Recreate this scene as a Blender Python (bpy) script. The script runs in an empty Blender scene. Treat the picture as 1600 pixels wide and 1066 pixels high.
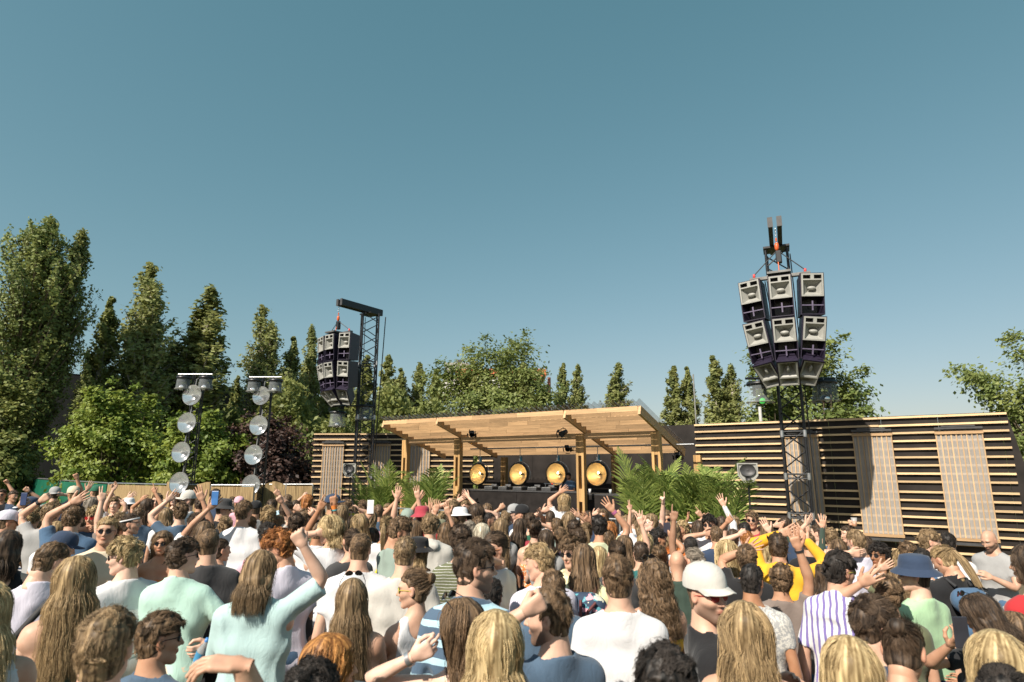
import bpy, math, random
import numpy as np
from mathutils import Vector, Matrix
R = math.radians
rng = np.random.default_rng(7)
random.seed(7)
scene = bpy.context.scene
col = scene.collection

# ---------------- camera, sky, sun, exposure ----------------
F = 950.0
PITCH = math.atan(198.0 / F)
CP, SP = math.cos(PITCH), math.sin(PITCH)
CAM_H = 2.3
cam = bpy.data.cameras.new('camera')
cam.sensor_width = 36.0
cam.lens = 36.0 * F / 1600.0
cam.clip_start = 0.05
cam.clip_end = 3000
cam.dof.use_dof = True
cam.dof.focus_distance = 9.0
cam.dof.aperture_fstop = 3.2
camo = bpy.data.objects.new('camera', cam)
col.objects.link(camo)
camo.location = (0, 0, CAM_H)
camo.rotation_euler = (math.pi / 2 + PITCH, 0, 0)
scene.camera = camo

SUN_EL, SUN_AZ = R(41), R(39)          # azimuth: how far left of straight behind the camera
sun_from = Vector((-math.sin(SUN_AZ) * math.cos(SUN_EL), -math.cos(SUN_AZ) * math.cos(SUN_EL), math.sin(SUN_EL)))
world = bpy.data.worlds.new('World')
scene.world = world
world.use_nodes = True
nt = world.node_tree
nt.nodes.clear()
sky = nt.nodes.new('ShaderNodeTexSky')
sky.sky_type = 'NISHITA'
sky.sun_disc = False
sky.sun_elevation = SUN_EL
sky.sun_rotation = math.atan2(sun_from.x, sun_from.y)
sky.air_density = 1.0
sky.dust_density = 0.9
sky.ozone_density = 1.0
tint = nt.nodes.new('ShaderNodeMixRGB')
tint.blend_type = 'MULTIPLY'
tint.inputs[0].default_value = 1.0
tint.inputs[2].default_value = (0.98, 1.14, 0.93, 1)
hsv = nt.nodes.new('ShaderNodeHueSaturation')
hsv.inputs['Saturation'].default_value = 0.92
bg = nt.nodes.new('ShaderNodeBackground')
bg.inputs[1].default_value = 0.0755
out = nt.nodes.new('ShaderNodeOutputWorld')
nt.links.new(sky.outputs[0], hsv.inputs['Color'])
nt.links.new(hsv.outputs[0], tint.inputs[1])
sep = nt.nodes.new('ShaderNodeSeparateColor'); com = nt.nodes.new('ShaderNodeCombineColor')
nt.links.new(tint.outputs[0], sep.inputs[0])
for _i, (_g, _k) in enumerate(((0.95, 1.0), (0.64, 1.58), (0.69, 1.59))):     # film-like grade of the whole sky
    _p = nt.nodes.new('ShaderNodeMath'); _p.operation = 'POWER'; _p.inputs[1].default_value = _g
    _m = nt.nodes.new('ShaderNodeMath'); _m.operation = 'MULTIPLY'; _m.inputs[1].default_value = _k
    nt.links.new(sep.outputs[_i], _p.inputs[0]); nt.links.new(_p.outputs[0], _m.inputs[0]); nt.links.new(_m.outputs[0], com.inputs[_i])
nt.links.new(com.outputs[0], bg.inputs[0])
nt.links.new(bg.outputs[0], out.inputs[0])
sun = bpy.data.lights.new('sun', 'SUN')
sun.energy = 5.0
sun.angle = R(0.53)
sun.color = (1.0, 0.915, 0.79)
suno = bpy.data.objects.new('sun', sun)
col.objects.link(suno)
suno.rotation_euler = sun_from.to_track_quat('Z', 'Y').to_euler()
scene.view_settings.view_transform = 'Standard'
scene.view_settings.look = 'None'
scene.view_settings.exposure = 0.55
scene.view_settings.gamma = 1.0
scene.render.engine = 'CYCLES'
scene.cycles.max_bounces = 6
scene.cycles.transparent_max_bounces = 12
scene.cycles.use_denoising = True
scene.cycles.caustics_reflective = False
scene.cycles.caustics_refractive = False

# ---------------- helpers ----------------
def ray(px, py):
    u, v = (px - 800.0) / F, (py - 533.0) / F
    f = CP + v * SP
    return u / f, (SP - v * CP) / f
def at(px, py, Y):
    a, b = ray(px, py)
    return Vector((a * Y, Y, CAM_H + b * Y))

def tag(o, label=None, cat=None, group=None, kind=None):
    if label: o['label'] = label
    if cat: o['category'] = cat
    if group: o['group'] = group
    if kind: o['kind'] = kind
    return o
def empty(name, loc, rz=0.0, label=None, cat=None, group=None):
    o = bpy.data.objects.new(name, None)
    o.empty_display_size = 0.1
    col.objects.link(o)
    o.location = loc
    o.rotation_euler = (0, 0, rz)
    return tag(o, label, cat, group)

def mesh_np(name, V, Fc, mats=(), smooth=True, mi=None):
    """V (n,3) float, Fc (m,3|4) int array -> mesh"""
    me = bpy.data.meshes.new(name)
    V = np.ascontiguousarray(V, dtype=np.float32)
    Fc = np.ascontiguousarray(Fc, dtype=np.int32)
    k = Fc.shape[1]
    me.vertices.add(len(V)); me.vertices.foreach_set('co', V.ravel())
    me.loops.add(Fc.size); me.loops.foreach_set('vertex_index', Fc.ravel())
    me.polygons.add(len(Fc))
    me.polygons.foreach_set('loop_start', np.arange(0, Fc.size, k, dtype=np.int32))
    try: me.polygons.foreach_set('loop_total', np.full(len(Fc), k, dtype=np.int32))
    except Exception: pass
    me.polygons.foreach_set('use_smooth', np.full(len(Fc), smooth, dtype=bool))
    if mi is not None: me.polygons.foreach_set('material_index', np.asarray(mi, dtype=np.int32))
    for m in mats: me.materials.append(m)
    me.update(calc_edges=True)
    return me
def link(name, data, parent=None, loc=None, mat=None):
    o = bpy.data.objects.new(name, data)
    col.objects.link(o)
    if parent is not None: o.parent = parent
    if loc is not None: o.location = loc
    if mat is not None:
        o.material_slots[0].link = 'OBJECT'
        o.material_slots[0].material = mat
    return o

class MB:
    def __init__(s): s.v = []; s.f = []; s.sm = []
    def add(s, vs, fs, smooth=False):
        b = len(s.v)
        s.v += [tuple(x) for x in vs]
        s.f += [tuple(i + b for i in f) for f in fs]
        s.sm += [smooth] * len(fs)
    def box(s, c, d, rot=None, taper=1.0):
        hx, hy, hz = d[0] / 2, d[1] / 2, d[2] / 2
        vs = [Vector((x * (taper if z > 0 else 1), y * (taper if z > 0 else 1), z)) for z in (-hz, hz) for x, y in ((-hx, -hy), (hx, -hy), (hx, hy), (-hx, hy))]
        if rot is not None: vs = [rot @ v for v in vs]
        c = Vector(c)
        s.add([v + c for v in vs], [(3, 2, 1, 0), (4, 5, 6, 7), (0, 1, 5, 4), (1, 2, 6, 5), (2, 3, 7, 6), (3, 0, 4, 7)])
        return s
    def tube(s, a, b, r, n=6, r2=None, caps=True):
        a, b = Vector(a), Vector(b)
        d = b - a
        if d.length < 1e-6: return s
        q = d.to_track_quat('Z', 'Y').to_matrix()
        r2 = r if r2 is None else r2
        vs = []
        for p, rr in ((a, r), (b, r2)):
            for i in range(n):
                t = 2 * math.pi * i / n
                vs.append(p + q @ Vector((math.cos(t) * rr, math.sin(t) * rr, 0)))
        s.add(vs, [(i, (i + 1) % n, n + (i + 1) % n, n + i) for i in range(n)], True)
        if caps: s.add(vs, [tuple(range(n - 1, -1, -1)), tuple(range(n, 2 * n))])
        return s
    def path(s, pts, r, n=6):
        for i in range(len(pts) - 1): s.tube(pts[i], pts[i + 1], r, n)
        return s
    def lathe(s, prof, n=20, M=None):
        vs = []
        for r_, z_ in prof:
            for i in range(n):
                t = 2 * math.pi * i / n
                vs.append(Vector((math.cos(t) * r_, math.sin(t) * r_, z_)))
        if M is not None: vs = [M @ v for v in vs]
        fs = []
        for k in range(len(prof) - 1):
            for i in range(n):
                j = (i + 1) % n
                fs.append((k * n + i, k * n + j, (k + 1) * n + j, (k + 1) * n + i))
        s.add(vs, fs, True)
        return s
    def quad(s, a, b, c, d): s.add([a, b, c, d], [(0, 1, 2, 3)]); return s
    def mesh(s, name, mat=None):
        me = bpy.data.meshes.new(name)
        me.from_pydata(s.v, [], s.f)
        me.polygons.foreach_set('use_smooth', s.sm)
        if mat: me.materials.append(mat)
        me.update()
        return me
    def build(s, name, mat=None, parent=None, loc=None, bevel=0):
        o = link(name, s.mesh(name, mat), parent, loc)
        if bevel:
            m = o.modifiers.new('bevel', 'BEVEL'); m.width = bevel; m.segments = 2; m.limit_method = 'ANGLE'
        return o

def new_mat(name):
    m = bpy.data.materials.new(name); m.use_nodes = True
    n = m.node_tree
    return m, n, n.nodes['Principled BSDF']
def nd(n, t, **kw):
    x = n.nodes.new(t)
    for k, v in kw.items(): setattr(x, k, v)
    return x
def mat(name, c, rough=0.6, metal=0.0, var=0.25, scale=8.0, bump=0.15, stretch=(1, 1, 1), spec=0.5, c2=None, alpha=None, trans=None, detail=4, bdist=0.01):
    """general surface: two tones mixed by noise, roughness variation and fine bump (object space)"""
    m, n, p = new_mat(name)
    tc = nd(n, 'ShaderNodeTexCoord'); mp = nd(n, 'ShaderNodeMapping'); mp.inputs['Scale'].default_value = stretch
    no = nd(n, 'ShaderNodeTexNoise'); no.inputs['Scale'].default_value = scale; no.inputs['Detail'].default_value = detail
    n.links.new(tc.outputs['Object'], mp.inputs[0]); n.links.new(mp.outputs[0], no.inputs['Vector'])
    cr = nd(n, 'ShaderNodeValToRGB')
    a = tuple(max(0, x * (1 - var)) for x in c); b = tuple(min(1, x * (1 + var)) for x in (c2 or c))
    cr.color_ramp.elements[0].position = 0.3; cr.color_ramp.elements[1].position = 0.7
    cr.color_ramp.elements[0].color = (*a, 1); cr.color_ramp.elements[1].color = (*b, 1)
    n.links.new(no.outputs[0], cr.inputs[0]); n.links.new(cr.outputs[0], p.inputs['Base Color'])
    p.inputs['Roughness'].default_value = rough; p.inputs['Metallic'].default_value = metal
    p.inputs['Specular IOR Level'].default_value = spec
    if bump:
        bp = nd(n, 'ShaderNodeBump'); bp.inputs['Strength'].default_value = bump; bp.inputs['Distance'].default_value = bdist
        n.links.new(no.outputs[0], bp.inputs['Height']); n.links.new(bp.outputs[0], p.inputs['Normal'])
    if alpha is not None: p.inputs['Alpha'].default_value = alpha
    if trans is not None: p.inputs['Transmission Weight'].default_value = trans
    return m
def emis(name, c, s):
    m, n, p = new_mat(name)
    p.inputs['Base Color'].default_value = (*c, 1)
    p.inputs['Emission Color'].default_value = (*c, 1); p.inputs['Emission Strength'].default_value = s
    return m
def clear_mat(name, c, mixf, rough=0.15):
    """thin clear plastic: mostly see-through, the rest glossy/milky"""
    m, n, p = new_mat(name)
    p.inputs['Base Color'].default_value = (*c, 1); p.inputs['Roughness'].default_value = rough
    tr = nd(n, 'ShaderNodeBsdfTransparent'); mx = nd(n, 'ShaderNodeMixShader')
    no = nd(n, 'ShaderNodeTexNoise'); no.inputs['Scale'].default_value = 2.2
    ma = nd(n, 'ShaderNodeMath', operation='MULTIPLY_ADD'); ma.inputs[1].default_value = 0.16; ma.inputs[2].default_value = mixf - 0.08
    tc = nd(n, 'ShaderNodeTexCoord'); n.links.new(tc.outputs['Object'], no.inputs['Vector'])
    n.links.new(no.outputs[0], ma.inputs[0]); n.links.new(ma.outputs[0], mx.inputs[0])
    n.links.new(tr.outputs[0], mx.inputs[1]); n.links.new(p.outputs[0], mx.inputs[2])
    n.links.new(mx.outputs[0], n.nodes['Material Output'].inputs['Surface'])
    return m
def wood_mat(name, c, var=0.3, stretch=(0.6, 14, 14)):
    m, n, p = new_mat(name)
    tc = nd(n, 'ShaderNodeTexCoord'); mp = nd(n, 'ShaderNodeMapping'); mp.inputs['Scale'].default_value = stretch
    oi = nd(n, 'ShaderNodeObjectInfo')
    ad = nd(n, 'ShaderNodeVectorMath', operation='ADD')
    n.links.new(tc.outputs['Object'], ad.inputs[0]); n.links.new(oi.outputs['Location'], ad.inputs[1])
    n.links.new(ad.outputs[0], mp.inputs[0])
    no = nd(n, 'ShaderNodeTexNoise'); no.inputs['Scale'].default_value = 3; no.inputs['Detail'].default_value = 6
    n.links.new(mp.outputs[0], no.inputs['Vector'])
    cr = nd(n, 'ShaderNodeValToRGB'); e = cr.color_ramp.elements
    e[0].position = 0.28; e[1].position = 0.72
    e[0].color = (*[x * (1 - var) for x in c], 1); e[1].color = (*[min(1, x * (1 + var * .6)) for x in c], 1)
    n.links.new(no.outputs[0], cr.inputs[0])
    hv = nd(n, 'ShaderNodeHueSaturation')
    mr = nd(n, 'ShaderNodeMapRange'); mr.inputs['To Min'].default_value = 0.72; mr.inputs['To Max'].default_value = 1.2
    n.links.new(oi.outputs['Random'], mr.inputs[0]); n.links.new(mr.outputs[0], hv.inputs['Value'])
    n.links.new(cr.outputs[0], hv.inputs['Color']); n.links.new(hv.outputs[0], p.inputs['Base Color'])
    p.inputs['Roughness'].default_value = 0.65
    bp = nd(n, 'ShaderNodeBump'); bp.inputs['Strength'].default_value = 0.3; bp.inputs['Distance'].default_value = 0.004
    n.links.new(no.outputs[0], bp.inputs['Height']); n.links.new(bp.outputs[0], p.inputs['Normal'])
    return m

M_WOOD = wood_mat('planed_timber', (0.56, 0.355, 0.185))
M_WOODV = wood_mat('post_timber', (0.47, 0.28, 0.11), stretch=(14, 14, 0.6))
M_WOODP = wood_mat('pale_batten', (0.68, 0.48, 0.27), 0.3)
M_PLY = mat('black_film_faced_ply', (0.020, 0.016, 0.014), 0.62, var=0.5, scale=2.0, bump=0.05, spec=0.25)
M_BLACK = mat('black_powder_coat', (0.012, 0.013, 0.015), 0.4, var=0.3, scale=20, bump=0.03)
M_BLACKCLOTH = mat('black_stage_cloth', (0.020, 0.017, 0.016), 0.9, spec=0.2, var=0.3, scale=5, bump=0.1)
M_STEEL = mat('galvanised_steel', (0.45, 0.46, 0.47), 0.35, 0.8, var=0.2, scale=15, bump=0.02)
M_TRUSS = mat('black_truss_paint', (0.02, 0.021, 0.024), 0.35, 0.3, var=0.4, scale=30, bump=0.02)
M_GREY = mat('grey_moulded_horn', (0.31, 0.31, 0.285), 0.5, var=0.1, scale=10, bump=0.02)
M_DGREY = mat('dark_grey_plastic', (0.05, 0.05, 0.052), 0.5, var=0.2, scale=10, bump=0.02)
M_PURPLE = mat('aubergine_cabinet_paint', (0.020, 0.015, 0.032), 0.45, var=0.2, scale=20, bump=0.05)
M_ORANGE = mat('orange_hoist_chain', (0.65, 0.12, 0.03), 0.4, var=0.2, bump=0)
M_GLASSP = clear_mat('clear_vinyl_dome', (0.6, 0.66, 0.68), 0.15, 0.05)
M_POLY = clear_mat('corrugated_polycarbonate', (0.50, 0.465, 0.43), 0.58, 0.3)
# ---------------- ground ----------------
def ground():
    m, n, p = new_mat('trampled_grass')
    tc = nd(n, 'ShaderNodeTexCoord')
    n1 = nd(n, 'ShaderNodeTexNoise'); n1.inputs['Scale'].default_value = 0.35; n1.inputs['Detail'].default_value = 8
    n2 = nd(n, 'ShaderNodeTexNoise'); n2.inputs['Scale'].default_value = 22; n2.inputs['Detail'].default_value = 6
    for x in (n1, n2): n.links.new(tc.outputs['Object'], x.inputs['Vector'])
    cr = nd(n, 'ShaderNodeValToRGB'); e = cr.color_ramp.elements
    e[0].color = (0.05, 0.075, 0.02, 1); e[1].color = (0.13, 0.10, 0.06, 1); e[0].position = .4; e[1].position = .6
    mx = nd(n, 'ShaderNodeMixRGB', blend_type='OVERLAY'); mx.inputs[0].default_value = 0.7
    n.links.new(n1.outputs[0], cr.inputs[0]); n.links.new(cr.outputs[0], mx.inputs[1]); n.links.new(n2.outputs[0], mx.inputs[2])
    n.links.new(mx.outputs[0], p.inputs['Base Color']); p.inputs['Roughness'].default_value = 0.95
    bp = nd(n, 'ShaderNodeBump'); bp.inputs['Distance'].default_value = 0.03
    n.links.new(n2.outputs[0], bp.inputs['Height']); n.links.new(bp.outputs[0], p.inputs['Normal'])
    b = MB(); b.quad((-1500, -300, 0), (1500, -300, 0), (1500, 2600, 0), (-1500, 2600, 0))
    tag(b.build('ground', m), 'trampled grass and bare earth under the crowd', kind='structure')
ground()

# ---------------- walls ----------------
WU = Vector((0.829, -0.559, 0)); WN = Vector((0.559, 0.829, 0)); WRZ = math.atan2(-0.559, 0.829)
W0 = Vector((-1.4, 23.3, 0))
SLZ = [3.56 - 0.2 * i - (0.05 if i > 8 else 0) for i in range(18)]
def wall_t(px, py):
    r, _ = ray(px, py)
    return (r * W0.y - W0.x) / (WU.x - r * WU.y)
T_R0, T_R1 = wall_t(1086, 690), wall_t(1573, 650)
_slat_cache = {}
def slat(parent, x0, x1, z, y=-0.045):
    x = x0
    while x < x1 - 0.02:
        L = min(2.4, x1 - x)
        if x1 - x - L < 0.5: L = x1 - x
        key = round(L, 2)
        if key not in _slat_cache:
            _slat_cache[key] = MB().box((L / 2, 0, 0), (L - 0.006, 0.045, 0.050)).mesh('batten', M_WOODP)
        link('batten', _slat_cache[key], parent, (x, y + random.uniform(-.003, .003), z + random.uniform(-.004, .004)))
        x += L
def wall(name, loc, rz, length, label, slat_rng, z1=3.6, flare=0.0, panel=1.22, zb=0.0):
    w = empty(name, loc, rz, label, 'wall')
    x = 0.0
    while x < length - 0.05:
        L = min(panel, length - x)
        last = x + L > length - 0.05
        b = MB(); e = flare if last else 0
        vs = [(x + .003, 0, 0), (x + L - .003 + e, 0, 0), (x + L - .003, 0, z1), (x + .003, 0, z1)]
        vs = vs + [(a, 0.03, c) for a, _, c in vs]
        b.add(vs, [(0, 1, 2, 3), (7, 6, 5, 4), (4, 5, 1, 0), (1, 5, 6, 2), (2, 6, 7, 3), (3, 7, 4, 0)])
        b.build('panel', M_PLY, w)
        x += L
    b = MB()
    x = 0.3
    while x < length:   # studs and raking braces behind
        b.box((x, 0.09, z1 / 2), (0.07, 0.1, z1 - .1)); b.tube((x, 0.14, z1 * .8), (x, 1.5, 0.02), 0.035, 4)
        x += 2.44
    b.build('frame', M_WOODV, w)
    for (a, c) in slat_rng:
        for i, z in enumerate(SLZ): slat(w, a, c, z)
    return w
wall('slatted_wall', (-7.56, 23.5, 0), 0, 6.1, 'black slatted wall left of the wooden pergola, behind the left speaker tower', [(0, 6.08)])
wall('backdrop_wall', W0 + WN * 0.2, WRZ, T_R0, 'plain black back wall behind the DJ and the four round lamps', [(0.02, 0.75)], z1=3.6)
wall('slatted_wall', W0 + WU * T_R0, WRZ, T_R1 - T_R0, 'long black slatted wall right of the palms, behind the right speaker tower', [(0.02, T_R1 - T_R0)], z1=3.6, flare=0.55)

def poly_panel(org, rz, x0, x1, label, z0=0.62, z1=3.2):
    W = x1 - x0; H = z1 - z0
    g = empty('polycarbonate_panel', org, rz, label, 'panel', 'clear ribbed panels on the slatted walls')
    b = MB(); n = int(W / 0.019) * 1; y = lambda i: -0.105 + 0.009 * math.cos(i * math.pi / 2)
    vs = []
    for i in range(n + 1): vs += [(x0 + W * i / n, y(i), z0), (x0 + W * i / n, y(i), z1)]
    b.add(vs, [(2 * i, 2 * i + 2, 2 * i + 3, 2 * i + 1) for i in range(n)], True)
    b.build('clear_sheet', M_POLY, g)
    k = max(6, int(round(W / 0.105)))
    rib = MB().box((0, 0, H / 2), (0.026, 0.012, H)).mesh('rib', M_WOODP2)
    for i in range(k + 1): link('rib', rib, g, (x0 + 0.01 + (W - .02) * i / k, -0.122, z0))
    for z in (z0 + .02, z1 - .06): MB().box(((x0 + x1) / 2, -0.142, z), (W + .03, 0.024, 0.07)).build('cross_batten', M_WOOD, g)
    MB().box(((x0 + x1) / 2, -0.14, z1 + .045), (W * 1.02, 0.14, 0.05)).box(((x0 + x1) / 2, -0.16, z1 + .09), (W * .72, 0.12, 0.035)).build('light_bar', M_DGREY, g)
    MB().box(((x0 + x1) / 2, -0.16, z0 - .075), (W * 1.02, 0.14, 0.06)).build('foot_bar', M_DGREY, g)
    return g
M_WOODP2 = wood_mat('rib_batten', (0.50, 0.33, 0.18), 0.2, stretch=(14, 14, 0.6))
for (p0, p1, lb) in ((505, 538, 'clear ribbed panel leftmost on the left slatted wall'), (577, 611, 'clear ribbed panel right of the left truss tower'), (641, 672, 'clear ribbed panel behind the left palms and pergola post')):
    a, c = ray(p0, 690)[0] * 23.4 + 7.56, ray(p1, 690)[0] * 23.4 + 7.56
    poly_panel((-7.56, 23.5, 0), 0, a, c, lb)
for (p0, p1, lb) in ((1227, 1279, 'clear ribbed panel right behind the right truss tower'), (1333, 1394, 'middle clear ribbed panel on the right slatted wall'), (1462, 1536, 'rightmost clear ribbed panel on the right slatted wall')):
    poly_panel(W0 + WU * T_R0, WRZ, wall_t(p0, 685) - T_R0, wall_t(p1, 685) - T_R0, lb)

# ---------------- pergola ----------------
PO = Vector((-4.27, 20.17, 0)); PL, PD, PZF, PZB = 9.0, 3.2, 3.84, 2.86
def px_l(px, py, ly):
    r, _ = ray(px, py)
    return (r * (PO.y + .829 * ly) - PO.x - .559 * ly) / (.829 + .559 * r)
def loc2w(lx, ly, z): return PO + WU * lx + WN * ly + Vector((0, 0, z))
perg = empty('timber_pergola', PO, WRZ, 'open timber pergola with sloping corrugated roof over the DJ booth', 'pergola')
def roofz(ly): return PZF + (PZB - PZF) * ly / PD
slope = math.atan2(PZB - PZF, PD)
Rx = Matrix.Rotation(slope, 3, 'X')
RX = [0.03, px_l(683, 650, 0), px_l(882, 643, 0), PL - .03]
rl = math.hypot(PD, PZB - PZF)
for x in RX:
    MB().box((x, PD / 2, (PZF + PZB) / 2 - 0.13), (0.07, rl, 0.22), Rx).build('rafter', M_WOODR if 'M_WOODR' in globals() else M_WOOD, perg)
NR = 12
plk = {}
for i in range(NR):
    ly = 0.02 + (PD - 0.05) * i / (NR - 1)
    for j in range(3):
        a, c = RX[j] + .038, RX[j + 1] - .038
        if j == 1: cuts = [a, a + (c - a) * (0.3 + 0.1 * (i % 3)), a + (c - a) * (0.66 + 0.06 * (i % 2)), c]
        else: cuts = [a, a + (c - a) * (0.45 + 0.12 * (i % 2)), c]
        for q in range(len(cuts) - 1):
            L = cuts[q + 1] - cuts[q] - .005
            k = round(L, 3)
            if k not in plk: plk[k] = MB().box((L / 2, 0, 0), (L, 0.03, 0.125)).mesh('joist', M_WOOD)
            link('joist', plk[k], perg, (cuts[q], ly + random.uniform(-.006, .006), roofz(ly) - 0.085))
# corrugated roofing sheet in strips
M_CORR = clear_mat('weathered_clear_corrugated_sheet', (0.26, 0.25, 0.26), 0.38, 0.3)
for s in range(5):
    b = MB(); xa, xb = -0.08 + s * 1.836, -0.08 + (s + 1) * 1.836 - .003
    n = 60; vs = []
    for i in range(n + 1):
        x = xa + (xb - xa) * i / n
        zz = 0.042 * math.cos(2 * math.pi * x / 0.177)
        vs += [(x, -0.12, roofz(-0.12) + .05 + zz + .004 * s), (x, PD + .1, roofz(PD + .1) + .05 + zz + .004 * s)]
    b.add(vs, [(2 * i, 2 * i + 2, 2 * i + 3, 2 * i + 1) for i in range(n)], True)
    b.build('roof_sheet', M_CORR, perg)
b = MB(); b.box((PL / 2, 1.2, roofz(1.2) - .30), (PL - .1, 0.07, 0.16)); b.build('cross_beam', M_WOODR if 'M_WOODR' in globals() else M_WOOD, perg)
def post(px, ly, double=True, py=720, w=0.24):
    x = px_l(px, py, ly); h = roofz(ly) - 0.24
    for sx in (-1, 1): MB().box((x + sx * (w / 2 - .035), ly, h / 2), (0.07, 0.16, h)).build('post_board', M_WOODV, perg)
    for z, hh in ((h - .3, .6), (h * .48, .35), (0.5, 1.0)):
        MB().box((x, ly + .004, z), (w - .142, 0.15, hh)).build('spacer_block', M_WOODV, perg)
    return x
for px in (634, 716, 908, 1027): post(px, 1.2)
for px in (788, 962, 1092): post(px, PD - .1, py=750, w=0.2)

# ---------------- stage deck, booth, barrier ----------------
b = MB(); b.box((PL / 2, 2.0, 0.3), (PL + .6, 3.8, 0.6)); 
dk = b.build('stage_deck', M_BLACKCLOTH, None, PO); dk.rotation_euler[2] = WRZ
tag(dk, 'low black stage deck under the timber pergola', 'stage')
BT = 1.58
bth = empty('dj_booth', PO, WRZ, 'long black DJ booth between the pergola posts', 'dj booth')
xa, xb, xc = px_l(721, 775, 1.65), px_l(906, 778, 1.65), px_l(975, 781, 1.65)
for k, (u0, u1) in enumerate(((xa, xa + (xb - xa) * .5), (xa + (xb - xa) * .5, xb), (xb + .06, xc))):
    MB().box(((u0 + u1) / 2, 1.65, (BT + .6) / 2), (u1 - u0 - .01, 0.03, BT - .6)).build('front_panel', M_BLACKCLOTH, bth)
MB().box(((xa + xb) / 2, 1.98, BT + .02), (xb - xa + .06, 0.74, 0.035)).build('worktop', M_DGREY, bth)
MB().box(((xb + xc) / 2 + .02, 1.98, BT - .02), (xc - xb - .1, 0.7, 0.04)).build('worktop', M_DGREY, bth)
for u in (xa + .02, xb, xc - .02): MB().box((u, 1.98, (BT + .58) / 2), (0.03, 0.62, BT - .62)).build('side_panel', M_BLACKCLOTH, bth)
M_SILV = mat('brushed_player_top', (0.42, 0.43, 0.44), 0.35, 0.6, var=0.3, scale=30, bump=0.02)
def deckgear(px, kind, label):
    x = px_l(px, 772, 1.95)
    g = empty(kind, loc2w(x, 1.95, BT + .04), WRZ, label, 'mixer' if kind == 'dj_mixer' else 'media player', 'decks on the DJ booth')
    w = .32
    MB().box((0, 0, .045), (w, .38, .09)).build('casing', M_DGREY, g, bevel=.006)
    MB().box((0, 0, .096), (w - .02, .36, .012)).build('top_plate', M_SILV, g)
    if kind == 'dj_mixer':
        b = MB()
        for i in range(4):
            for j in range(5): b.tube((-.12 + .08 * i, -.12 + .06 * j, .102), (-.12 + .08 * i, -.12 + .06 * j, .13), .009, 6)
        b.build('knobs', M_BLACK, g)
    else:
        MB().lathe([(0.001, .118), (.09, .118), (.105, .112), (.105, .10)], 18).build('jog_wheel', M_BLACK, g, (0, -.04, 0))
        b = MB(); b.box((0, .14, .13), (.2, .02, .07), Matrix.Rotation(R(-25), 3, 'X')); b.build('screen', M_DGREY, g)
deckgear(768, 'media_player', 'leftmost silver media player on the DJ booth')
deckgear(790, 'media_player', 'silver media player beside the rear pergola post on the booth')
deckgear(813, 'dj_mixer', 'silver mixer with knobs in the middle of the DJ booth')
deckgear(836, 'media_player', 'silver media player right of the mixer on the booth')
deckgear(858, 'media_player', 'media player nearest the DJ on the booth')
for px, c, lb in ((922, (.75, .75, .75), 'white cup on the right end of the DJ booth'), (954, (.6, .65, .65), 'clear cup on the far right end of the DJ booth')):
    x = px_l(px, 775, 1.9)
    o = MB().lathe([(.001, 0), (.03, 0), (.042, .12), (.039, .12), (.028, .01)], 14).build('cup', mat('cup_plastic', c, .3, bump=0), None, loc2w(x, 1.9, BT))
    tag(o, lb, 'cup', 'cups on the DJ booth')
x = px_l(862, 765, 2.2)
mon = empty('monitor_frame', loc2w(x, 2.25, BT + .04), WRZ, 'small pale rack bar with a red light left of the DJ', 'equipment rack')
MB().tube((-.25, 0, 0), (-.25, 0, .2), .012).tube((.25, 0, 0), (.25, 0, .2), .012).tube((-.3, 0, .2), (.35, 0, .2), .016).build('rail', M_STEEL, mon)
MB().box((0, -.02, .2), (.03, .02, .03)).build('indicator', emis('red_led', (.8, .02, .02), 1.2), mon)

def barrier(px0, lb, i):
    x0 = -1.2 + i * 1.24
    g = empty('crowd_barrier', loc2w(x0, -.7, 0), WRZ, lb, 'barrier', 'steel crowd barriers in front of the stage')
    b = MB(); L = 1.2
    b.tube((0.02, 0, 0), (0.02, 0, 1.12), .024, 8).tube((L - .02, 0, 0), (L - .02, 0, 1.12), .024, 8).tube((.02, 0, 1.12), (L - .02, 0, 1.12), .024, 8).tube((.02, 0, .1), (L - .02, 0, .1), .02, 8)
    b.build('frame', M_STEEL, g)
    b = MB()
    for k in range(9): b.tube((.12 + .12 * k, 0, .1), (.12 + .12 * k, 0, 1.1), .008, 5)
    b.build('bars', M_STEEL, g)
    MB().box((L / 2, .35, .01), (L - .1, .8, .02)).build('foot_plate', M_STEEL, g)
BARL = ['before the left palms', 'just right of the left palms', 'below the front left post', 'left end of the DJ booth', 'below the first round lamp', 'below the second round lamp', 'below the third round lamp', 'in front of the DJ', 'below the right booth end', 'in front of the right palms']
for i in range(10): barrier(0, 'steel crowd barrier ' + BARL[i] + ', mostly hidden by the crowd', i)

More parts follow.
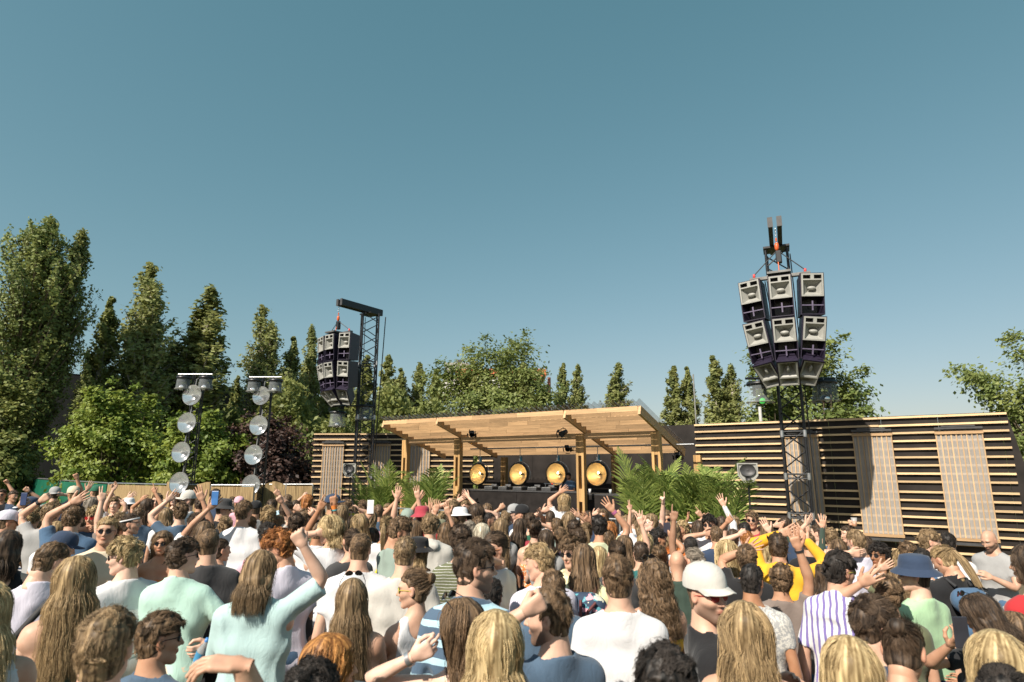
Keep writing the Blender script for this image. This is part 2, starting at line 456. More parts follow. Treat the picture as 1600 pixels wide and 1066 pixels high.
# ---------------- round lamps behind the DJ ----------------
M_GOLD = mat('gold_reflector', (0.95, 0.70, 0.38), 0.38, 0.3, var=0.18, scale=9, bump=0.05)
M_CHROME = mat('polished_reflector', (0.86, 0.88, 0.88), 0.12, 0.92, var=0.06, scale=8, bump=0.18, bdist=.02)
M_BULB = emis('warm_bulb', (1.0, 0.72, 0.38), 45.0)
M_LENS = clear_mat('lamp_front_glass', (0.7, 0.74, 0.76), 0.16, 0.03)
def round_lamp(px, py, lb):
    ly = 2.45; x = px_l(px, py, ly); p = loc2w(x, ly, 0); p.z = CAM_H + ray(px, py)[1] * p.y
    g = empty('round_stage_lamp', p, WRZ, lb, 'stage lamp', 'four big round lamps hung behind the DJ')
    Ry = Matrix.Rotation(R(90), 4, 'X')    # lathe axis -> -Y (towards crowd)
    r = .33
    MB().lathe([(.001, -.30), (r * .35, -.29), (r * .75, -.18), (r * 1.0, -.04), (r * 1.08, .05), (r * 1.12, .09), (r * 1.0, .1)], 28, Ry).build('housing', M_BLACK, g)
    MB().lathe([(.001, -.22), (r * .3, -.205), (r * .6, -.14), (r * .84, -.03), (r * .97, .085), (r, .1)], 28, Ry).build('reflector', M_GOLD, g)
    MB().lathe([(.001, -.06), (.02, -.07), (.028, -.11), (.028, -.2)], 10, Ry).build('bulb_holder', M_DGREY, g)
    o = MB().lathe([(.001, .025), (.018, .015), (.022, 0), (.012, -.02)], 10).build('bulb', M_BULB, g); o.location = (.0, .03, .035)
    b = MB(); n = 18; q = [(1.2 * r * math.sin(a), .03, 1.2 * r * math.cos(a)) for a in [R(-115 + 230 * i / n) for i in range(n + 1)]]
    b.path(q, .013, 6); b.build('yoke', M_STEEL, g)
    q = [(1.09 * r * math.sin(a), -.06, 1.09 * r * math.cos(a)) for a in [R(360 * i / 28) for i in range(29)]]
    MB().path(q, .024, 8).build('front_ring', M_BLACK, g)
    top = 2.93 - p.z
    MB().tube((0, .03, 1.2 * r), (0, .03, top), .014, 6).box((0.0, .03, 1.2 * r + .05), (.06, .05, .1)).build('hanger', M_STEEL, g)
    MB().box((.045, .02, 1.2 * r + .09), (.05, .05, .15)).build('hook_clamp', mat('blue_clamp', (.03, .22, .36), .4, bump=0), g)
for px, lb in ((749, 'round golden lamp furthest left, behind the booth'), (812, 'second round golden lamp, right of the rear post'), (871, 'third round golden lamp, left of the DJ'), (934, 'round golden lamp furthest right, right of the front post')):
    round_lamp(px, 741, lb)
o = MB().tube((px_l(735, 706, 2.45), 2.45, 2.93), (px_l(1085, 706, 2.45), 2.45, 2.93), .024, 8).build('lighting_bar', M_STEEL, None, PO); o.rotation_euler[2] = WRZ
tag(o, 'horizontal steel pipe under the pergola carrying the round lamps', 'pipe')

def spot(px, py, ly, lb, tilt=0.5):
    x = px_l(px, py, ly); p = loc2w(x, ly, 0); p.z = CAM_H + ray(px, py)[1] * p.y
    g = empty('stage_spotlight', p, WRZ + tilt, lb, 'spotlight', 'small black spotlights under the pergola')
    M = Matrix.Rotation(R(115), 4, 'X') 
    MB().lathe([(.001, -.14), (.06, -.13), (.075, 0), (.085, .1), (.07, .1), (.06, 0)], 16, M).build('can', M_BLACK, g)
    b = MB()
    for a in range(4):
        Q = Matrix.Rotation(a * math.pi / 2, 3, 'Z'); RR = M.to_3x3() @ Q @ Matrix.Rotation(R(-35), 3, 'X')
        b.box(M.to_3x3() @ Q @ Vector((0, -.12, .14)), (.13, .006, .1), RR)
    b.build('barn_doors', M_BLACK, g)
    MB().path([(-.1, 0, 0), (-.1, 0, .13), (.1, 0, .13), (.1, 0, 0)], .01).tube((0, 0, .13), (0, 0, .26), .012).build('yoke', M_BLACK, g)
spot(738, 678, .9, 'black spotlight with barn doors beside the second front post')
spot(880, 677, .9, 'black spotlight with barn doors left of the third front post', -.4)
spot(888, 700, 2.6, 'tiny black spotlight under the back edge of the pergola', .2)
spot(1060, 712, 2.7, 'black spotlight at the right rear corner of the pergola', .2)
# ---------------- truss towers and speaker arrays ----------------
def truss_pts(w, h, step):
    c = [(-w / 2, -w / 2), (w / 2, -w / 2), (w / 2, w / 2), (-w / 2, w / 2)]
    return c, int(h / step)
def truss_tower(loc, rz, w, h, label, cat='truss tower', group=None, r=.025, step=None, name='truss_tower', joints=()):
    g = empty(name, loc, rz, label, cat, group)
    step = step or w
    c = [(-w / 2, -w / 2), (w / 2, -w / 2), (w / 2, w / 2), (-w / 2, w / 2)]
    for x, y in c: MB().tube((x, y, 0), (x, y, h), r, 8).build('chord', M_TRUSS, g)
    n = max(1, int(round(h / step))); st = h / n
    b = MB()
    for i in range(n):
        for k in range(4):
            a, d = c[k], c[(k + 1) % 4]
            if (i + k) % 2: a, d = d, a
            b.tube((*a, i * st + .02), (*d, (i + 1) * st - .02), r * .55, 5)
    for z in joints:
        for k in range(4):
            a, d = c[k], c[(k + 1) % 4]
            for dz in (-.05, .05): b.tube((*a, z + dz), (*d, z + dz), r * .6, 5)
    tag(b.build('lattice', M_TRUSS, g), kind='stuff')
    if joints:
        cm = MB().tube((0, 0, -.08), (0, 0, .08), r * 1.35, 8).mesh('coupler', M_STEEL)
        for z in joints:
            for x, y in c: link('coupler', cm, g, (x, y, z))
    MB().box((0, 0, .02), (w * 1.8, w * 1.8, .03)).build('base_plate', M_STEEL, g)
    return g

# shared cabinet meshes
def horn_face(w, h, z0, deep=.16):
    """grey moulded frame: two small ports above one flared square horn"""
    b = MB(); y = 0.0
    fr = .035; hw = w / 2
    ph = h * .17
    # frame bars
    b.box((0, -.012, z0 + h - fr / 2), (w, .04, fr)); b.box((0, -.012, z0 + fr / 2), (w, .04, fr))
    for s in (-1, 1): b.box((s * (hw - fr / 2), -.012, z0 + h / 2), (fr, .04, h - 2 * fr))
    zm = z0 + h - fr - ph - .03
    b.box((0, -.012, zm + .015), (w - 2 * fr, .04, .03))
    b.box((0, -.012, zm + .03 + ph / 2), (.07, .04, ph))
    # horn funnel
    x1 = hw - fr; zb, zt = z0 + fr, zm; cx = 0; cz = (zb + zt) / 2
    o = [(-x1, 0, zb), (x1, 0, zb), (x1, 0, zt), (-x1, 0, zt)]
    i_ = [(-.055, deep, cz - .045), (.055, deep, cz - .045), (.055, deep, cz + .045), (-.055, deep, cz + .045)]
    b.add(o + i_, [(0, 4, 5, 1)[::-1], (1, 5, 6, 2)[::-1], (2, 6, 7, 3)[::-1], (3, 7, 4, 0)[::-1], (4, 5, 6, 7)])
    return b
def port_box(w, h, z0):
    b = MB(); fr = .035; ph = h * .17; z = z0 + h - fr - ph
    for s in (-1, 1):
        xa = .035; xb = w / 2 - fr
        x0, x1 = (xa, xb) if s > 0 else (-xb, -xa)
        o = [(x0, 0, z), (x1, 0, z), (x1, 0, z + ph), (x0, 0, z + ph)]
        i_ = [(x0 + .03, .12, z + .015), (x1 - .03, .12, z + .015), (x1 - .03, .12, z + ph - .015), (x0 + .03, .12, z + ph - .015)]
        b.add(o + i_, [(0, 4, 5, 1)[::-1], (1, 5, 6, 2)[::-1], (2, 6, 7, 3)[::-1], (3, 7, 4, 0)[::-1], (4, 5, 6, 7)])
    return b
CW, CH, CD = .50, .96, .58
def shell(w, h, d, wb):
    """open-fronted cabinet shell, narrower at the back"""
    b = MB(); t = .02
    vs = [(-w / 2, 0, -h / 2), (w / 2, 0, -h / 2), (w / 2, 0, h / 2), (-w / 2, 0, h / 2), (-wb / 2, d, -h / 2 + .03), (wb / 2, d, -h / 2 + .03), (wb / 2, d, h / 2 - .03), (-wb / 2, d, h / 2 - .03)]
    vi = [(-w / 2 + t, 0, -h / 2 + t), (w / 2 - t, 0, -h / 2 + t), (w / 2 - t, 0, h / 2 - t), (-w / 2 + t, 0, h / 2 - t), (-w / 2 + t + .06, .34, -h / 2 + t), (w / 2 - t - .06, .34, -h / 2 + t), (w / 2 - t - .06, .34, h / 2 - t), (-w / 2 + t + .06, .34, h / 2 - t)]
    f = [(1, 5, 6, 2), (2, 6, 7, 3), (3, 7, 4, 0), (0, 4, 5, 1), (4, 7, 6, 5)]
    b.add(vs + vi, f + [(0, 1, 9, 8), (1, 2, 10, 9), (2, 3, 11, 10), (3, 0, 8, 11), (8, 9, 13, 12), (9, 10, 14, 13), (10, 11, 15, 14), (11, 8, 12, 15), (12, 13, 14, 15)])
    return b
ME_SHELL = shell(CW, CH, CD, CW * .78).mesh('cabinet', M_PURPLE)
_h = CH * .55; _z0 = CH / 2 - .02 - _h
ME_HORN = horn_face(CW - .045, _h, _z0).mesh('horn_moulding', M_GREY)
ME_PORT = port_box(CW - .045, _h, _z0).mesh('port', M_DGREY)
_M = Matrix.Rotation(R(90), 4, 'X')
_b = MB().lathe([(.001, .05), (.05, .043), (.08, .015), (.085, -.02), (.06, -.06), (.03, -.12)], 16); _b.v = [(x * 1.1, -z * .8 , y * .55) for x, y, z in _b.v]
ME_BULB = _b.mesh('phase_plug', M_GREY)
_zb = -CH / 2 + .02
ME_CROSS = MB().box((0, .03, _zb + .2), (CW - .05, .025, .022)).box((0, .03, _zb + .19), (.03, .02, .22)).mesh('brace', mat('brace_purple', (.12, .10, .16), .5, bump=0))
_b = MB()
_b.lathe([(.001, 0), (.05, .0), (.06, .03), (.17, -.04), (.19, -.03)], 20, Matrix.Translation((0, .30, _zb + .21)) @ _M)
ME_CONE = _b.mesh('woofer', M_DGREY)
# small down-fill cabinet
DW, DH = .46, .66
ME_DSHELL = shell(DW, DH, .46, DW * .6).mesh('cabinet', M_PURPLE)
def down_horn():
    b = MB(); w = DW - .04; h = DH - .04; fr = .03; zs = [-h / 2, -h / 2 + .2, h / 2]
    for (a, c, dp) in ((zs[0], zs[1], .12), (zs[1], zs[2], .2)):
        x1 = w / 2 - .01
        o = [(-x1, -.02, a), (x1, -.02, a), (x1, -.02, c), (-x1, -.02, c)]
        x2 = x1 - fr; p = [(-x2, -.01, a + fr), (x2, -.01, a + fr), (x2, -.01, c - fr), (-x2, -.01, c - fr)]
        cz = (a + c) / 2; q = [(-.06, dp, cz - .04), (.06, dp, cz - .04), (.06, dp, cz + .04), (-.06, dp, cz + .04)]
        b.add(o + p + q, [(0, 1, 5, 4), (1, 2, 6, 5), (2, 3, 7, 6), (3, 0, 4, 7), (4, 5, 9, 8), (5, 6, 10, 9), (6, 7, 11, 10), (7, 4, 8, 11), (8, 9, 10, 11)])
    return b
ME_DHORN = down_horn().mesh('horn_moulding', M_GREY)
_b = MB().lathe([(.001, .03), (.025, .025), (.035, 0), (.03, -.08)], 12); _b.v = [(x, -z * .8 + .02, y * 2.4 + .1) for x, y, z in _b.v]
ME_DBULB = _b.mesh('phase_plug', M_GREY)
def cabinet(loc, yaw, pitch, label, group, down=False, roll=0.0, sc=1.0):
    g = empty('speaker_cabinet', loc, 0, label, 'loudspeaker', group)
    g.rotation_euler = (Matrix.Rotation(yaw, 3, 'Z') @ Matrix.Rotation(pitch, 3, 'X') @ Matrix.Rotation(roll, 3, 'Y')).to_euler()
    g.scale = (sc, sc, sc)
    if down:
        link('cabinet', ME_DSHELL, g); link('horn_moulding', ME_DHORN, g); link('phase_plug', ME_DBULB, g)
    else:
        link('cabinet', ME_SHELL, g); link('horn_moulding', ME_HORN, g); link('port', ME_PORT, g)
        link('phase_plug', ME_BULB, g, (0, .07, _z0 + _h * .40)); link('brace', ME_CROSS, g); link('woofer', ME_CONE, g)
    return g
def array(C, face, side, zt, spread=1.0):
    """C: plan point under the arm end; face: yaw of the facing direction (0 = facing -Y)"""
    grp = 'loudspeakers hung from the %s truss tower' % side
    names = ['left', 'middle', 'right']; rows = ['top row', 'second row', 'bottom row']
    for c in (-1, 0, 1):
        for r_ in range(3):
            yaw = face + c * R(13) * spread
            pitch = (R(2), R(9), R(42))[r_]
            back = (0, .06, .26)[r_]
            z = zt - (.5, 1.49, 2.25)[r_]
            ax = Matrix.Rotation(yaw, 3, 'Z')
            off = Matrix.Rotation(face, 3, 'Z') @ Vector((c * .60 * (1, .92, .74)[r_], 0, 0))
            fwd = ax @ Vector((0, -1, 0))
            p = Vector((C.x, C.y, z)) + off - fwd * (back) + fwd * (.3 - .12 * abs(c))
            # pitch down: top stays forward
            cabinet(p, yaw, pitch, '%s loudspeaker in the %s of the array on the %s tower' % (names[c + 1], rows[r_], side), grp, r_ == 2, roll=c * R((3, 6, 11)[r_]))
    g = empty('flying_frame', (C.x, C.y, zt), face, 'steel flying frame above the %s loudspeaker array' % side, 'flying frame')
    MB().box((0, .1, .06), (1.3, .12, .07)).box((0, -.1, .06), (.5, .5, .05)).tube((-.6, .1, .0), (-.6, .1, .09), .04).tube((.6, .1, 0), (.6, .1, .09), .04).build('spreader_bar', M_STEEL2, g)
    return g
M_STEEL2 = mat('grey_rigging_steel', (.13, .13, .125), .5, .5, var=.3, bump=.05)

def crane(mast, arm_rz, a0, a1, zt, label, side):
    """twin-beam arm lying on the mast; local -Y points at the array"""
    g = empty('lifting_arm', (mast.x, mast.y, zt), arm_rz, label, 'crane arm')
    for s in (-1, 1):
        MB().box((s * .10, (a0 - a1) / 2 , .12), (.1, a0 + a1, .24)).build('beam', M_BLACK, g, bevel=.006)
        MB().box((s * .10, -a1 - .006, .12), (.115, .012, .25)).build('end_plate', M_DGREY, g)
    MB().box((0, 0, -.02), (.62, .5, .05)).box((0, a0 - .1, .12), (.2, .1, .2)).build('saddle', M_BLACK, g)
    end = g.matrix_basis if False else Vector((mast.x, mast.y, 0)) + Matrix.Rotation(arm_rz, 3, 'Z') @ Vector((0, -a1 + .12, 0))
    return end
def chain(P, z0, z1, side, half=.6, face=0.0):
    g = empty('chain_hoist', (P.x, P.y, z1), face, 'orange chain hoist and slings holding the %s loudspeaker array' % side, 'hoist')
    d = z1 - z0
    b = MB()
    for i in range(8):
        z = -.02 - i * .045
        b.path([(.012 * math.cos(t) * (1 if i % 2 else 0), .012 * math.cos(t) * (0 if i % 2 else 1), z + .028 * math.sin(t)) for t in [R(k * 60) for k in range(7)]], .006, 5)
    b.build('chain', M_STEEL, g)
    MB().lathe([(.001, -.36), (.035, -.37), (.05, -.43), (.05, -.5), (.03, -.56), (.001, -.57)], 12).tube((0, 0, -.33), (0, 0, -.25), .02).build('hook_block', M_ORANGE, g)
    MB().box((.02, 0, -.72), (.13, .13, .3), None).build('hoist_motor', M_BLACK, g, bevel=.02)
    for s in (-1, 1):
        MB().tube((0, 0, -.55), (s * half, .1, -d + .16), .012, 6).build('sling', M_DGREY, g)
        MB().lathe([(.001, .05), (.03, .03), (.03, -.05), (.001, -.07)], 8).build('shackle', mat('red_shackle', (.6, .05, .04), .4, bump=0), g).location = (s * half, .1, -d + .15)
    MB().tube((0, 0, -.55), (0, -.1, -d + .1), .012, 6).build('sling', M_ORANGE, g)

def dome(P, label, w=.5, h=.42, rz=0.0, green=False, group=None):
    g = empty('moving_head_light', P, rz, label, 'moving light', group)
    MB().lathe([(.001, .05), (w * .5, .045), (w * .53, .0), (w * .53, -.03), (w * .5, -.03)], 20).build('lid', M_BLACK, g)
    MB().lathe([(w * .47, -.02), (w * .485, -h * .4), (w * .53, -h), (w * .56, -h - .01)], 20).build('rain_cover', M_GLASSP, g)
    MB().lathe([(w * .50, -h), (w * .58, -h + .004), (w * .58, -h + .02)], 20).build('cover_rim', M_GREY, g)
    MB().box((0, 0, -.07), (.26, .22, .1)).box((-.13, 0, -.2), (.04, .1, .2)).box((.13, 0, -.2), (.04, .1, .2)).build('yoke', M_BLACK, g, bevel=.01)
    M = Matrix.Translation((0, 0, -h + .06)) @ Matrix.Rotation(R(100), 4, 'X')
    MB().lathe([(.001, -.13), (.07, -.12), (.1, -.03), (.1, .08), (.08, .12)], 16, M).build('lamp_head', M_BLACK, g)
    o = MB().lathe([(.001, .12), (.05, .115), (.082, .10)], 16, M)
    o.build('lens', emis('green_beam_lens', (.06, .45, .08), .35) if green else M_CHROME, g)
    MB().tube((0, 0, .04), (0, 0, .1), .015).build('clamp', M_STEEL, g)
    return g

# right tower
mR = Vector((6.83, 14.9, 0))
truss_tower((mR.x, mR.y, 0), WRZ + R(8), .50, 7.75, 'black truss tower right of the palms carrying the big loudspeaker array', joints=(1.2, 2.1, 3.1, 5.1, 7.0), r=.032, step=.46)
armR = math.atan2(-.45, .89) * -1
armR = -R(24)
eR = crane(mR, armR, .5, 1.6, 7.85, 'twin black lifting arm on top of the right truss tower', 'right')
array(Vector((eR.x, eR.y, 0)), armR - R(2), 'right', 6.62)
chain(Vector((eR.x, eR.y, 0)), 6.62, 7.85, 'right', .55, armR)
# left tower
mL = Vector((-5.38, 22.4, 0))
truss_tower((mL.x, mL.y, 0), R(20), .58, 8.0, 'black truss tower left of the pergola carrying the smaller looking array', joints=(2.0, 4.1, 6.1), r=.032, step=.40)
armL = -R(34)
eL = crane(mL, armL, .5, 1.5, 8.02, 'black lifting arm on top of the left truss tower', 'left')
eL = Vector((eL.x - .1, eL.y, 0))
array(eL, armL - R(2), 'left', 6.95)
chain(eL, 6.95, 8.02, 'left', .5, armL)
o = MB().tube((0, 0, 0), (.25, .1, 8), .02, 6).build('cable', M_BLACK, None, (mL.x + .25, mL.y + .3, 0)); tag(o, 'thin black cable hanging from the left lifting arm', 'cable')
for (px, py, Y, lb, gr) in ((1186, 600, 14.6, 'clear covered moving light left of the right truss tower, lens green', True), (1287, 598, 14.6, 'clear covered moving light right of the right truss tower', False)):
    dome(at(px, py, Y), lb, .56, .46, green=gr, group='moving lights in clear rain covers on the truss towers')
for (px, py, Y, lb) in ((528, 645, 22.2, 'clear covered moving light below the left array'), (572, 635, 22.2, 'clear covered moving light right of the left array')):
    dome(at(px, py, Y), lb, .56, .5, group='moving lights in clear rain covers on the truss towers')
for (a, b_, Y, lb) in (((1165, 597), (1305, 594), 14.62, 'black crossbar on the right truss tower holding two moving lights'), ((520, 642), (585, 632), 22.22, 'black crossbar on the left truss tower holding two moving lights')):
    p, q = at(*a, Y), at(*b_, Y); q.z = p.z = (p.z + q.z) / 2 + .06
    tag(MB().tube(p, q, .028, 8).build('crossbar', M_TRUSS), lb, 'bar')

# disc light towers
def disc_tower(pts, top, barpts, Y, side, which):
    base = at(pts[-1][0] + 14, pts[-1][1], Y); base.z = 0
    tx, ty = top
    T = at(tx, ty, Y + .15)
    h = T.z
    truss_tower((T.x, Y + .25, 0), R(15), .24, h, '%s black lighting truss with four silver discs, by the reed fence' % side, 'truss tower', None, r=.018, step=.22)
    for i, (px, py, rp) in enumerate(pts):
        P = at(px, py, Y - .12)
        r = rp / F * Y / 1.0
        g = empty('disc_lamp', P, R(-8), '%s silver disc lamp on the %s lighting truss' % (('top', 'second', 'third', 'lowest')[i], side), 'stage lamp', 'silver disc lamps on the lighting trusses')
        M = Matrix.Rotation(R(86), 4, 'X')
        MB().lathe([(.001, -.13), (r * .3, -.12), (r * .7, -.06), (r * .96, .02), (r * 1.0, .03)], 28, M).build('reflector', M_CHROME, g)
        MB().lathe([(r * .2, -.15), (r * .75, -.085), (r * 1.03, .02), (r * 1.04, .04), (r * .99, .035)], 28, M).build('housing', M_STEEL2, g)
        MB().lathe([(.001, .075), (r * .4, .067), (r * .8, .045), (r * .98, .035)], 24, M).build('front_glass', M_LENS, g)
        MB().lathe([(.001, .02), (.04, .0), (.04, -.1)], 10, M).build('bulb', M_GREY, g)
        MB().tube((0, .1, 0), (T.x - P.x, .36, 0), .02, 6).tube((0, .08, r * .9), (0.02, .08, r + .18), .014, 6).build('bracket', M_STEEL, g)
    a, c = at(*barpts[0], Y - .1), at(*barpts[1], Y - .1); a.z = c.z = (a.z + c.z) / 2
    tag(MB().tube(a, c, .025, 8).build('top_bar', M_STEEL), 'steel bar across the top of the %s lighting truss' % side, 'bar')
    for k, f in enumerate((.17, .83)):
        p = a.lerp(c, f); p.z -= .1
        dome(p, 'boxy clear covered moving light on the %s end of the %s top bar' % (('left', 'right')[k], side), .36, .32, group='moving lights in clear rain covers on the lighting trusses')
disc_tower([(301, 618, 15.5), (293, 661, 15), (284, 707, 15), (281, 755, 15.5)], (309, 582), [(279, 585), (332, 585)], 16.7, 'left', 0)
disc_tower([(409, 619, 14), (405, 665, 14.5), (397, 711, 14.5), (393, 758, 14.5)], (417, 587), [(390, 589), (440, 590)], 17.0, 'right', 1)

# speakers on poles
def pole_speaker(px, py, Y, lb, rz):
    p = at(px, py, Y)
    g = empty('speaker_on_pole', (p.x, p.y, 0), rz, lb, 'loudspeaker', 'grey loudspeakers on poles')
    z = p.z; w, h = .42, .42
    b = MB()
    pts = [(-w / 2, h / 2), (w / 2, h / 2), (w / 2, -h * .12), (w * .22, -h / 2), (-w * .22, -h / 2), (-w / 2, -h * .12)]
    n = len(pts)
    vs = [(x, -.12, z + y) for x, y in pts] + [(x * .7, .16, z + y * .8) for x, y in pts]
    vi = [(x * .88, -.12, z + y * .88) for x, y in pts] + [(x * .8, -.09, z + y * .8) for x, y in pts]
    b.add(vs, [(i, n + i, n + (i + 1) % n, (i + 1) % n) for i in range(n)] + [tuple(range(2 * n - 1, n - 1, -1))])
    b.add(vs[:n] + vi, [(i, (i + 1) % n, n + (i + 1) % n, n + i) for i in range(n)] + [(n + i, n + (i + 1) % n, 2 * n + (i + 1) % n, 2 * n + i) for i in range(n)])
    b.build('cabinet', M_GREY, g)
    MB().add([(x, y, zz) for x, y, zz in vi[n:]], [tuple(range(n))]) 
    m2 = MB(); m2.add(vi[n:], [tuple(range(n))]); m2.build('baffle', M_GREY, g)
    MB().lathe([(.001, .0), (.05, -.01), (.12, .03), (.13, .04)], 18, Matrix.Translation((0, -.1, z + .06)) @ Matrix.Scale(1.25, 4, (1, 0, 0)) @ Matrix.Rotation(R(90), 4, 'X')).build('woofer', M_DGREY, g)
    MB().lathe([(.001, .0), (.03, .0), (.06, .035)], 14, Matrix.Translation((0, -.1, z - .12)) @ Matrix.Rotation(R(90), 4, 'X')).build('tweeter_horn', M_DGREY, g)
    MB().tube((0, 0, .02), (0, 0, z - h * .4), .02, 8).tube((0, 0, z - h * .5 - .08), (0, 0, z - h * .5), .032, 8).build('pole', M_BLACK, g)
    MB().box((0, 0, .02), (.45, .45, .03)).build('base_plate', M_BLACK, g)
pole_speaker(548, 735, 19.6, 'grey loudspeaker on a pole left of the left palms', R(-10))
pole_speaker(1168, 739, 13.6, 'grey loudspeaker on a pole right of the right palms', R(-18))

# masts and posts behind the wall
for (px, y0, y1, Y, r, c, lb) in ((1083, 585, 690, 24, .03, (.22, .22, .2), 'thin grey pole behind the wall beside the twin poplars'), (1187, 636, 690, 22, .06, (.6, .58, .55), 'pale post behind the right slatted wall'), (858, 590, 700, 60, .16, (.45, .16, .1), 'red and white mast right of the round tree')):
    p = at(px, y0, Y)
    tag(MB().tube((p.x, Y, 0), (p.x, Y, p.z), r, 8).build('mast', mat('mast_paint', c, .5, bump=0)), lb, 'pole')

# ---------------- fences ----------------
M_GREENT = mat('green_tarpaulin', (.006, .11, .065), .45, var=.2, scale=1.5, bump=.3, bdist=.05)
M_REED, _n, _p = new_mat('reed_matting')
_tc = nd(_n, 'ShaderNodeTexCoord'); _mp = nd(_n, 'ShaderNodeMapping'); _mp.inputs['Scale'].default_value = (60, 60, 1.2)
_no = nd(_n, 'ShaderNodeTexNoise'); _no.inputs['Scale'].default_value = 1.0; _no.inputs['Detail'].default_value = 5
_cr = nd(_n, 'ShaderNodeValToRGB'); _cr.color_ramp.elements[0].color = (.16, .10, .045, 1); _cr.color_ramp.elements[1].color = (.42, .30, .15, 1); _cr.color_ramp.elements[0].position = .35; _cr.color_ramp.elements[1].position = .65
_n.links.new(_tc.outputs['Object'], _mp.inputs[0]); _n.links.new(_mp.outputs[0], _no.inputs['Vector']); _n.links.new(_no.outputs[0], _cr.inputs[0]); _n.links.new(_cr.outputs[0], _p.inputs['Base Color'])
_bp = nd(_n, 'ShaderNodeBump'); _bp.inputs['Distance'].default_value = .01; _n.links.new(_no.outputs[0], _bp.inputs['Height']); _n.links.new(_bp.outputs[0], _p.inputs['Normal']); _p.inputs['Roughness'].default_value = .85
def fence(a, c, h, material, pname, label, wav=.02, zr=None, over=0.0):
    a, c = Vector(a), Vector(c); L = (c - a).length; rz = math.atan2(c.y - a.y, c.x - a.x)
    g = empty('fence_panel', a, rz, label, 'fence', 'fence panels along the left edge')
    b = MB(); b.tube((0, 0, 0), (0, 0, h), .022, 8).tube((L, 0, 0), (L, 0, h), .022, 8).tube((0, 0, h), (L, 0, h), .022, 8).tube((0, 0, .12), (L, 0, .12), .018, 8)
    b.build('frame', M_STEEL, g)
    n = 40; m = 8; vs = []
    ph = random.random() * 6
    for j in range(m + 1):
        for i in range(n + 1):
            t = i / n; z = .05 + (h - .09 + over * (0.6 + .4 * math.sin(t * 7 + ph))) * j / m
            vs.append((t * L, -.035 + wav * math.sin(t * 21 + ph) * math.sin(j * .7 + t * 5), z))
    fs = [(j * (n + 1) + i, j * (n + 1) + i + 1, (j + 1) * (n + 1) + i + 1, (j + 1) * (n + 1) + i) for j in range(m) for i in range(n)]
    b = MB(); b.add(vs, fs, True); b.add([(x, y + .012, z) for x, y, z in vs], [f[::-1] for f in fs], True); b.build(pname, material, g)
    MB().box((0, 0, .06), (.25, .6, .12)).build('foot', M_DGREY, g)
def fpt(px, py, h): 
    r, b_ = ray(px, py); Y = (h - CAM_H) / b_; return (r * Y, Y, 0)
H = 1.85
fence(fpt(-60, 744.5, H), fpt(6, 745.5, H), H, M_GREENT, 'green_sheet', 'green sheeted fence panel cut by the left edge of the frame')
fence(fpt(27, 745, H), fpt(95, 750.5, H), H, M_GREENT, 'green_sheet', 'green sheeted fence panel behind the raised fists at far left')
fence(fpt(96, 750.5, H), fpt(170, 755, H), H, M_GREENT, 'green_sheet', 'green sheeted fence panel beside the reed matting')
fence(fpt(171, 755, H), fpt(262, 757.2, H), H, M_REED, 'reed_mat', 'reed matted fence panel below the left bushy tree', .01)
fence(fpt(263, 757.2, H), fpt(330, 758, H), H, M_REED, 'reed_mat', 'reed matted fence panel behind the left disc tower', .03, over=.12)
fence(fpt(331, 758, H), fpt(398, 758.2, H), H, M_REED, 'reed_mat', 'reed matted fence panel between the two disc towers', .01)
fence(fpt(399, 757, H), fpt(447, 757, H), H, M_REED, 'reed_mat', 'reed matted fence panel right of the right disc tower', .03, over=.12)
fence(fpt(448, 757, H), fpt(489, 757, H), H, M_REED, 'reed_mat', 'reed matted fence panel ending at the left slatted wall', .01)

# ---------------- far buildings ----------------
M_HALL = mat('dark_hall_cladding', (.011, .012, .012), .8, spec=.1, var=.2, scale=.6, bump=.1, stretch=(8, 8, .3))
def hall():
    p, q, s = at(40, 572, 48), at(134, 588, 52), at(470, 640, 70)
    g = empty('industrial_hall', (0, 0, 0), 0, 'long dark grey industrial hall behind the left trees', 'building')
    A = [(-75, 40), (q.x, 52), (s.x + 8, 74), (-60, 95)]; Z = [p.z + 2, q.z, q.z, p.z]
    for k in range(4):
        (x0, y0), (x1, y1) = A[k], A[(k + 1) % 4]
        n = 14 if k < 2 else 4
        for i in range(n):
            f0, f1 = i / n, (i + 1) / n - .001
            u0, v0, u1, v1 = x0 + (x1 - x0) * f0, y0 + (y1 - y0) * f0, x0 + (x1 - x0) * f1, y0 + (y1 - y0) * f1
            z0_, z1_ = Z[k] + (Z[(k + 1) % 4] - Z[k]) * f0, Z[k] + (Z[(k + 1) % 4] - Z[k]) * f1
            MB().add([(u0, v0, 0), (u1, v1, 0), (u1, v1, z1_), (u0, v0, z0_)], [(0, 1, 2, 3)]) 
            b = MB(); o = .04 * (i % 2)
            b.add([(u0, v0 - o, 0), (u1, v1 - o, 0), (u1, v1 - o, z1_), (u0, v0 - o, z0_), (u0, v0 + .2, 0), (u1, v1 + .2, 0), (u1, v1 + .2, z1_), (u0, v0 + .2, z0_)], [(0, 1, 2, 3), (7, 6, 5, 4), (1, 5, 6, 2), (0, 3, 7, 4), (3, 2, 6, 7)])
            b.build('wall_panel', M_HALL, g)
    b = MB(); b.add([(x, y, z + .12) for (x, y), z in zip(A, Z)], [(0, 1, 2, 3)]); b.add([(x, y, z + .02) for (x, y), z in zip(A, Z)], [(3, 2, 1, 0)]); b.build('roof', M_HALL, g)
hall()
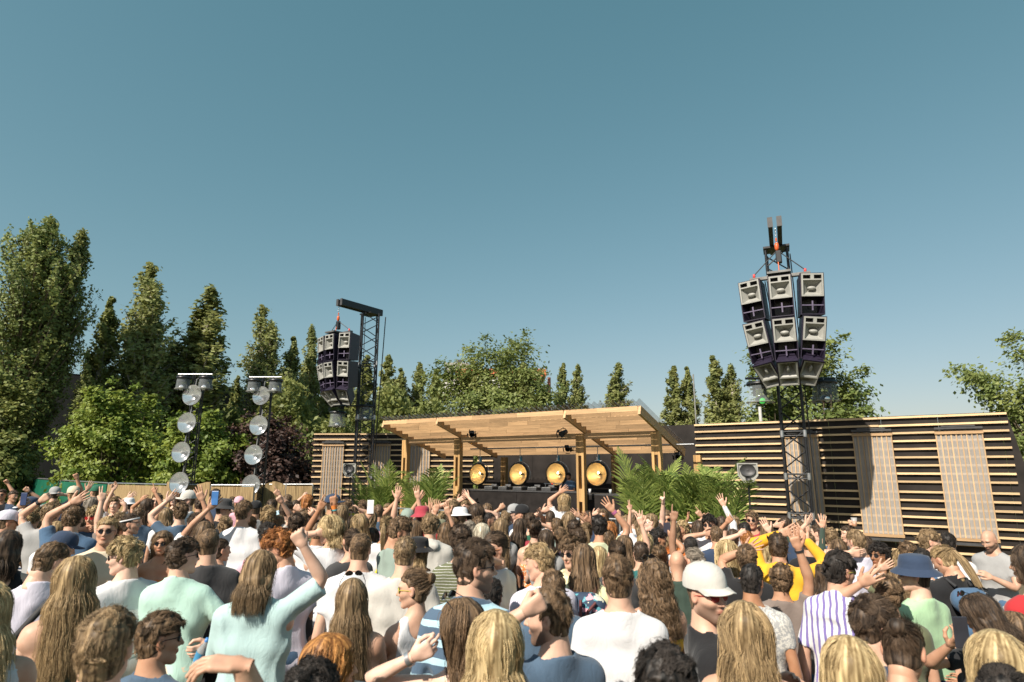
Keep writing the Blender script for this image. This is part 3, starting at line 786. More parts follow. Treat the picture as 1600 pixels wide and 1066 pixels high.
def tower_block():
    Y = 170; g = empty('apartment_building', at(775, 600, Y), 0, 'white building with orange roof edge, far behind the round tree', 'building'); g.location.z = 0
    a, c = at(706, 580, Y), at(852, 570, Y)
    ox = g.location.x; z = at(780, 594, Y).z
    M_WB = mat('white_render', (.75, .74, .72), .7, var=.08, scale=1, bump=0)
    M_OR = mat('orange_cladding', (.62, .17, .07), .6, var=.15, scale=1, bump=0)
    MB().box((2, 0, z / 2), (c.x - a.x - 12, 14, z)).build('wall', M_WB, g)
    MB().box((1.5, 0, z + 1.0), (c.x - a.x - 2, 15, 2)).build('roof_storey', M_OR, g)
    w = MB().box((0, 0, 0), (1.6, .3, 1.4)).mesh('window', M_DGREY)
    for i in range(7):
        for j in range(4): link('window', w, g, (-10 + i * 4, -7.1, z - 3 - j * 3.2))
    MB().box((a.x - ox + 2, 2, z - 1.5), (9, 6, 5)).build('stair_tower', M_WB, g)
    MB().box((a.x - ox + 2, 0, z + 3.2), (1.5, 1.5, 5)).build('tank_column', M_DGREY, g)
    MB().box((a.x - ox + 1.6, 0, at(700, 575, Y).z), (6.5, 6, 2.0)).build('roof_deck', M_GREY, g)
tower_block()

# signal and motor cables looping from the arrays to their masts
def loop_cable(a, c, sag, label, r=.012):
    a, c = Vector(a), Vector(c); pts = []
    for i in range(13):
        t = i / 12; p = a.lerp(c, t); p.z -= sag * 4 * t * (1 - t); pts.append(p)
    o = MB().path(pts, r, 5).build('cable', M_BLACK); tag(o, label, 'cable')
loop_cable((eR.x + .3, eR.y + .3, 6.7), (mR.x + .1, mR.y - .2, 5.6), .55, 'black cable looping from the top of the right array to its mast')
loop_cable((eR.x - .2, eR.y + .35, 6.65), (mR.x - .15, mR.y - .25, 4.9), .35, 'second black cable behind the right array, nearer the left column')
loop_cable((eL.x + .3, eL.y + .3, 7.0), (mL.x - .1, mL.y - .2, 6.0), .5, 'black cable looping from the left array to its mast')
loop_cable((mR.x + .2, mR.y - .3, 7.6), (mR.x + .28, mR.y - .3, .1), 0.0, 'straight black cable running down the right mast', .014)
loop_cable((mL.x - .1, mL.y - .33, 7.8), (mL.x - .06, mL.y - .36, .1), 0.0, 'straight black cable running down the left mast', .014)
# ---------------- vegetation ----------------
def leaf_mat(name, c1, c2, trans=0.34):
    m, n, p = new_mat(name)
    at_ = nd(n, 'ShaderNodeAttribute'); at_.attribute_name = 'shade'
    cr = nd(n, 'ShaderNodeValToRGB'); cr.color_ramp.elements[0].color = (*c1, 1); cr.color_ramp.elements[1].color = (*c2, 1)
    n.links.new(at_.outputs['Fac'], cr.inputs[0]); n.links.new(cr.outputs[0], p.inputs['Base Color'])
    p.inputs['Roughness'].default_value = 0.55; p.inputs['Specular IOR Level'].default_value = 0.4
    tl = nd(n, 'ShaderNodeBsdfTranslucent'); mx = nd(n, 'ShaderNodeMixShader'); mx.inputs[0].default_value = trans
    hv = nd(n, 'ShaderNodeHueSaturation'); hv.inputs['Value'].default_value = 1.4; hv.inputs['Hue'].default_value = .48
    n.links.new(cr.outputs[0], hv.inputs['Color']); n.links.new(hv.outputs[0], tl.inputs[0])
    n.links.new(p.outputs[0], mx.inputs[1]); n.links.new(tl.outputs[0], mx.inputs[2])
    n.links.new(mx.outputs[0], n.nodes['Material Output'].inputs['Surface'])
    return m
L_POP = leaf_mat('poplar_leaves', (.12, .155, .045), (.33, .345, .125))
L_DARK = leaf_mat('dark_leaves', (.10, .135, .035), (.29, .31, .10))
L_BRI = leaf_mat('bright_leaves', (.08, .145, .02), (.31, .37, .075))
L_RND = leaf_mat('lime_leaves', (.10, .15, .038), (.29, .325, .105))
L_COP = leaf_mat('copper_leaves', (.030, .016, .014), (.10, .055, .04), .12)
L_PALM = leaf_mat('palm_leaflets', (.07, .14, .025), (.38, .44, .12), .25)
M_BARK = mat('tree_bark', (.16, .12, .085), .9, var=.35, scale=14, bump=.5, stretch=(1, 1, .25), bdist=.03)
M_BARKP = mat('pale_bark', (.30, .27, .22), .85, var=.3, scale=14, bump=.4, stretch=(1, 1, .25), bdist=.03)

def leaves_mesh(name, P, size, r, clump_shade, outw=None):
    """P (n,3) leaf centres -> folded two-triangle leaves with random orientation"""
    n = len(P)
    # blades turn their faces outwards and up, towards the light, with a lot of scatter
    N = r.normal(size=(n, 3)) * .55
    if outw is not None: N = N + outw / (np.linalg.norm(outw, axis=1)[:, None] + 1e-6) * .8
    N[:, 2] += .35; N /= np.linalg.norm(N, axis=1)[:, None]
    a = r.normal(size=(n, 3)); a -= (a * N).sum(1)[:, None] * N; a /= np.linalg.norm(a, axis=1)[:, None]
    b = np.cross(N, a)
    s = size * r.uniform(.6, 1.25, n)[:, None]
    v = np.stack([P - a * s, P + b * s * .62, P + a * s, P - b * s * .62], 1).reshape(-1, 3)
    f = np.arange(4 * n).reshape(n, 4)
    me = mesh_np(name, v, f, smooth=False)
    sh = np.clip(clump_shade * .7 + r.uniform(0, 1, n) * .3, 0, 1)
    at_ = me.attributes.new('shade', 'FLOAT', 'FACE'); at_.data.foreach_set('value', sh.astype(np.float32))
    return me
def limbs(name, segs, material):
    b = MB()
    for a, c, r0, r1 in segs: b.tube(a, c, r0, 6, r1, caps=False)
    return b.mesh(name, material)
def poplar_geo(seed, h, w, n_leaf, leaf, forks=1, lean=0.0, tight=1.0, base=.1, mat_=None):
    r = np.random.default_rng(seed); segs = []; C = []; S = []; SC = []
    stems = []
    for k in range(forks):
        a = r.uniform(0, 6.28); d = 0 if forks == 1 else w * .22
        dx, dy = math.cos(a + k * 6.28 / forks) * d, math.sin(a + k * 6.28 / forks) * d
        hh = h * (1 if k == 0 else r.uniform(.72, .93)); stems.append((dx, dy, hh))
    for (dx, dy, hh) in stems:
        n = 9; pts = []
        for i in range(n + 1):
            t = i / n
            pts.append(np.array([dx * min(1, t * 2.2) + lean * hh * t * t + r.normal() * .03 * w, dy * min(1, t * 2.2) + r.normal() * .03 * w, hh * t * .97]))
        for i in range(n): segs.append((pts[i], pts[i + 1], .02 * hh * (1 - i / n) + .02, .02 * hh * (1 - (i + 1) / n) + .015))
        nb = int(120 * hh / 12 * tight)
        for k in range(nb):
            t = base + (1 - base) * (k + r.uniform(0, 1)) / nb
            j = min(n - 1, int(t * n)); f = t * n - j; p0 = pts[j] * (1 - f) + pts[j + 1] * f
            prof = math.sin(min(1, (t - base * .6) / .33) * 1.57) * (1 - max(0, (t - .25) / .75) ** 1.9 * .95)
            wr = .5 * w * prof * r.uniform(.7, 1.12) / (1 if forks == 1 else 1.35)
            an = r.uniform(0, 6.28); L = wr * 1.9
            d = np.array([math.cos(an) * wr, math.sin(an) * wr, L * .95])
            segs.append((p0, p0 + d, .012 * hh * (1 - t) * .5 + .012, .006))
            m = max(3, int(4 + 5 * wr))
            sh = r.uniform(0, 1)
            for q in range(m):
                u = .25 + .8 * q / m
                c = p0 + d * u + r.normal(size=3) * .10 * w * .4 * (1.1 - .8 * t)
                if c[2] > hh: c[2] = hh - r.uniform(0, .06) * hh
                C.append(c); S.append(np.clip(sh + r.normal() * .15, 0, 1)); SC.append(1.05 - .62 * c[2] / hh)
    C = np.array(C); S = np.array(S)
    o0 = np.array([stems[0][0], stems[0][1], 0]); C = C - o0; segs = [(a - o0, c - o0, e, f) for a, c, e, f in segs]
    idx = r.integers(0, len(C), n_leaf)
    SC = np.array(SC)
    P = C[idx] + r.normal(size=(n_leaf, 3)) * np.array([.085, .085, .17]) * (min(w, 4) * .30 + .45) * SC[idx][:, None]
    k = P[:, 2] > .5; P = P[k]; idx = idx[k]
    ow = P.copy(); ow[:, 2] = 0; ow[:, :2] -= C[idx][:, :2] * .4
    return leaves_mesh('crown', P, leaf, r, S[idx], ow), segs
def blob_geo(seed, rad, n_leaf, leaf, nclump=60, hollow=.55, zoff=0.0, flat_bottom=-0.9):
    r = np.random.default_rng(seed); rad = np.array(rad)
    C = []; S = []; segs = []
    for k in range(nclump):
        d = r.normal(size=3); d /= np.linalg.norm(d)
        d[2] = max(d[2], flat_bottom)
        q = r.uniform(hollow, 1.0) * r.uniform(.85, 1.12)
        c = d * rad * q + np.array([0, 0, zoff]); C.append(c); S.append(r.uniform(0, 1))
        st = np.array([0, 0, zoff - rad[2] * .9]); mid = st * .4 + c * .6 + np.array([0, 0, -.1 * rad[2]])
        segs.append((st + (mid - st) * .25, mid, .05 * rad[0] * .5, .03 * rad[0] * .4)); segs.append((mid, c, .03 * rad[0] * .4, .006))
    C = np.array(C); S = np.array(S)
    # twiglets sticking out for an uneven outline
    ex = []
    for k in range(nclump * 2):
        i = r.integers(0, nclump); d = C[i] - np.array([0, 0, zoff]); d = d / (np.linalg.norm(d) + 1e-6)
        ex.append(C[i] + d * rad.mean() * r.uniform(.05, .24) + r.normal(size=3) * rad.mean() * .08)
    C2 = np.concatenate([C, np.array(ex)]); S2 = np.concatenate([S, r.uniform(0, 1, len(ex))])
    sz = np.concatenate([np.full(len(C), .125), np.full(len(ex), .055)]) * rad.mean()
    pr = sz ** 1.6; pr /= pr.sum()
    idx = r.choice(len(C2), n_leaf, p=pr)
    P = C2[idx] + r.normal(size=(n_leaf, 3)) * sz[idx][:, None] * np.array([1, 1, .7])
    return leaves_mesh('crown', P, leaf, r, S2[idx], P - C2[idx] * .5 - np.array([0, 0, zoff]) * .5), segs

def tree(name, loc, crown, trunk, lmat, bmat, label, cat, group=None, s=(1, 1, 1), rz=0.0):
    g = empty(name, loc, rz, label, cat, group); g.scale = s
    if not crown.materials: crown.materials.append(lmat)
    c = link('crown', crown, g); c.material_slots[0].link = 'OBJECT'; c.material_slots[0].material = lmat
    t = link('trunk', trunk, g); t.material_slots[0].link = 'OBJECT'; t.material_slots[0].material = bmat
    return g
PH = []
for k, (forks, w) in enumerate(((1, 1.95), (2, 2.5), (1, 1.75), (3, 2.9))):
    cr, sg = poplar_geo(100 + k, 12, w, 15500, .085, forks)
    PH.append((cr, limbs('trunk', sg, M_BARKP)))
# px, ytop, Y, kind, width scale, material, label
POP = [
 (176, 449, 34, 2, 1.1, L_DARK, 'narrow poplar just left of the tall one, its lower top'),
 (236, 392, 36, 3, 1.15, L_POP, 'tall poplar rising second from the left cluster'),
 (140, 560, 31, 1, 1.2, L_DARK, 'short dark poplar between the left giants and the bushy tree'),
 (273, 524, 38, 2, 1.2, L_POP, 'small pale poplar left of the left lighting truss top'),
 (331, 433, 38, 1, 1.7, L_POP, 'broad tall poplar directly above the left lighting truss'),
 (372, 578, 44, 2, 1.1, L_DARK, 'low poplar between the two lighting trusses'),
 (412, 462, 42, 3, 1.1, L_POP, 'tall poplar directly above the right lighting truss'),
 (461, 514, 44, 2, 1.1, L_POP, 'slim poplar right of the right lighting truss'),
 (489, 497, 46, 1, 1.0, L_POP, 'pointed poplar just left of the left loudspeaker array'),
 (520, 560, 48, 2, 1.1, L_DARK, 'poplar half hidden behind the left loudspeaker array'),
 (573, 545, 52, 2, 1.0, L_POP, 'poplar seen through the left truss tower'),
 (607, 545, 58, 0, .85, L_POP, 'pointed poplar first to the right of the left truss tower'),
 (628, 566, 58, 2, .9, L_POP, 'second poplar right of the left truss tower'),
 (656, 557, 60, 0, .8, L_POP, 'third poplar right of the left truss tower, above the pergola corner'),
 (682, 568, 60, 2, 1.0, L_POP, 'poplar touching the left side of the round tree'),
 (879, 558, 62, 2, .9, L_POP, 'left of two poplars right of the round tree'),
 (901, 560, 62, 0, .85, L_POP, 'right of two poplars right of the round tree'),
 (742, 572, 54, 2, 1.0, L_POP, 'pale poplar in front of the left half of the round tree'),
 (818, 556, 54, 0, 1.0, L_POP, 'pale poplar in front of the right half of the round tree'),
 (965, 558, 50, 1, 1.25, L_POP, 'lone poplar above the front right corner of the pergola'),
 (1051, 562, 46, 2, 1.15, L_POP, 'left of twin poplars above the black back wall'),
 (1073, 563, 46, 2, .95, L_POP, 'right of twin poplars above the black back wall'),
 (1114, 545, 44, 2, 1.1, L_POP, 'left stem poplar of the pair left of the right array'),
 (1140, 560, 44, 1, 1.1, L_POP, 'right stem poplar of the pair left of the right array'),
]
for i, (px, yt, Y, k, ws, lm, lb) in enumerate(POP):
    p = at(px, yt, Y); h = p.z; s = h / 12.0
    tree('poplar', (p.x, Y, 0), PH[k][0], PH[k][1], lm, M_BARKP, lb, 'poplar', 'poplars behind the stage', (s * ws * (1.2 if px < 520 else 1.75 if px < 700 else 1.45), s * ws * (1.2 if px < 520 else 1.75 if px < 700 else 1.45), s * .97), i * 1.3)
# the two giants at the left edge
cr, sg = poplar_geo(31, 16.5, 5.4, 25000, .10, 1, lean=.05, tight=1.5, base=.05)
p = at(82, 328, 30); tree('poplar', (p.x - .6, 30, 0), cr, limbs('trunk', sg, M_BARK), L_RND, M_BARK, 'giant poplar with the highest top at the left edge', 'poplar', 'poplars behind the stage', (1, 1, p.z / 16.9), 0)
cr, sg = poplar_geo(37, 16.5, 3.3, 24000, .10, 1, lean=.08, tight=1.5, base=.08)
p = at(127, 343, 31); tree('poplar', (p.x - 1.0, 31, 0), cr, limbs('trunk', sg, M_BARK), L_POP, M_BARK, 'giant leaning poplar right beside the highest one', 'poplar', 'poplars behind the stage', (1, 1, p.z / 16.9), 0)
def blob_tree(seed, px, ytop, Y, hw_px, zc_frac, lm, lb, n, leaf, name, cat, hgt=None, group=None, ncl=70, hollow=.5, bm=None, depth=1.0):
    p = at(px, ytop, Y); H_ = p.z; rx = hw_px / F * Y
    rz_ = H_ * zc_frac
    cr, sg = blob_geo(seed, (rx, rx * depth, rz_), n, leaf, ncl, hollow, zoff=H_ - rz_)
    st = np.array([0, 0, 0.0]); sg = list(sg); sg.append((st, np.array([0, 0, max(.3, H_ - rz_ * 1.6)]), rx * .06 + .05, rx * .045 + .03)); sg.append((np.array([0, 0, max(.3, H_ - rz_ * 1.6)]), np.array([0, 0, H_ - rz_ * .5]), rx * .045 + .03, rx * .02 + .02))
    return tree(name, (p.x, Y, 0), cr, limbs('trunk', sg, bm or M_BARK), lm, bm or M_BARK, lb, cat, group)
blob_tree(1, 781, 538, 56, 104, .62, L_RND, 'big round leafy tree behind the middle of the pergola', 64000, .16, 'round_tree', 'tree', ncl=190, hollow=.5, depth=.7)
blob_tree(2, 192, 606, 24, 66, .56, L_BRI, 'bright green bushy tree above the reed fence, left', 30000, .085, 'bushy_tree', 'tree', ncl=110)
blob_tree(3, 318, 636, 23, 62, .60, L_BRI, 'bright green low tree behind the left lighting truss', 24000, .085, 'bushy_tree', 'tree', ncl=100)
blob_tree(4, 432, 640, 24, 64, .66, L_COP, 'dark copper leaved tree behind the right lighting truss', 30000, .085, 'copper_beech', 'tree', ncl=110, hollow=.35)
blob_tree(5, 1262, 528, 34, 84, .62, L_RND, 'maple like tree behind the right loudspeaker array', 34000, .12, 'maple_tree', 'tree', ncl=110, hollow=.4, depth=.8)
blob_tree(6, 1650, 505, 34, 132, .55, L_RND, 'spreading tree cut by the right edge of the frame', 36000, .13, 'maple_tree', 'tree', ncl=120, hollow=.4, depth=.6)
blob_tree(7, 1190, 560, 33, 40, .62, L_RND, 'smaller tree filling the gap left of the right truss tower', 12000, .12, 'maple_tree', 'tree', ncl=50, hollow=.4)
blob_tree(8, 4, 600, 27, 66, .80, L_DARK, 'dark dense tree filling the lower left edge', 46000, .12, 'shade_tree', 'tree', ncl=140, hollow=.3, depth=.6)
def hedge(pts, h, depth, n, leaf, lm, label, seed):
    r = np.random.default_rng(seed); P = []
    a, c = np.array(pts[0]), np.array(pts[1])
    t = r.uniform(0, 1, n); tops = h * (.72 + .16 * np.sin(t * 17) + .12 * np.sin(t * 41 + 1))
    z = tops * (1 - r.uniform(0, 1, n) ** 1.4)
    y = r.normal(size=n) * depth * .4
    P = np.stack([a[0] + (c[0] - a[0]) * t, a[1] + (c[1] - a[1]) * t + y, z], 1) + r.normal(size=(n, 3)) * .12
    me = leaves_mesh('hedge', P, leaf, r, .5 + .5 * np.sin(P[:, 0] * 2.1) * np.sin(P[:, 2] * 1.9)); me.materials.append(lm)
    tag(link('undergrowth', me), label, 'undergrowth', None, 'stuff')
hedge([(-24.5, 39), (-3.5, 41)], 8.0, 3.0, 36000, .17, L_DARK, 'dense dark undergrowth behind the left fence', 5)
hedge([(-17, 25.5), (-6.6, 27.5)], 3.2, 1.2, 16000, .10, L_DARK, 'dark shrubs close behind the reed fence', 6)
hedge([(-14, 54), (14, 62)], 8.2, 3.0, 30000, .2, L_DARK, 'dark shrubs behind the pergola roof', 7)
hedge([(8, 36), (22, 38)], 4.6, 2.0, 9000, .16, L_RND, 'green shrubs behind the right slatted wall', 8)

# palms
def frond_mesh(seed, L=1.5, pairs=34, droop=.55):
    r = np.random.default_rng(seed); V = []; Fc = []; b = MB()
    n = 14; pts = []
    for i in range(n + 1):
        t = i / n; ang = R(80) - droop * 1.5 * t ** 1.7
        pts.append(ang)
    P = [np.array([0., 0., 0.])]
    for i in range(n):
        P.append(P[-1] + np.array([math.cos(pts[i]), 0, math.sin(pts[i])]) * L / n)
    for i in range(n): b.tube(P[i], P[i + 1], .013 * (1 - i / n) + .003, 4, .013 * (1 - (i + 1) / n) + .003, caps=False)
    for k in range(pairs):
        t = .16 + .84 * (k + .5) / pairs; i = min(n - 1, int(t * n)); f = t * n - i
        p = P[i] * (1 - f) + P[i + 1] * f; d = (P[i + 1] - P[i]); d /= np.linalg.norm(d)
        ln = L * .36 * math.sin(math.pi * min(1, .22 + t * .8)) * r.uniform(.85, 1.1) + .05
        for s in (-1, 1):
            side = np.array([0, s, 0]) * .78 + d * (.55 + .35 * t) + np.array([0, 0, r.normal() * .13 + .12]); side /= np.linalg.norm(side)
            tip = p + side * ln + np.array([0, 0, -.18 * ln]); mid = p + side * ln * .5
            w = d * .017
            b.add([p - w, p + w, mid + w * 1.1, tip, mid - w * 1.1], [(0, 1, 2, 4), (4, 2, 3)], True)
    me = b.mesh('frond', L_PALM)
    sh = me.attributes.new('shade', 'FLOAT', 'FACE'); sh.data.foreach_set('value', np.clip(r.uniform(0, 1, len(me.polygons)) * .6 + .4 * r.uniform(), 0, 1).astype(np.float32))
    return me
FR = [frond_mesh(i, 1.5, 25, dr) for i, dr in enumerate((.3, .55, .8, 1.05))]
M_POT = mat('woven_pot', (.20, .12, .06), .8, var=.3, scale=30, bump=.3)
def palm(px, Y, ztop, nf, label, s=1.0, pz=.45, spread=1.0):
    p = at(px, 740, Y); g = empty('potted_palm', (p.x, Y, 0), 0, label, 'palm', 'potted palms beside the pergola')
    MB().lathe([(.001, .02), (.2, .02), (.27, pz), (.25, pz), (.001, pz - .05)], 18).build('pot', M_POT, g)
    b = MB()
    r = random.Random(int(px))
    for k in range(5): b.tube((r.uniform(-.08, .08), r.uniform(-.08, .08), pz - .08), (r.uniform(-.16, .16), r.uniform(-.16, .16), pz + .5), .03, 6, .02)
    b.build('stem', M_BARK, g)
    for k in range(nf):
        o = link('frond', FR[r.choice((0, 0, 1, 1, 2, 2, 3))], g)
        sc = (ztop - pz - .15) / 1.42 * r.uniform(.80, 1.12) * 1.10
        o.scale = (sc * .66, sc * .8, sc)
        o.location = (r.uniform(-.1, .1), r.uniform(-.1, .1), pz + .1)
        o.rotation_euler = (r.uniform(-.12, .12), r.uniform(-.1, .3), k * 2.399 + r.uniform(-.3, .3))
palm(572, 19.6, 2.0, 9, 'leftmost potted palm, left of the first pergola post')
palm(600, 19.2, 2.3, 11, 'bushy potted palm directly left of the first pergola post')
palm(648, 18.8, 2.0, 10, 'potted palm right beside the first pergola post')
palm(672, 18.6, 2.5, 12, 'tall potted palm between the two left pergola posts')
palm(1000, 15.2, 2.45, 11, 'potted palm left of the front right pergola post')
palm(1050, 14.9, 2.6, 12, 'large potted palm right of the front right pergola post')
palm(1088, 14.6, 2.5, 10, 'second potted palm from the right')
palm(1124, 14.3, 2.65, 10, 'rightmost potted palm before the slatted wall')
# ---------------- figure kit: signed distance fields -> surface nets ----------------
def snets(f, o, h):
    f = np.asarray(f, np.float32)
    ins = f < 0
    nx, ny, nz = f.shape
    cnt = np.zeros((nx - 1, ny - 1, nz - 1), np.uint8)
    for dx in (0, 1):
        for dy in (0, 1):
            for dz in (0, 1):
                cnt += ins[dx:nx - 1 + dx, dy:ny - 1 + dy, dz:nz - 1 + dz]
    act = (cnt > 0) & (cnt < 8)
    I = np.argwhere(act)
    if len(I) == 0: return np.zeros((0, 3)), np.zeros((0, 4), int)
    ids = np.full(act.shape, -1, np.int32); ids[act] = np.arange(len(I))
    acc = np.zeros((len(I), 3), np.float32); num = np.zeros(len(I), np.float32)
    for ax in range(3):
        a1, a2 = [a for a in range(3) if a != ax]
        for u in (0, 1):
            for v in (0, 1):
                A = I.copy(); A[:, a1] += u; A[:, a2] += v
                B = A.copy(); B[:, ax] += 1
                fa, fb = f[A[:, 0], A[:, 1], A[:, 2]], f[B[:, 0], B[:, 1], B[:, 2]]
                k = (fa < 0) != (fb < 0)
                t = np.where(k, fa / np.where(k, fa - fb, 1), 0)
                P = (A - I).astype(np.float32); P[:, ax] += t
                acc[k] += P[k]; num += k
    V = (I + acc / num[:, None]) * h + o
    Q = []
    for ax in range(3):
        a1, a2 = (ax + 1) % 3, (ax + 2) % 3
        sl0 = [slice(None)] * 3; sl1 = [slice(None)] * 3
        sl0[ax] = slice(0, -1); sl1[ax] = slice(1, None)
        ch = ins[tuple(sl0)] != ins[tuple(sl1)]
        E = np.argwhere(ch)
        E = E[(E[:, a1] > 0) & (E[:, a2] > 0) & (E[:, a1] < f.shape[a1] - 1) & (E[:, a2] < f.shape[a2] - 1)]
        if len(E) == 0: continue
        c = []
        for d1, d2 in ((-1, -1), (0, -1), (0, 0), (-1, 0)):
            X = E.copy(); X[:, a1] += d1; X[:, a2] += d2
            c.append(ids[X[:, 0], X[:, 1], X[:, 2]])
        q = np.stack(c, 1); inside0 = ins[E[:, 0], E[:, 1], E[:, 2]]
        q[~inside0] = q[~inside0][:, ::-1]
        Q.append(q)
    return V.astype(np.float32), np.concatenate(Q)
class Grid:
    def __init__(s, lo, hi, h):
        s.o = np.array(lo, np.float32); s.h = h
        n = np.ceil((np.array(hi) - s.o) / h).astype(int) + 1
        ax = [s.o[i] + h * np.arange(n[i], dtype=np.float32) for i in range(3)]
        s.X, s.Y, s.Z = np.meshgrid(*ax, indexing='ij')
    def net(s, f): return snets(f, s.o, s.h)
def g_cone(g, a, b, ra, rb, fy=1.0):
    """round cone from a to b; fy squashes depth"""
    ax, ay, az = a; bx, by, bz = b
    dx, dy, dz = bx - ax, (by - ay) / fy, bz - az
    px, py, pz = g.X - ax, (g.Y - ay) / fy, g.Z - az
    L = dx * dx + dy * dy + dz * dz + 1e-9
    t = np.clip((px * dx + py * dy + pz * dz) / L, 0, 1)
    return np.sqrt((px - t * dx) ** 2 + (py - t * dy) ** 2 + (pz - t * dz) ** 2) - (ra + (rb - ra) * t)
def g_ell(g, c, r):
    x, y, z = (g.X - c[0]) / r[0], (g.Y - c[1]) / r[1], (g.Z - c[2]) / r[2]
    k = np.sqrt(x * x + y * y + z * z)
    return (k - 1) * min(r)  * (0.6 + 0.4 * (k > 1))
def smin(a, b, k):
    h = np.clip(.5 + .5 * (b - a) / k, 0, 1)
    return b + (a - b) * h - k * h * (1 - h)
def smax(a, b, k): return -smin(-a, -b, k)
def wob(X, Y, Z, s, seed, oct=2):
    r = np.random.default_rng(seed); v = 0; amp = 1
    for o in range(oct):
        for k in range(3):
            d = r.normal(size=3); d *= s * 2 ** o / np.linalg.norm(d); ph = r.uniform(0, 6.28)
            q = r.normal(size=3); q *= s * .7 * 2 ** o / np.linalg.norm(q)
            v = v + amp * np.sin(d[0] * X + d[1] * Y + d[2] * Z + ph + 1.3 * np.sin(q[0] * X + q[1] * Y + q[2] * Z))
        amp *= .5
    return v / 3

# ---- head (origin = centre of head, facing +Y) ----
HS = .895
def head_sdf(g, fem=False, ears=True):
    jw = .043 if fem else .05; ch = .022 if fem else .028
    d = g_ell(g, (0, -.014, .024), (.077, .098, .096))
    d = smin(d, g_ell(g, (0, .022, -.022), (.062, .072, .088)), .03)
    for s in (-1, 1):
        d = smin(d, g_cone(g, (s * jw, .0, -.066), (s * .014, .066, -.104), .02, ch * .75), .03)
        d = smin(d, g_cone(g, (s * .036, .064, -.026), (s * .046, .045, -.02), .02, .02), .02)
    d = smin(d, g_cone(g, (-.03, .078, .028), (.03, .078, .028), .014, .014), .022)
    for s in (-1, 1): d = smax(d, -g_ell(g, (s * .031, .104, .008), (.022, .022, .016)), .016)
    for s in (-1, 1): d = np.minimum(d, g_ell(g, (s * .030, .076, .006), (.0135, .0125, .0115)))
    nr = .009 if fem else .011
    d = smin(d, g_cone(g, (0, .088, .014), (0, .112, -.028), .007, nr), .014)
    for s in (-1, 1): d = smin(d, g_cone(g, (s * .01, .098, -.032), (s * .012, .094, -.033), .007, .006), .008)
    d = smin(d, g_ell(g, (0, .088, -.058), (.024, .011, .0065)), .007)
    d = smin(d, g_ell(g, (0, .087, -.069), (.020, .011, .0065)), .007)
    if ears:
        for s in (-1, 1):
            e = g_ell(g, (s * .08, -.008, -.004), (.011, .02, .032))
            e = smax(e, -g_ell(g, (s * .09, .0, .0), (.008, .01, .018)), .006)
            d = smin(d, e, .008)
    nk = .050 if fem else .060
    d = smin(d, g_cone(g, (0, -.028, -.06), (0, -.04, -.19), nk, nk * 1.04), .03)
    return d
def head_mesh(h, fem):
    g = Grid((-.11, -.14, -.20), (.11, .14, .145), h)
    V, Q = g.net(head_sdf(g, fem))
    x, y, z = V.T
    face = y > .04
    lips = np.exp(-((x / .024) ** 4 + ((z + .0635) / .011) ** 4)) * face
    brow = np.exp(-(((np.abs(x) - .032) / .022) ** 4 + ((z - .031 + .25 * (np.abs(x) - .03)) / .0065) ** 4)) * face
    eye = np.exp(-(((np.abs(x) - .030) / .0135) ** 4 + ((z - .006) / .0075) ** 4)) * face * (y > .078)
    iris = np.exp(-(((np.abs(x) - .030) / .006) ** 4 + ((z - .006) / .006) ** 4)) * face * (y > .08)
    ear = (np.abs(x) > .073) * (y < .03) * (z > -.05) * (z < .04)
    beard = np.clip(1 - np.abs((z + .085) / .062) ** 3, 0, 1) * np.clip((y + .03) * 25, 0, 1) * (z < -.022) * (1 - lips) * (1 - np.exp(-((x / .02) ** 2 + ((z + .04) / .01) ** 2)) * .8)
    beard = np.where((z > -.048) & (np.abs(x) < .03), np.clip(beard - .2, 0, 1), beard)
    A = np.stack([np.clip(lips + .35 * ear, 0, 1), beard, np.clip(brow + iris, 0, 1), np.clip(eye - iris, 0, 1)], 1).astype(np.float32)
    return V * HS, Q, A
HEADS = {(lv, fem): head_mesh(h, fem) for lv, h in ((0, .0042), (1, .0078), (2, .011)) for fem in (0, 1)}

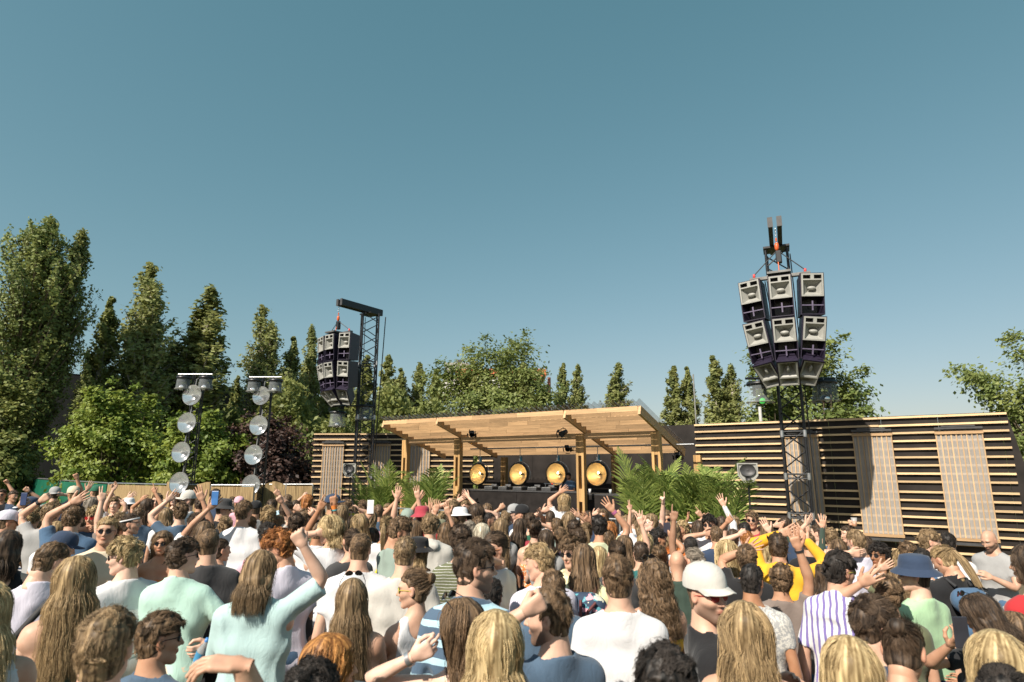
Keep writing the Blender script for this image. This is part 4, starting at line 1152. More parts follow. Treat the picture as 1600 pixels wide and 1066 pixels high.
# ---- hands (origin = wrist, fingers along +Z, palm facing +Y, thumb towards +X) ----
def hand_mesh(kind, h):
    g = Grid((-.085, -.05, -.03), (.095, .10, .225), h)
    d = g_cone(g, (-.022, 0, .03), (-.026, 0, .08), .016, .017, .8)
    for x in (-.008, .01, .024): d = smin(d, g_cone(g, (x * .7, 0, .015), (x, 0, .085), .016, .0155, .85), .012)
    d = smin(d, g_cone(g, (0, 0, -.03), (0, 0, .02), .024, .024, .78), .02)
    L = [(.034, .072, .030, .024, .02), (.012, .0, .034, .027, .022)]
    fs = [(.030, (.040, .024, .020)), (.010, (.044, .028, .022)), (-.011, (.040, .026, .021)), (-.030, (.032, .020, .018))]
    for i, (x, ph) in enumerate(fs):
        spread = {'open': .16, 'five': .30, 'relax': .06, 'point': .04, 'fist': 0, 'grip': .05, 'pinch': .04, 'peace': .18}[kind] * (1.6 - i) * .62
        if kind == 'fist': c = (1.45, 1.5, 1.0)
        elif kind == 'point': c = (.08, .08, .05) if i == 0 else (1.4, 1.5, .9)
        elif kind == 'peace': c = (.05, .08, .05) if i < 2 else (1.4, 1.5, .9)
        elif kind == 'grip': c = (.75, .75, .55)
        elif kind == 'pinch': c = (.85, .7, .4) if i == 0 else (.5 + .22 * i, .5 + .1 * i, .3)
        elif kind == 'relax': c = (.28 + .1 * i, .35 + .06 * i, .2)
        else: c = (.06 + .05 * i, .1, .06)
        p = np.array([x, 0.0, .088]); a = 0.0; rr = .0098 - .0006 * i
        for L_, b_ in zip(ph, c):
            a += b_
            q = p + L_ * np.array([math.sin(spread) * math.cos(a), math.sin(a), math.cos(a) * math.cos(spread)])
            d = smin(d, g_cone(g, tuple(p), tuple(q), rr, rr * .9), .0035)
            p = q; rr *= .9
    if kind in ('fist', 'point', 'peace'): T = [(.024, .006, .022), (.040, .030, .058), (.026, .046, .075), (.004, .050, .080)]
    elif kind == 'grip': T = [(.024, .004, .02), (.048, .028, .045), (.05, .055, .068), (.036, .070, .085)]
    elif kind == 'pinch': T = [(.024, .004, .02), (.046, .022, .05), (.042, .045, .078), (.032, .058, .1)]
    elif kind == 'relax': T = [(.024, .0, .02), (.045, .014, .048), (.052, .022, .078), (.05, .028, .098)]
    else: T = [(.024, .0, .02), (.05, .006, .045), (.068, .010, .07), (.08, .012, .092)]
    r0 = (.016, .0125, .011, .0095)
    for i in range(3): d = smin(d, g_cone(g, T[i], T[i + 1], r0[i], r0[i + 1]), .006)
    V, Q = g.net(d)
    return V * .98, Q
_hc = {}
def hand(kind, lv):
    if (kind, lv) not in _hc: _hc[(kind, lv)] = hand_mesh(kind, (.0036, .0060, .0085)[lv])
    return _hc[(kind, lv)]

# ---- hair ----
def hairline(x, y, z):
    """signed distance-like: positive where hair grows (head coords, before HS)"""
    front = z - (.052 + .45 * np.clip(y - .05, 0, 1) + .12 * np.abs(x))
    side = z - (-.012 + .0 * y)
    back = z - (-.082 + .9 * np.clip(y + .05, 0, 1))
    f = np.where(y > .035, front, np.where(y > -.005, front + (side - front) * (.035 - y) / .04, np.minimum(np.maximum(side, back), .2)))
    ear = np.sqrt(((np.abs(x) - .08) / .02) ** 2 + ((y + .006) / .024) ** 2 + ((z + .004) / .034) ** 2) - 1
    return np.minimum(f, ear * .02)
HAIR = {  # style: (thickness top, thickness side, wobble amp, wobble freq)
 'short': (.019, .008, .005, 90), 'fade': (.030, .003, .006, 95), 'buzz': (.006, .004, .0015, 160), 'messy': (.026, .011, .007, 75),
 'curly': (.026, .014, .008, 120), 'slick': (.020, .012, .003, 60), 'medium': (.022, .018, .004, 60), 'long': (.016, .012, .003, 45),
 'wavy': (.020, .016, .005, 55), 'ringlet': (.026, .028, .010, 95), 'pony': (.014, .010, .003, 60), 'bun': (.014, .010, .003, 60), 'bowl': (.032, .03, .003, 60)}
LEN = {'medium': -.15, 'long': -.46, 'wavy': -.44, 'ringlet': -.30, 'bowl': -.06}
def hair_cap(style, h):
    tt, ts, am, fr = HAIR[style]
    lo = LEN.get(style, -.12) - .03
    if style in ('pony',): lo = -.34
    wd = .17 if lo < -.2 else .13
    g = Grid((-wd, -.21, lo), (wd, .16, .20), h)
    X, Y, Z = g.X, g.Y, g.Z
    sk = head_sdf(g, False, ears=False)
    m = hairline(X, Y, Z)
    up = np.clip((Z - .03) / .06, 0, 1); up = up * up * (3 - 2 * up)
    th = (ts + (tt - ts) * up) * (.66 if style not in LEN else .9)
    if style in ('messy', 'short', 'fade', 'curly'): th = th + .2 * tt * np.clip((Y - .01) / .08, 0, 1) * up
    mm = np.clip(m / .014, -1, 1)
    nz = wob(X, Y, Z * (.45 if style in ('long', 'medium', 'slick', 'pony', 'bun', 'wavy', 'bowl') else 1), fr, 11, 2)
    d = sk - (th * np.clip(mm, 0, 1) - .012 * (mm < 0)) - am * nz * np.clip(mm, 0, 1)
    if style in ('medium', 'long', 'wavy', 'ringlet', 'bowl'):
        lz = LEN[style]; wdt = .086 if style != 'ringlet' else .10
        cy = -.045 if style != 'bowl' else -.03
        # curtain round the sides and back, opening at the face
        n = 5
        for i in range(n):
            a = math.pi * (i / (n - 1)) ; sx = math.cos(a); sy = -math.sin(a)
            top = (sx * .052, cy + sy * .046, .05); 
            kk = 1.0 if style != 'medium' else .9
            bot = (sx * wdt * kk * (1.0 + .15 * (lz < -.3)), -.075 + sy * .055 * (1 if lz < -.2 else .7), lz + .03 * abs(sx))
            if i in (0, n - 1): top = (sx * .075, -.01, .02)
            mid = tuple(.5 * (top[k] + bot[k]) + (.014 * sx if k == 0 else .01 * sy if k == 1 else 0) for k in range(3))
            r0 = .03 if style != 'ringlet' else .038
            d = smin(d, np.minimum(g_cone(g, top, mid, r0 * .72, r0), g_cone(g, mid, bot, r0, r0 * .55)) - am * nz, .025)
        d = smax(d, -g_ell(g, (0, .11, -.04), (.062, .085, .12)), .012)
    if style == 'bun':
        d = smin(d, g_ell(g, (0, -.135, .065), (.036, .032, .036)) - .006 * nz, .012)
    if style == 'pony':
        d = smin(d, g_cone(g, (0, -.11, .05), (0, -.15, .03), .022, .018), .01)
        d = smin(d, np.minimum(g_cone(g, (0, -.15, .03), (.01, -.165, -.12), .02, .03), g_cone(g, (.01, -.165, -.12), (.0, -.15, -.30), .03, .008)) - .005 * nz, .01)
    V, Q = g.net(d)
    return V * HS, Q
_hm = {}
def hair_mesh(style, lv):
    k = (style, lv)
    if k not in _hm:
        V, Q = hair_cap(style, (.0062, .009, .013)[lv]); me = mesh_np('hair', V, Q, [M_HAIR['brown']])
        th = np.arctan2(V[:, 0], -V[:, 1] + .0); z = V[:, 2]
        rr = np.random.default_rng(5); v = np.zeros(len(V))
        for f_ in (9, 17, 31, 47): v += np.sin(th * f_ + 9 * z * rr.uniform(-1, 1) + rr.uniform(0, 6) + 1.2 * np.sin(z * 25 + rr.uniform(0, 6)))
        ca = me.attributes.new('clump', 'FLOAT', 'POINT'); ca.data.foreach_set('value', (.75 + .22 * v).astype(np.float32)); _hm[k] = me
    return _hm[k]
def strands_data(style, n, rad, seed=3):
    """hair strands as Cycles hair curves in head coords (already x HS)"""
    r = np.random.default_rng(seed); tt, ts, am, fr = HAIR[style]
    longh = style in ('medium', 'long', 'wavy', 'ringlet', 'bowl')
    d = r.normal(size=(n * 5, 3)); d /= np.linalg.norm(d, axis=1)[:, None]
    P = d * np.array([.079, .10, .098]) + np.array([0, -.014, .024])
    m = hairline(P[:, 0], P[:, 1], P[:, 2]); P = P[m > .004][:n]; n = len(P)
    if style in ('short', 'fade', 'buzz'): steps, st = 5, {'short': .0085, 'fade': .0095, 'buzz': .003}[style]
    elif style in ('messy', 'curly'): steps, st = 8, .0085
    elif style in ('slick', 'pony', 'bun'): steps, st = 9, .012
    elif style == 'bowl': steps, st = 10, .015
    elif style == 'medium': steps, st = 13, .019
    else: steps, st = 20, .026 if style != 'ringlet' else .020
    cen = np.array([0, -.014, .024]); E = np.array([.077, .098, .096])
    crown = np.array([0, -.075, .10])
    K = 70 if not longh else 46
    seeds = P[r.choice(n, K, replace=False)]
    clump = np.argmin(((P[:, None, :] - seeds[None]) ** 2).sum(-1) + r.uniform(0, .00018, (n, K)), 1); cph = r.uniform(0, 6.28, (K, 3))
    cv = r.normal(size=(K, 3))
    side0 = np.sign(P[:, 0] + r.normal(size=n) * .01)
    FLY = (r.uniform(size=n) < .05) * r.uniform(.3, 1.3, n)
    U1 = r.uniform(.93, 1.13, n) + (r.uniform(size=n) < .05) * r.uniform(.05, .35, n)
    pts = [P.copy()]
    for k in range(steps):
        N = (P - cen) / E ** 2; N /= np.linalg.norm(N, axis=1)[:, None]
        t = k / steps
        if style in ('pony', 'bun'): D = np.array([0, -.125, .06]) - P
        elif style == 'slick': D = np.stack([P[:, 0] * .3, -.9 + 0 * t + 0 * P[:, 0], -.35 + 0 * P[:, 0]], 1)
        elif longh:
            g_ = min(1, k / 4 + .1)
            part = np.stack([side0 * (1 - np.clip((.12 - P[:, 2]) / .1, 0, 1)), -.35 * np.clip((P[:, 1] + .02) / .08, -.3, 1) - .15, -np.ones(n) * (.5 + g_)], 1)
            D = part
        else:
            D = P - crown; D[:, 2] -= .02; D[:, 1] += .03 * (P[:, 2] > .06)
            D = D / (np.linalg.norm(D, axis=1)[:, None] + 1e-6) + cv[clump] * (.62 if style in ('messy', 'curly') else .42) + N * (.6 if style in ('messy', 'curly', 'fade') else .42) * (P[:, 2:3] > .04)
        D = D - (D * N).sum(1)[:, None] * N * (.9 if P[:, 2].mean() > -.02 else 0)
        D /= np.linalg.norm(D, axis=1)[:, None] + 1e-6
        D += r.normal(size=(n, 3)) * (.05 if longh else .12)
        if style in ('curly', 'ringlet', 'wavy'):
            ph = cph[clump]; w = {'curly': 2.3, 'ringlet': 1.5, 'wavy': .55}[style]; a_ = {'curly': 1.1, 'ringlet': .75, 'wavy': .28}[style]
            D += a_ * np.stack([np.sin(w * k + ph[:, 0]), np.cos(w * k + ph[:, 0]), .4 * np.sin(w * k + ph[:, 1])], 1)
        P = P + D * st * r.uniform(.8, 1.15, n)[:, None]
        if k > 0:
            cs = np.zeros((K, 3)); cn = np.zeros(K); np.add.at(cs, clump, P); np.add.at(cn, clump, 1)
            P = P + ((cs / np.maximum(cn, 1)[:, None])[clump] - P) * (.03 if longh else .15)
        # keep outside the scalp
        q = (P - cen) / E; kq = np.linalg.norm(q, axis=1)
        up = np.clip((P[:, 2] - .03) / .06, 0, 1)
        off = 1 + (ts + (tt - ts) * up) / .09 * (.74 + .5 * r.uniform(size=n)) * min(1, .35 + .5 * k / 2) + FLY * k * .035
        if style == 'buzz': off = 1.05 + 0 * off
        inside = kq < off
        P = np.where(inside[:, None], cen + q / (kq[:, None] + 1e-6) * off[:, None] * E, P)
        if longh:
            lz = LEN[style]; t_ = np.clip((.03 - P[:, 2]) / (.03 - lz), 0, 1)
            wd = .086 if style != 'ringlet' else .10; ex = .032 if style != 'ringlet' else .04
            rx = .080 + (wd * (1.15 if lz < -.3 else .95) + .55 * ex - .080) * t_ ** .8; ry = .074 + .5 * ex * t_; cy = -.040 - .035 * t_
            jit = U1 if k else U1
            lowr = P[:, 2] < .03
            ang = np.sqrt((P[:, 0] / rx) ** 2 + ((P[:, 1] - cy) / ry) ** 2) + 1e-6
            tgt = np.clip((.07 - P[:, 2]) / .20, 0, 1) ** .7 * jit
            f_ = np.where(lowr & (ang < tgt), tgt / ang, 1.0)
            P[:, 0] *= f_; P[:, 1] = cy + (P[:, 1] - cy) * f_
            P[:, 0] += .0012 * np.sin(k * .9 + cph[clump, 0]) * 3
        if longh and False:   # rest on neck, shoulders and back
            low = P[:, 2] < -.09
            lim = np.where(P[:, 2] < -.16, -.105, -.085)
            bk = low & (np.abs(P[:, 0]) < .14) & (P[:, 1] > lim) & (pts[0][:, 1] < .03)
            P[:, 1] = np.where(bk, P[:, 1] * .4 + lim * .6, P[:, 1])
        pts.append(P.copy())
    if style in ('pony', 'bun') :
        extra = max(60, n // 5)
        if style == 'pony':
            a = r.uniform(0, 6.28, extra); rr = np.sqrt(r.uniform(0, 1, extra)); L = []
            for k in range(steps + 1):
                t = k / steps; w = .02 + .016 * math.sin(math.pi * t)
                L.append(np.stack([np.cos(a) * rr * w + .01 * t, -.14 - .03 * min(1, t * 3) + np.sin(a) * rr * w, .045 - .36 * t * (.8 + .2 * rr)], 1))
        else:
            L = []; a = r.uniform(0, 6.28, extra); b = r.uniform(0, 3.14, extra)
            for k in range(steps + 1):
                t = a + k * .35; R_ = .038
                L.append(np.stack([R_ * np.cos(t) * np.sin(b), -.135 + .03 * np.cos(b), .065 + R_ * np.sin(t) * np.sin(b)], 1))
        pts = [np.concatenate([p, l]) for p, l in zip(pts, L)]
        n += extra; clump = np.concatenate([clump, r.integers(0, K, extra)])
    A = np.stack(pts, 1) * HS     # n, steps+1, 3
    c = bpy.data.hair_curves.new('strands')
    c.add_curves([steps + 1] * n)
    c.attributes['position'].data.foreach_set('vector', A.reshape(-1).astype(np.float32))
    tp = np.linspace(1, .35, steps + 1)[None, :] * r.uniform(.7, 1.3, (n, 1)) * rad
    ra = c.attributes.get('radius') or c.attributes.new('radius', 'FLOAT', 'POINT')
    ra.data.foreach_set('value', tp.reshape(-1).astype(np.float32))
    ca = c.attributes.new('clump', 'FLOAT', 'CURVE'); ca.data.foreach_set('value', (r.uniform(0, 1, K)[clump]).astype(np.float32))
    c.materials.append(M_HAIR['brown'])
    return c
_sm = {}
SN = {0: (8500, .0010), 1: (3000, .0016), 2: (900, .0026)}
def strands(style, lv, var=0):
    k = (style, lv, var)
    if k not in _sm:
        n, rad = SN[lv]
        if style in ('long', 'wavy', 'ringlet', 'medium'): n = int(n * .8)
        _sm[k] = strands_data(style, n, rad, 3 + var)
    return _sm[k]
def hair_material(name, c, tip=None):
    m, n, p = new_mat(name)
    hi = nd(n, 'ShaderNodeHairInfo'); oi = nd(n, 'ShaderNodeObjectInfo')
    tc = nd(n, 'ShaderNodeTexCoord'); mp = nd(n, 'ShaderNodeMapping'); mp.inputs['Scale'].default_value = (48, 48, 12)
    no = nd(n, 'ShaderNodeTexNoise'); no.inputs['Scale'].default_value = 1; no.inputs['Detail'].default_value = 4; no.inputs['Distortion'].default_value = .6
    n.links.new(tc.outputs['Object'], mp.inputs[0]); n.links.new(mp.outputs[0], no.inputs['Vector'])
    ad = nd(n, 'ShaderNodeMath', operation='MULTIPLY_ADD'); ad.inputs[1].default_value = .32
    n.links.new(hi.outputs['Random'], ad.inputs[0])
    ck = nd(n, 'ShaderNodeAttribute'); ck.attribute_name = 'clump'; a2 = nd(n, 'ShaderNodeMath', operation='MULTIPLY_ADD'); a2.inputs[1].default_value = .38
    n.links.new(ck.outputs['Fac'], a2.inputs[0]); n.links.new(ad.outputs[0], a2.inputs[2])
    ms = nd(n, 'ShaderNodeMath', operation='MULTIPLY'); ms.inputs[1].default_value = .5
    n.links.new(no.outputs[0], ms.inputs[0]); n.links.new(ms.outputs[0], ad.inputs[2])
    cr = nd(n, 'ShaderNodeValToRGB'); e = cr.color_ramp.elements
    tip = tip or tuple(min(1, x * 1.75) for x in c)
    e[0].position = .40; e[1].position = .92; e[0].color = (*[x * .42 for x in c], 1); e[1].color = (*tip, 1)
    n.links.new(a2.outputs[0], cr.inputs[0]); n.links.new(cr.outputs[0], p.inputs['Base Color'])
    p.inputs['Roughness'].default_value = .55; p.inputs['Specular IOR Level'].default_value = .3
    bp = nd(n, 'ShaderNodeBump'); bp.inputs['Strength'].default_value = .6; bp.inputs['Distance'].default_value = .006
    n.links.new(no.outputs[0], bp.inputs['Height']); n.links.new(bp.outputs[0], p.inputs['Normal'])
    return m
M_HAIR = {k: hair_material('hair_' + k, c, t) for k, c, t in (
 ('brown', (.10, .062, .034), (.31, .20, .115)), ('dark', (.045, .029, .020), (.15, .10, .065)), ('black', (.014, .012, .011), (.065, .053, .046)),
 ('lbrown', (.18, .115, .060), (.46, .32, .18)), ('blond', (.40, .27, .12), (.78, .60, .33)), ('dblond', (.26, .17, .08), (.60, .43, .23)),
 ('platinum', (.55, .47, .34), (.85, .78, .62)), ('ginger', (.30, .10, .026), (.62, .27, .09)), ('grey', (.17, .145, .115), (.42, .36, .29)),
 ('copper', (.34, .13, .035), (.68, .33, .10)))}

# ---- skin ----
def skin_material(name, c, beard=0.0, bc=(.05, .03, .02)):
    m, n, p = new_mat(name)
    a = nd(n, 'ShaderNodeAttribute'); a.attribute_name = 'marks'
    sp = nd(n, 'ShaderNodeSeparateColor'); n.links.new(a.outputs['Color'], sp.inputs[0])
    tc = nd(n, 'ShaderNodeTexCoord'); no = nd(n, 'ShaderNodeTexNoise'); no.inputs['Scale'].default_value = 14; no.inputs['Detail'].default_value = 5
    n.links.new(tc.outputs['Object'], no.inputs['Vector'])
    cr = nd(n, 'ShaderNodeValToRGB'); e = cr.color_ramp.elements; e[0].position = .35; e[1].position = .68
    e[0].color = (c[0] * .93, c[1] * .84, c[2] * .80, 1); e[1].color = (*[min(1, x * 1.06) for x in c], 1)
    n.links.new(no.outputs[0], cr.inputs[0])
    def mix(prev, fac, colr, k=1.0):
        mx = nd(n, 'ShaderNodeMixRGB'); mx.inputs[2].default_value = (*colr, 1)
        if k != 1.0:
            mu = nd(n, 'ShaderNodeMath', operation='MULTIPLY'); mu.inputs[1].default_value = k; n.links.new(fac, mu.inputs[0]); fac = mu.outputs[0]
        n.links.new(fac, mx.inputs[0]); n.links.new(prev, mx.inputs[1]); return mx.outputs[0]
    o = mix(cr.outputs[0], sp.outputs[0], (c[0] * .85, c[1] * .48, c[2] * .45), .8)
    if beard: o = mix(o, sp.outputs[1], bc, beard)
    o = mix(o, sp.outputs[2], (.05, .035, .025), .85)
    o = mix(o, a.outputs['Alpha'], (.75, .72, .68), 1)
    oi = nd(n, 'ShaderNodeObjectInfo'); hv = nd(n, 'ShaderNodeHueSaturation'); m1 = nd(n, 'ShaderNodeMapRange'); m1.inputs['To Min'].default_value = .80; m1.inputs['To Max'].default_value = 1.14
    m2 = nd(n, 'ShaderNodeMapRange'); m2.inputs['To Min'].default_value = 1.12; m2.inputs['To Max'].default_value = .86
    n.links.new(oi.outputs['Random'], m1.inputs[0]); n.links.new(oi.outputs['Random'], m2.inputs[0]); n.links.new(m1.outputs[0], hv.inputs['Value']); n.links.new(m2.outputs[0], hv.inputs['Saturation'])
    n.links.new(o, hv.inputs['Color']); n.links.new(hv.outputs[0], p.inputs['Base Color'])
    p.inputs['Roughness'].default_value = .52; p.inputs['Specular IOR Level'].default_value = .4
    p.inputs['Subsurface Weight'].default_value = 0.0
    bp = nd(n, 'ShaderNodeBump'); bp.inputs['Strength'].default_value = .12; bp.inputs['Distance'].default_value = .004
    n2 = nd(n, 'ShaderNodeTexNoise'); n2.inputs['Scale'].default_value = 90; n.links.new(tc.outputs['Object'], n2.inputs['Vector'])
    n.links.new(n2.outputs[0], bp.inputs['Height']); n.links.new(bp.outputs[0], p.inputs['Normal'])
    return m
SKIN = {'a': (.64, .41, .30), 'b': (.56, .34, .235), 'c': (.45, .25, .155), 'd': (.30, .155, .085), 'e': (.13, .065, .038)}
_sk = {}
def skin(k, beard=0.0):
    if (k, beard) not in _sk: _sk[(k, beard)] = skin_material('skin', SKIN[k], beard)
    return _sk[(k, beard)]

# ---- cloth ----
COL = dict(white=(.67, .67, .685), offwhite=(.54, .52, .48), cream=(.66, .56, .42), lav=(.60, .58, .68), black=(.018, .018, .02), charcoal=(.05, .05, .053), grey=(.33, .33, .33),
 navy=(.035, .055, .10), slate=(.075, .12, .18), blue=(.10, .20, .36), denim=(.07, .13, .22), mint=(.42, .62, .54), aqua=(.42, .58, .58), green=(.03, .13, .08), lgreen=(.38, .58, .36), pgreen=(.48, .52, .36),
 olive=(.13, .14, .08), dgreen=(.045, .07, .055), red=(.42, .03, .035), crimson=(.36, .05, .07), maroon=(.18, .03, .04), orange=(.70, .20, .05), yellow=(.75, .40, .03), lemon=(.75, .70, .42), teal=(.03, .13, .13), pink=(.70, .38, .45), brown=(.14, .08, .05), taupe=(.20, .16, .14), purple=(.20, .16, .40), sky=(.40, .60, .70), khaki=(.20, .20, .13), sage=(.26, .33, .29), plum=(.07, .05, .075))
def cloth_mat(key):
    """'white', or pattern:c1:c2:scale"""
    m, n, p = new_mat('cloth_' + key.replace(':', '_'))
    parts = key.split(':')
    tc = nd(n, 'ShaderNodeTexCoord')
    def noise(s, det=4, vec=None):
        x = nd(n, 'ShaderNodeTexNoise'); x.inputs['Scale'].default_value = s; x.inputs['Detail'].default_value = det
        n.links.new(vec or tc.outputs['Object'], x.inputs['Vector']); return x
    big = noise(5, 4); fine = noise(240, 2)
    if len(parts) == 1:
        c = COL[key]; cr = nd(n, 'ShaderNodeValToRGB'); e = cr.color_ramp.elements; e[0].position = .3; e[1].position = .7
        e[0].color = (*[x * .88 for x in c], 1); e[1].color = (*[min(1, x * 1.06) for x in c], 1)
        n.links.new(big.outputs[0], cr.inputs[0]); o = cr.outputs[0]
    else:
        pat, c1, c2, sc = parts[0], COL[parts[1]], COL[parts[2]], float(parts[3])
        mx = nd(n, 'ShaderNodeMixRGB'); mx.inputs[1].default_value = (*c1, 1); mx.inputs[2].default_value = (*c2, 1)
        if pat in ('h', 'v'):
            sx = nd(n, 'ShaderNodeSeparateXYZ'); n.links.new(tc.outputs['Object'], sx.inputs[0])
            ad = nd(n, 'ShaderNodeMath', operation='MULTIPLY_ADD'); ad.inputs[1].default_value = .05 if pat == 'v' else .03
            n.links.new(big.outputs[0], ad.inputs[0]); n.links.new(sx.outputs['Z' if pat == 'h' else 'X'], ad.inputs[2])
            mu = nd(n, 'ShaderNodeMath', operation='MULTIPLY'); mu.inputs[1].default_value = sc; n.links.new(ad.outputs[0], mu.inputs[0])
            fr = nd(n, 'ShaderNodeMath', operation='FRACT'); n.links.new(mu.outputs[0], fr.inputs[0])
            gt = nd(n, 'ShaderNodeMath', operation='GREATER_THAN'); gt.inputs[1].default_value = float(parts[4]) if len(parts) > 4 else .5
            n.links.new(fr.outputs[0], gt.inputs[0]); n.links.new(gt.outputs[0], mx.inputs[0])
        elif pat == 'f':   # flowers / blotches
            vo = nd(n, 'ShaderNodeTexVoronoi'); vo.inputs['Scale'].default_value = sc
            n.links.new(tc.outputs['Object'], vo.inputs['Vector'])
            lt = nd(n, 'ShaderNodeMath', operation='LESS_THAN'); lt.inputs[1].default_value = .42
            n.links.new(vo.outputs['Distance'], lt.inputs[0]); n.links.new(lt.outputs[0], mx.inputs[0])
        else:              # 'n' mottled weave
            x = noise(sc, 3); st = nd(n, 'ShaderNodeMath', operation='GREATER_THAN'); st.inputs[1].default_value = .5
            n.links.new(x.outputs[0], st.inputs[0]); n.links.new(st.outputs[0], mx.inputs[0])
        o = mx.outputs[0]
    n.links.new(o, p.inputs['Base Color']); p.inputs['Roughness'].default_value = .88
    p.inputs['Specular IOR Level'].default_value = .2; p.inputs['Sheen Weight'].default_value = .15
    b1 = nd(n, 'ShaderNodeBump'); b1.inputs['Strength'].default_value = .28; b1.inputs['Distance'].default_value = .012
    mp = nd(n, 'ShaderNodeMapping'); mp.inputs['Scale'].default_value = (1.0, 1.0, .45); n.links.new(tc.outputs['Object'], mp.inputs[0])
    fo = noise(13, 3, mp.outputs[0]); fo.inputs['Distortion'].default_value = 1.6
    s1 = nd(n, 'ShaderNodeMath', operation='SUBTRACT'); s1.inputs[1].default_value = .5; s2 = nd(n, 'ShaderNodeMath', operation='ABSOLUTE'); s3 = nd(n, 'ShaderNodeMath', operation='POWER'); s3.inputs[1].default_value = .6
    n.links.new(fo.outputs[0], s1.inputs[0]); n.links.new(s1.outputs[0], s2.inputs[0]); n.links.new(s2.outputs[0], s3.inputs[0]); n.links.new(s3.outputs[0], b1.inputs['Height'])
    b2 = nd(n, 'ShaderNodeBump'); b2.inputs['Strength'].default_value = .15; b2.inputs['Distance'].default_value = .002
    n.links.new(fine.outputs[0], b2.inputs['Height']); n.links.new(b1.outputs[0], b2.inputs['Normal']); n.links.new(b2.outputs[0], p.inputs['Normal'])
    return m
_cm = {}
def cloth(k):
    if k not in _cm: _cm[k] = cloth_mat(k)
    return _cm[k]

# ---- torso ----
Z_SH, X_SH = 1.445, .185
def torso_sdf(g, infl, fem, loose=0.0):
    w = .88 if fem else 1.0; D = .78
    d = g_cone(g, (-.075 * w, 0, .93), (.075 * w, 0, .93), .125 + infl, .125 + infl, .9)
    d = smin(d, g_cone(g, (-.055 * w, 0, 1.09), (.055 * w, 0, 1.09), .105 * w + infl + loose * .8, .105 * w + infl + loose * .8, D), .07)
    d = smin(d, g_cone(g, (-.085 * w, .0, 1.27), (.085 * w, .0, 1.27), .118 * w + infl + loose * .3, .118 * w + infl + loose * .3, D), .07)
    d = smin(d, g_cone(g, (-.135 * w, -.01, 1.40), (.135 * w, -.01, 1.40), .068 + infl, .068 + infl), .06)
    for s in (-1, 1): d = smin(d, g_cone(g, (s * .03, -.02, 1.50), (s * .15 * w, -.012, 1.425), .045 + infl * .6, .045 + infl), .04)
    if fem:
        for s in (-1, 1): d = smin(d, g_ell(g, (s * .07, .085, 1.26), (.065 + infl, .06 + infl, .065 + infl)), .04)
    return d
def torso_mesh(h, fem):
    g = Grid((-.30, -.2, .80), (.30, .2, 1.62), h)
    w = .88 if fem else 1.0
    d = torso_sdf(g, 0, fem)
    for s in (-1, 1): d = smin(d, g_cone(g, (s * X_SH * w * .9, -.01, 1.42), (s * X_SH * w, -.01, 1.39), .05, .045), .04)
    d = smin(d, g_cone(g, (0, -.028, 1.44), (0, -.02, 1.60), .052 if fem else .062, .048 if fem else .057), .045)
    # spine hollow and shoulder blades
    d = d + .006 * np.exp(-(g.X / .02) ** 2) * (g.Y < 0) * np.exp(-((g.Z - 1.2) / .2) ** 2)
    V, Q = g.net(d); return V, Q
TORSO = {(lv, fem): torso_mesh(h, fem) for lv, h in ((0, .013), (1, .021), (2, .030)) for fem in (0, 1)}
def legs_mesh():
    g = Grid((-.26, -.2, -.01), (.26, .26, 1.02), .028)
    d = None
    for s in (-1, 1):
        c = g_cone(g, (s * .09, 0, .95), (s * .11, .01, .5), .09, .06)
        c = smin(c, g_cone(g, (s * .11, .01, .5), (s * .12, -.01, .09), .058, .038), .03)
        c = smin(c, g_cone(g, (s * .12, -.02, .04), (s * .13, .14, .035), .038, .035), .03)
        d = c if d is None else np.minimum(d, c)
    return g.net(d)
LEGS = legs_mesh()
def trousers(kind):
    g = Grid((-.28, -.22, .0), (.28, .2, 1.06), .03)
    d = g_cone(g, (-.075, 0, .95), (.075, 0, .95), .14, .14, .9)
    for s in (-1, 1):
        z = .55 if kind == 'shorts' else .08
        c = g_cone(g, (s * .09, 0, .93), (s * .12, 0, z), .105, .085 if kind == 'shorts' else .065); d = smin(d, c, .03)
        d = np.maximum(d, z - g.Z)
    V, Q = g.net(d); return mesh_np('trousers', V, Q, [cloth('navy')])
TR = {'long': trousers('long'), 'shorts': trousers('shorts')}
M_SHOE = mat('sneaker', (.5, .5, .5), .6, bump=0)
def shoes():
    g = Grid((-.22, -.12, -.005), (.22, .26, .14), .02); d = None
    for s in (-1, 1):
        c = g_cone(g, (s * .12, -.02, .05), (s * .135, .16, .04), .05, .045); c = np.maximum(c, .005 - g.Z); d = c if d is None else np.minimum(d, c)
    V, Q = g.net(d); return mesh_np('shoes', V, Q, [M_SHOE])
ME_SHOES = shoes()

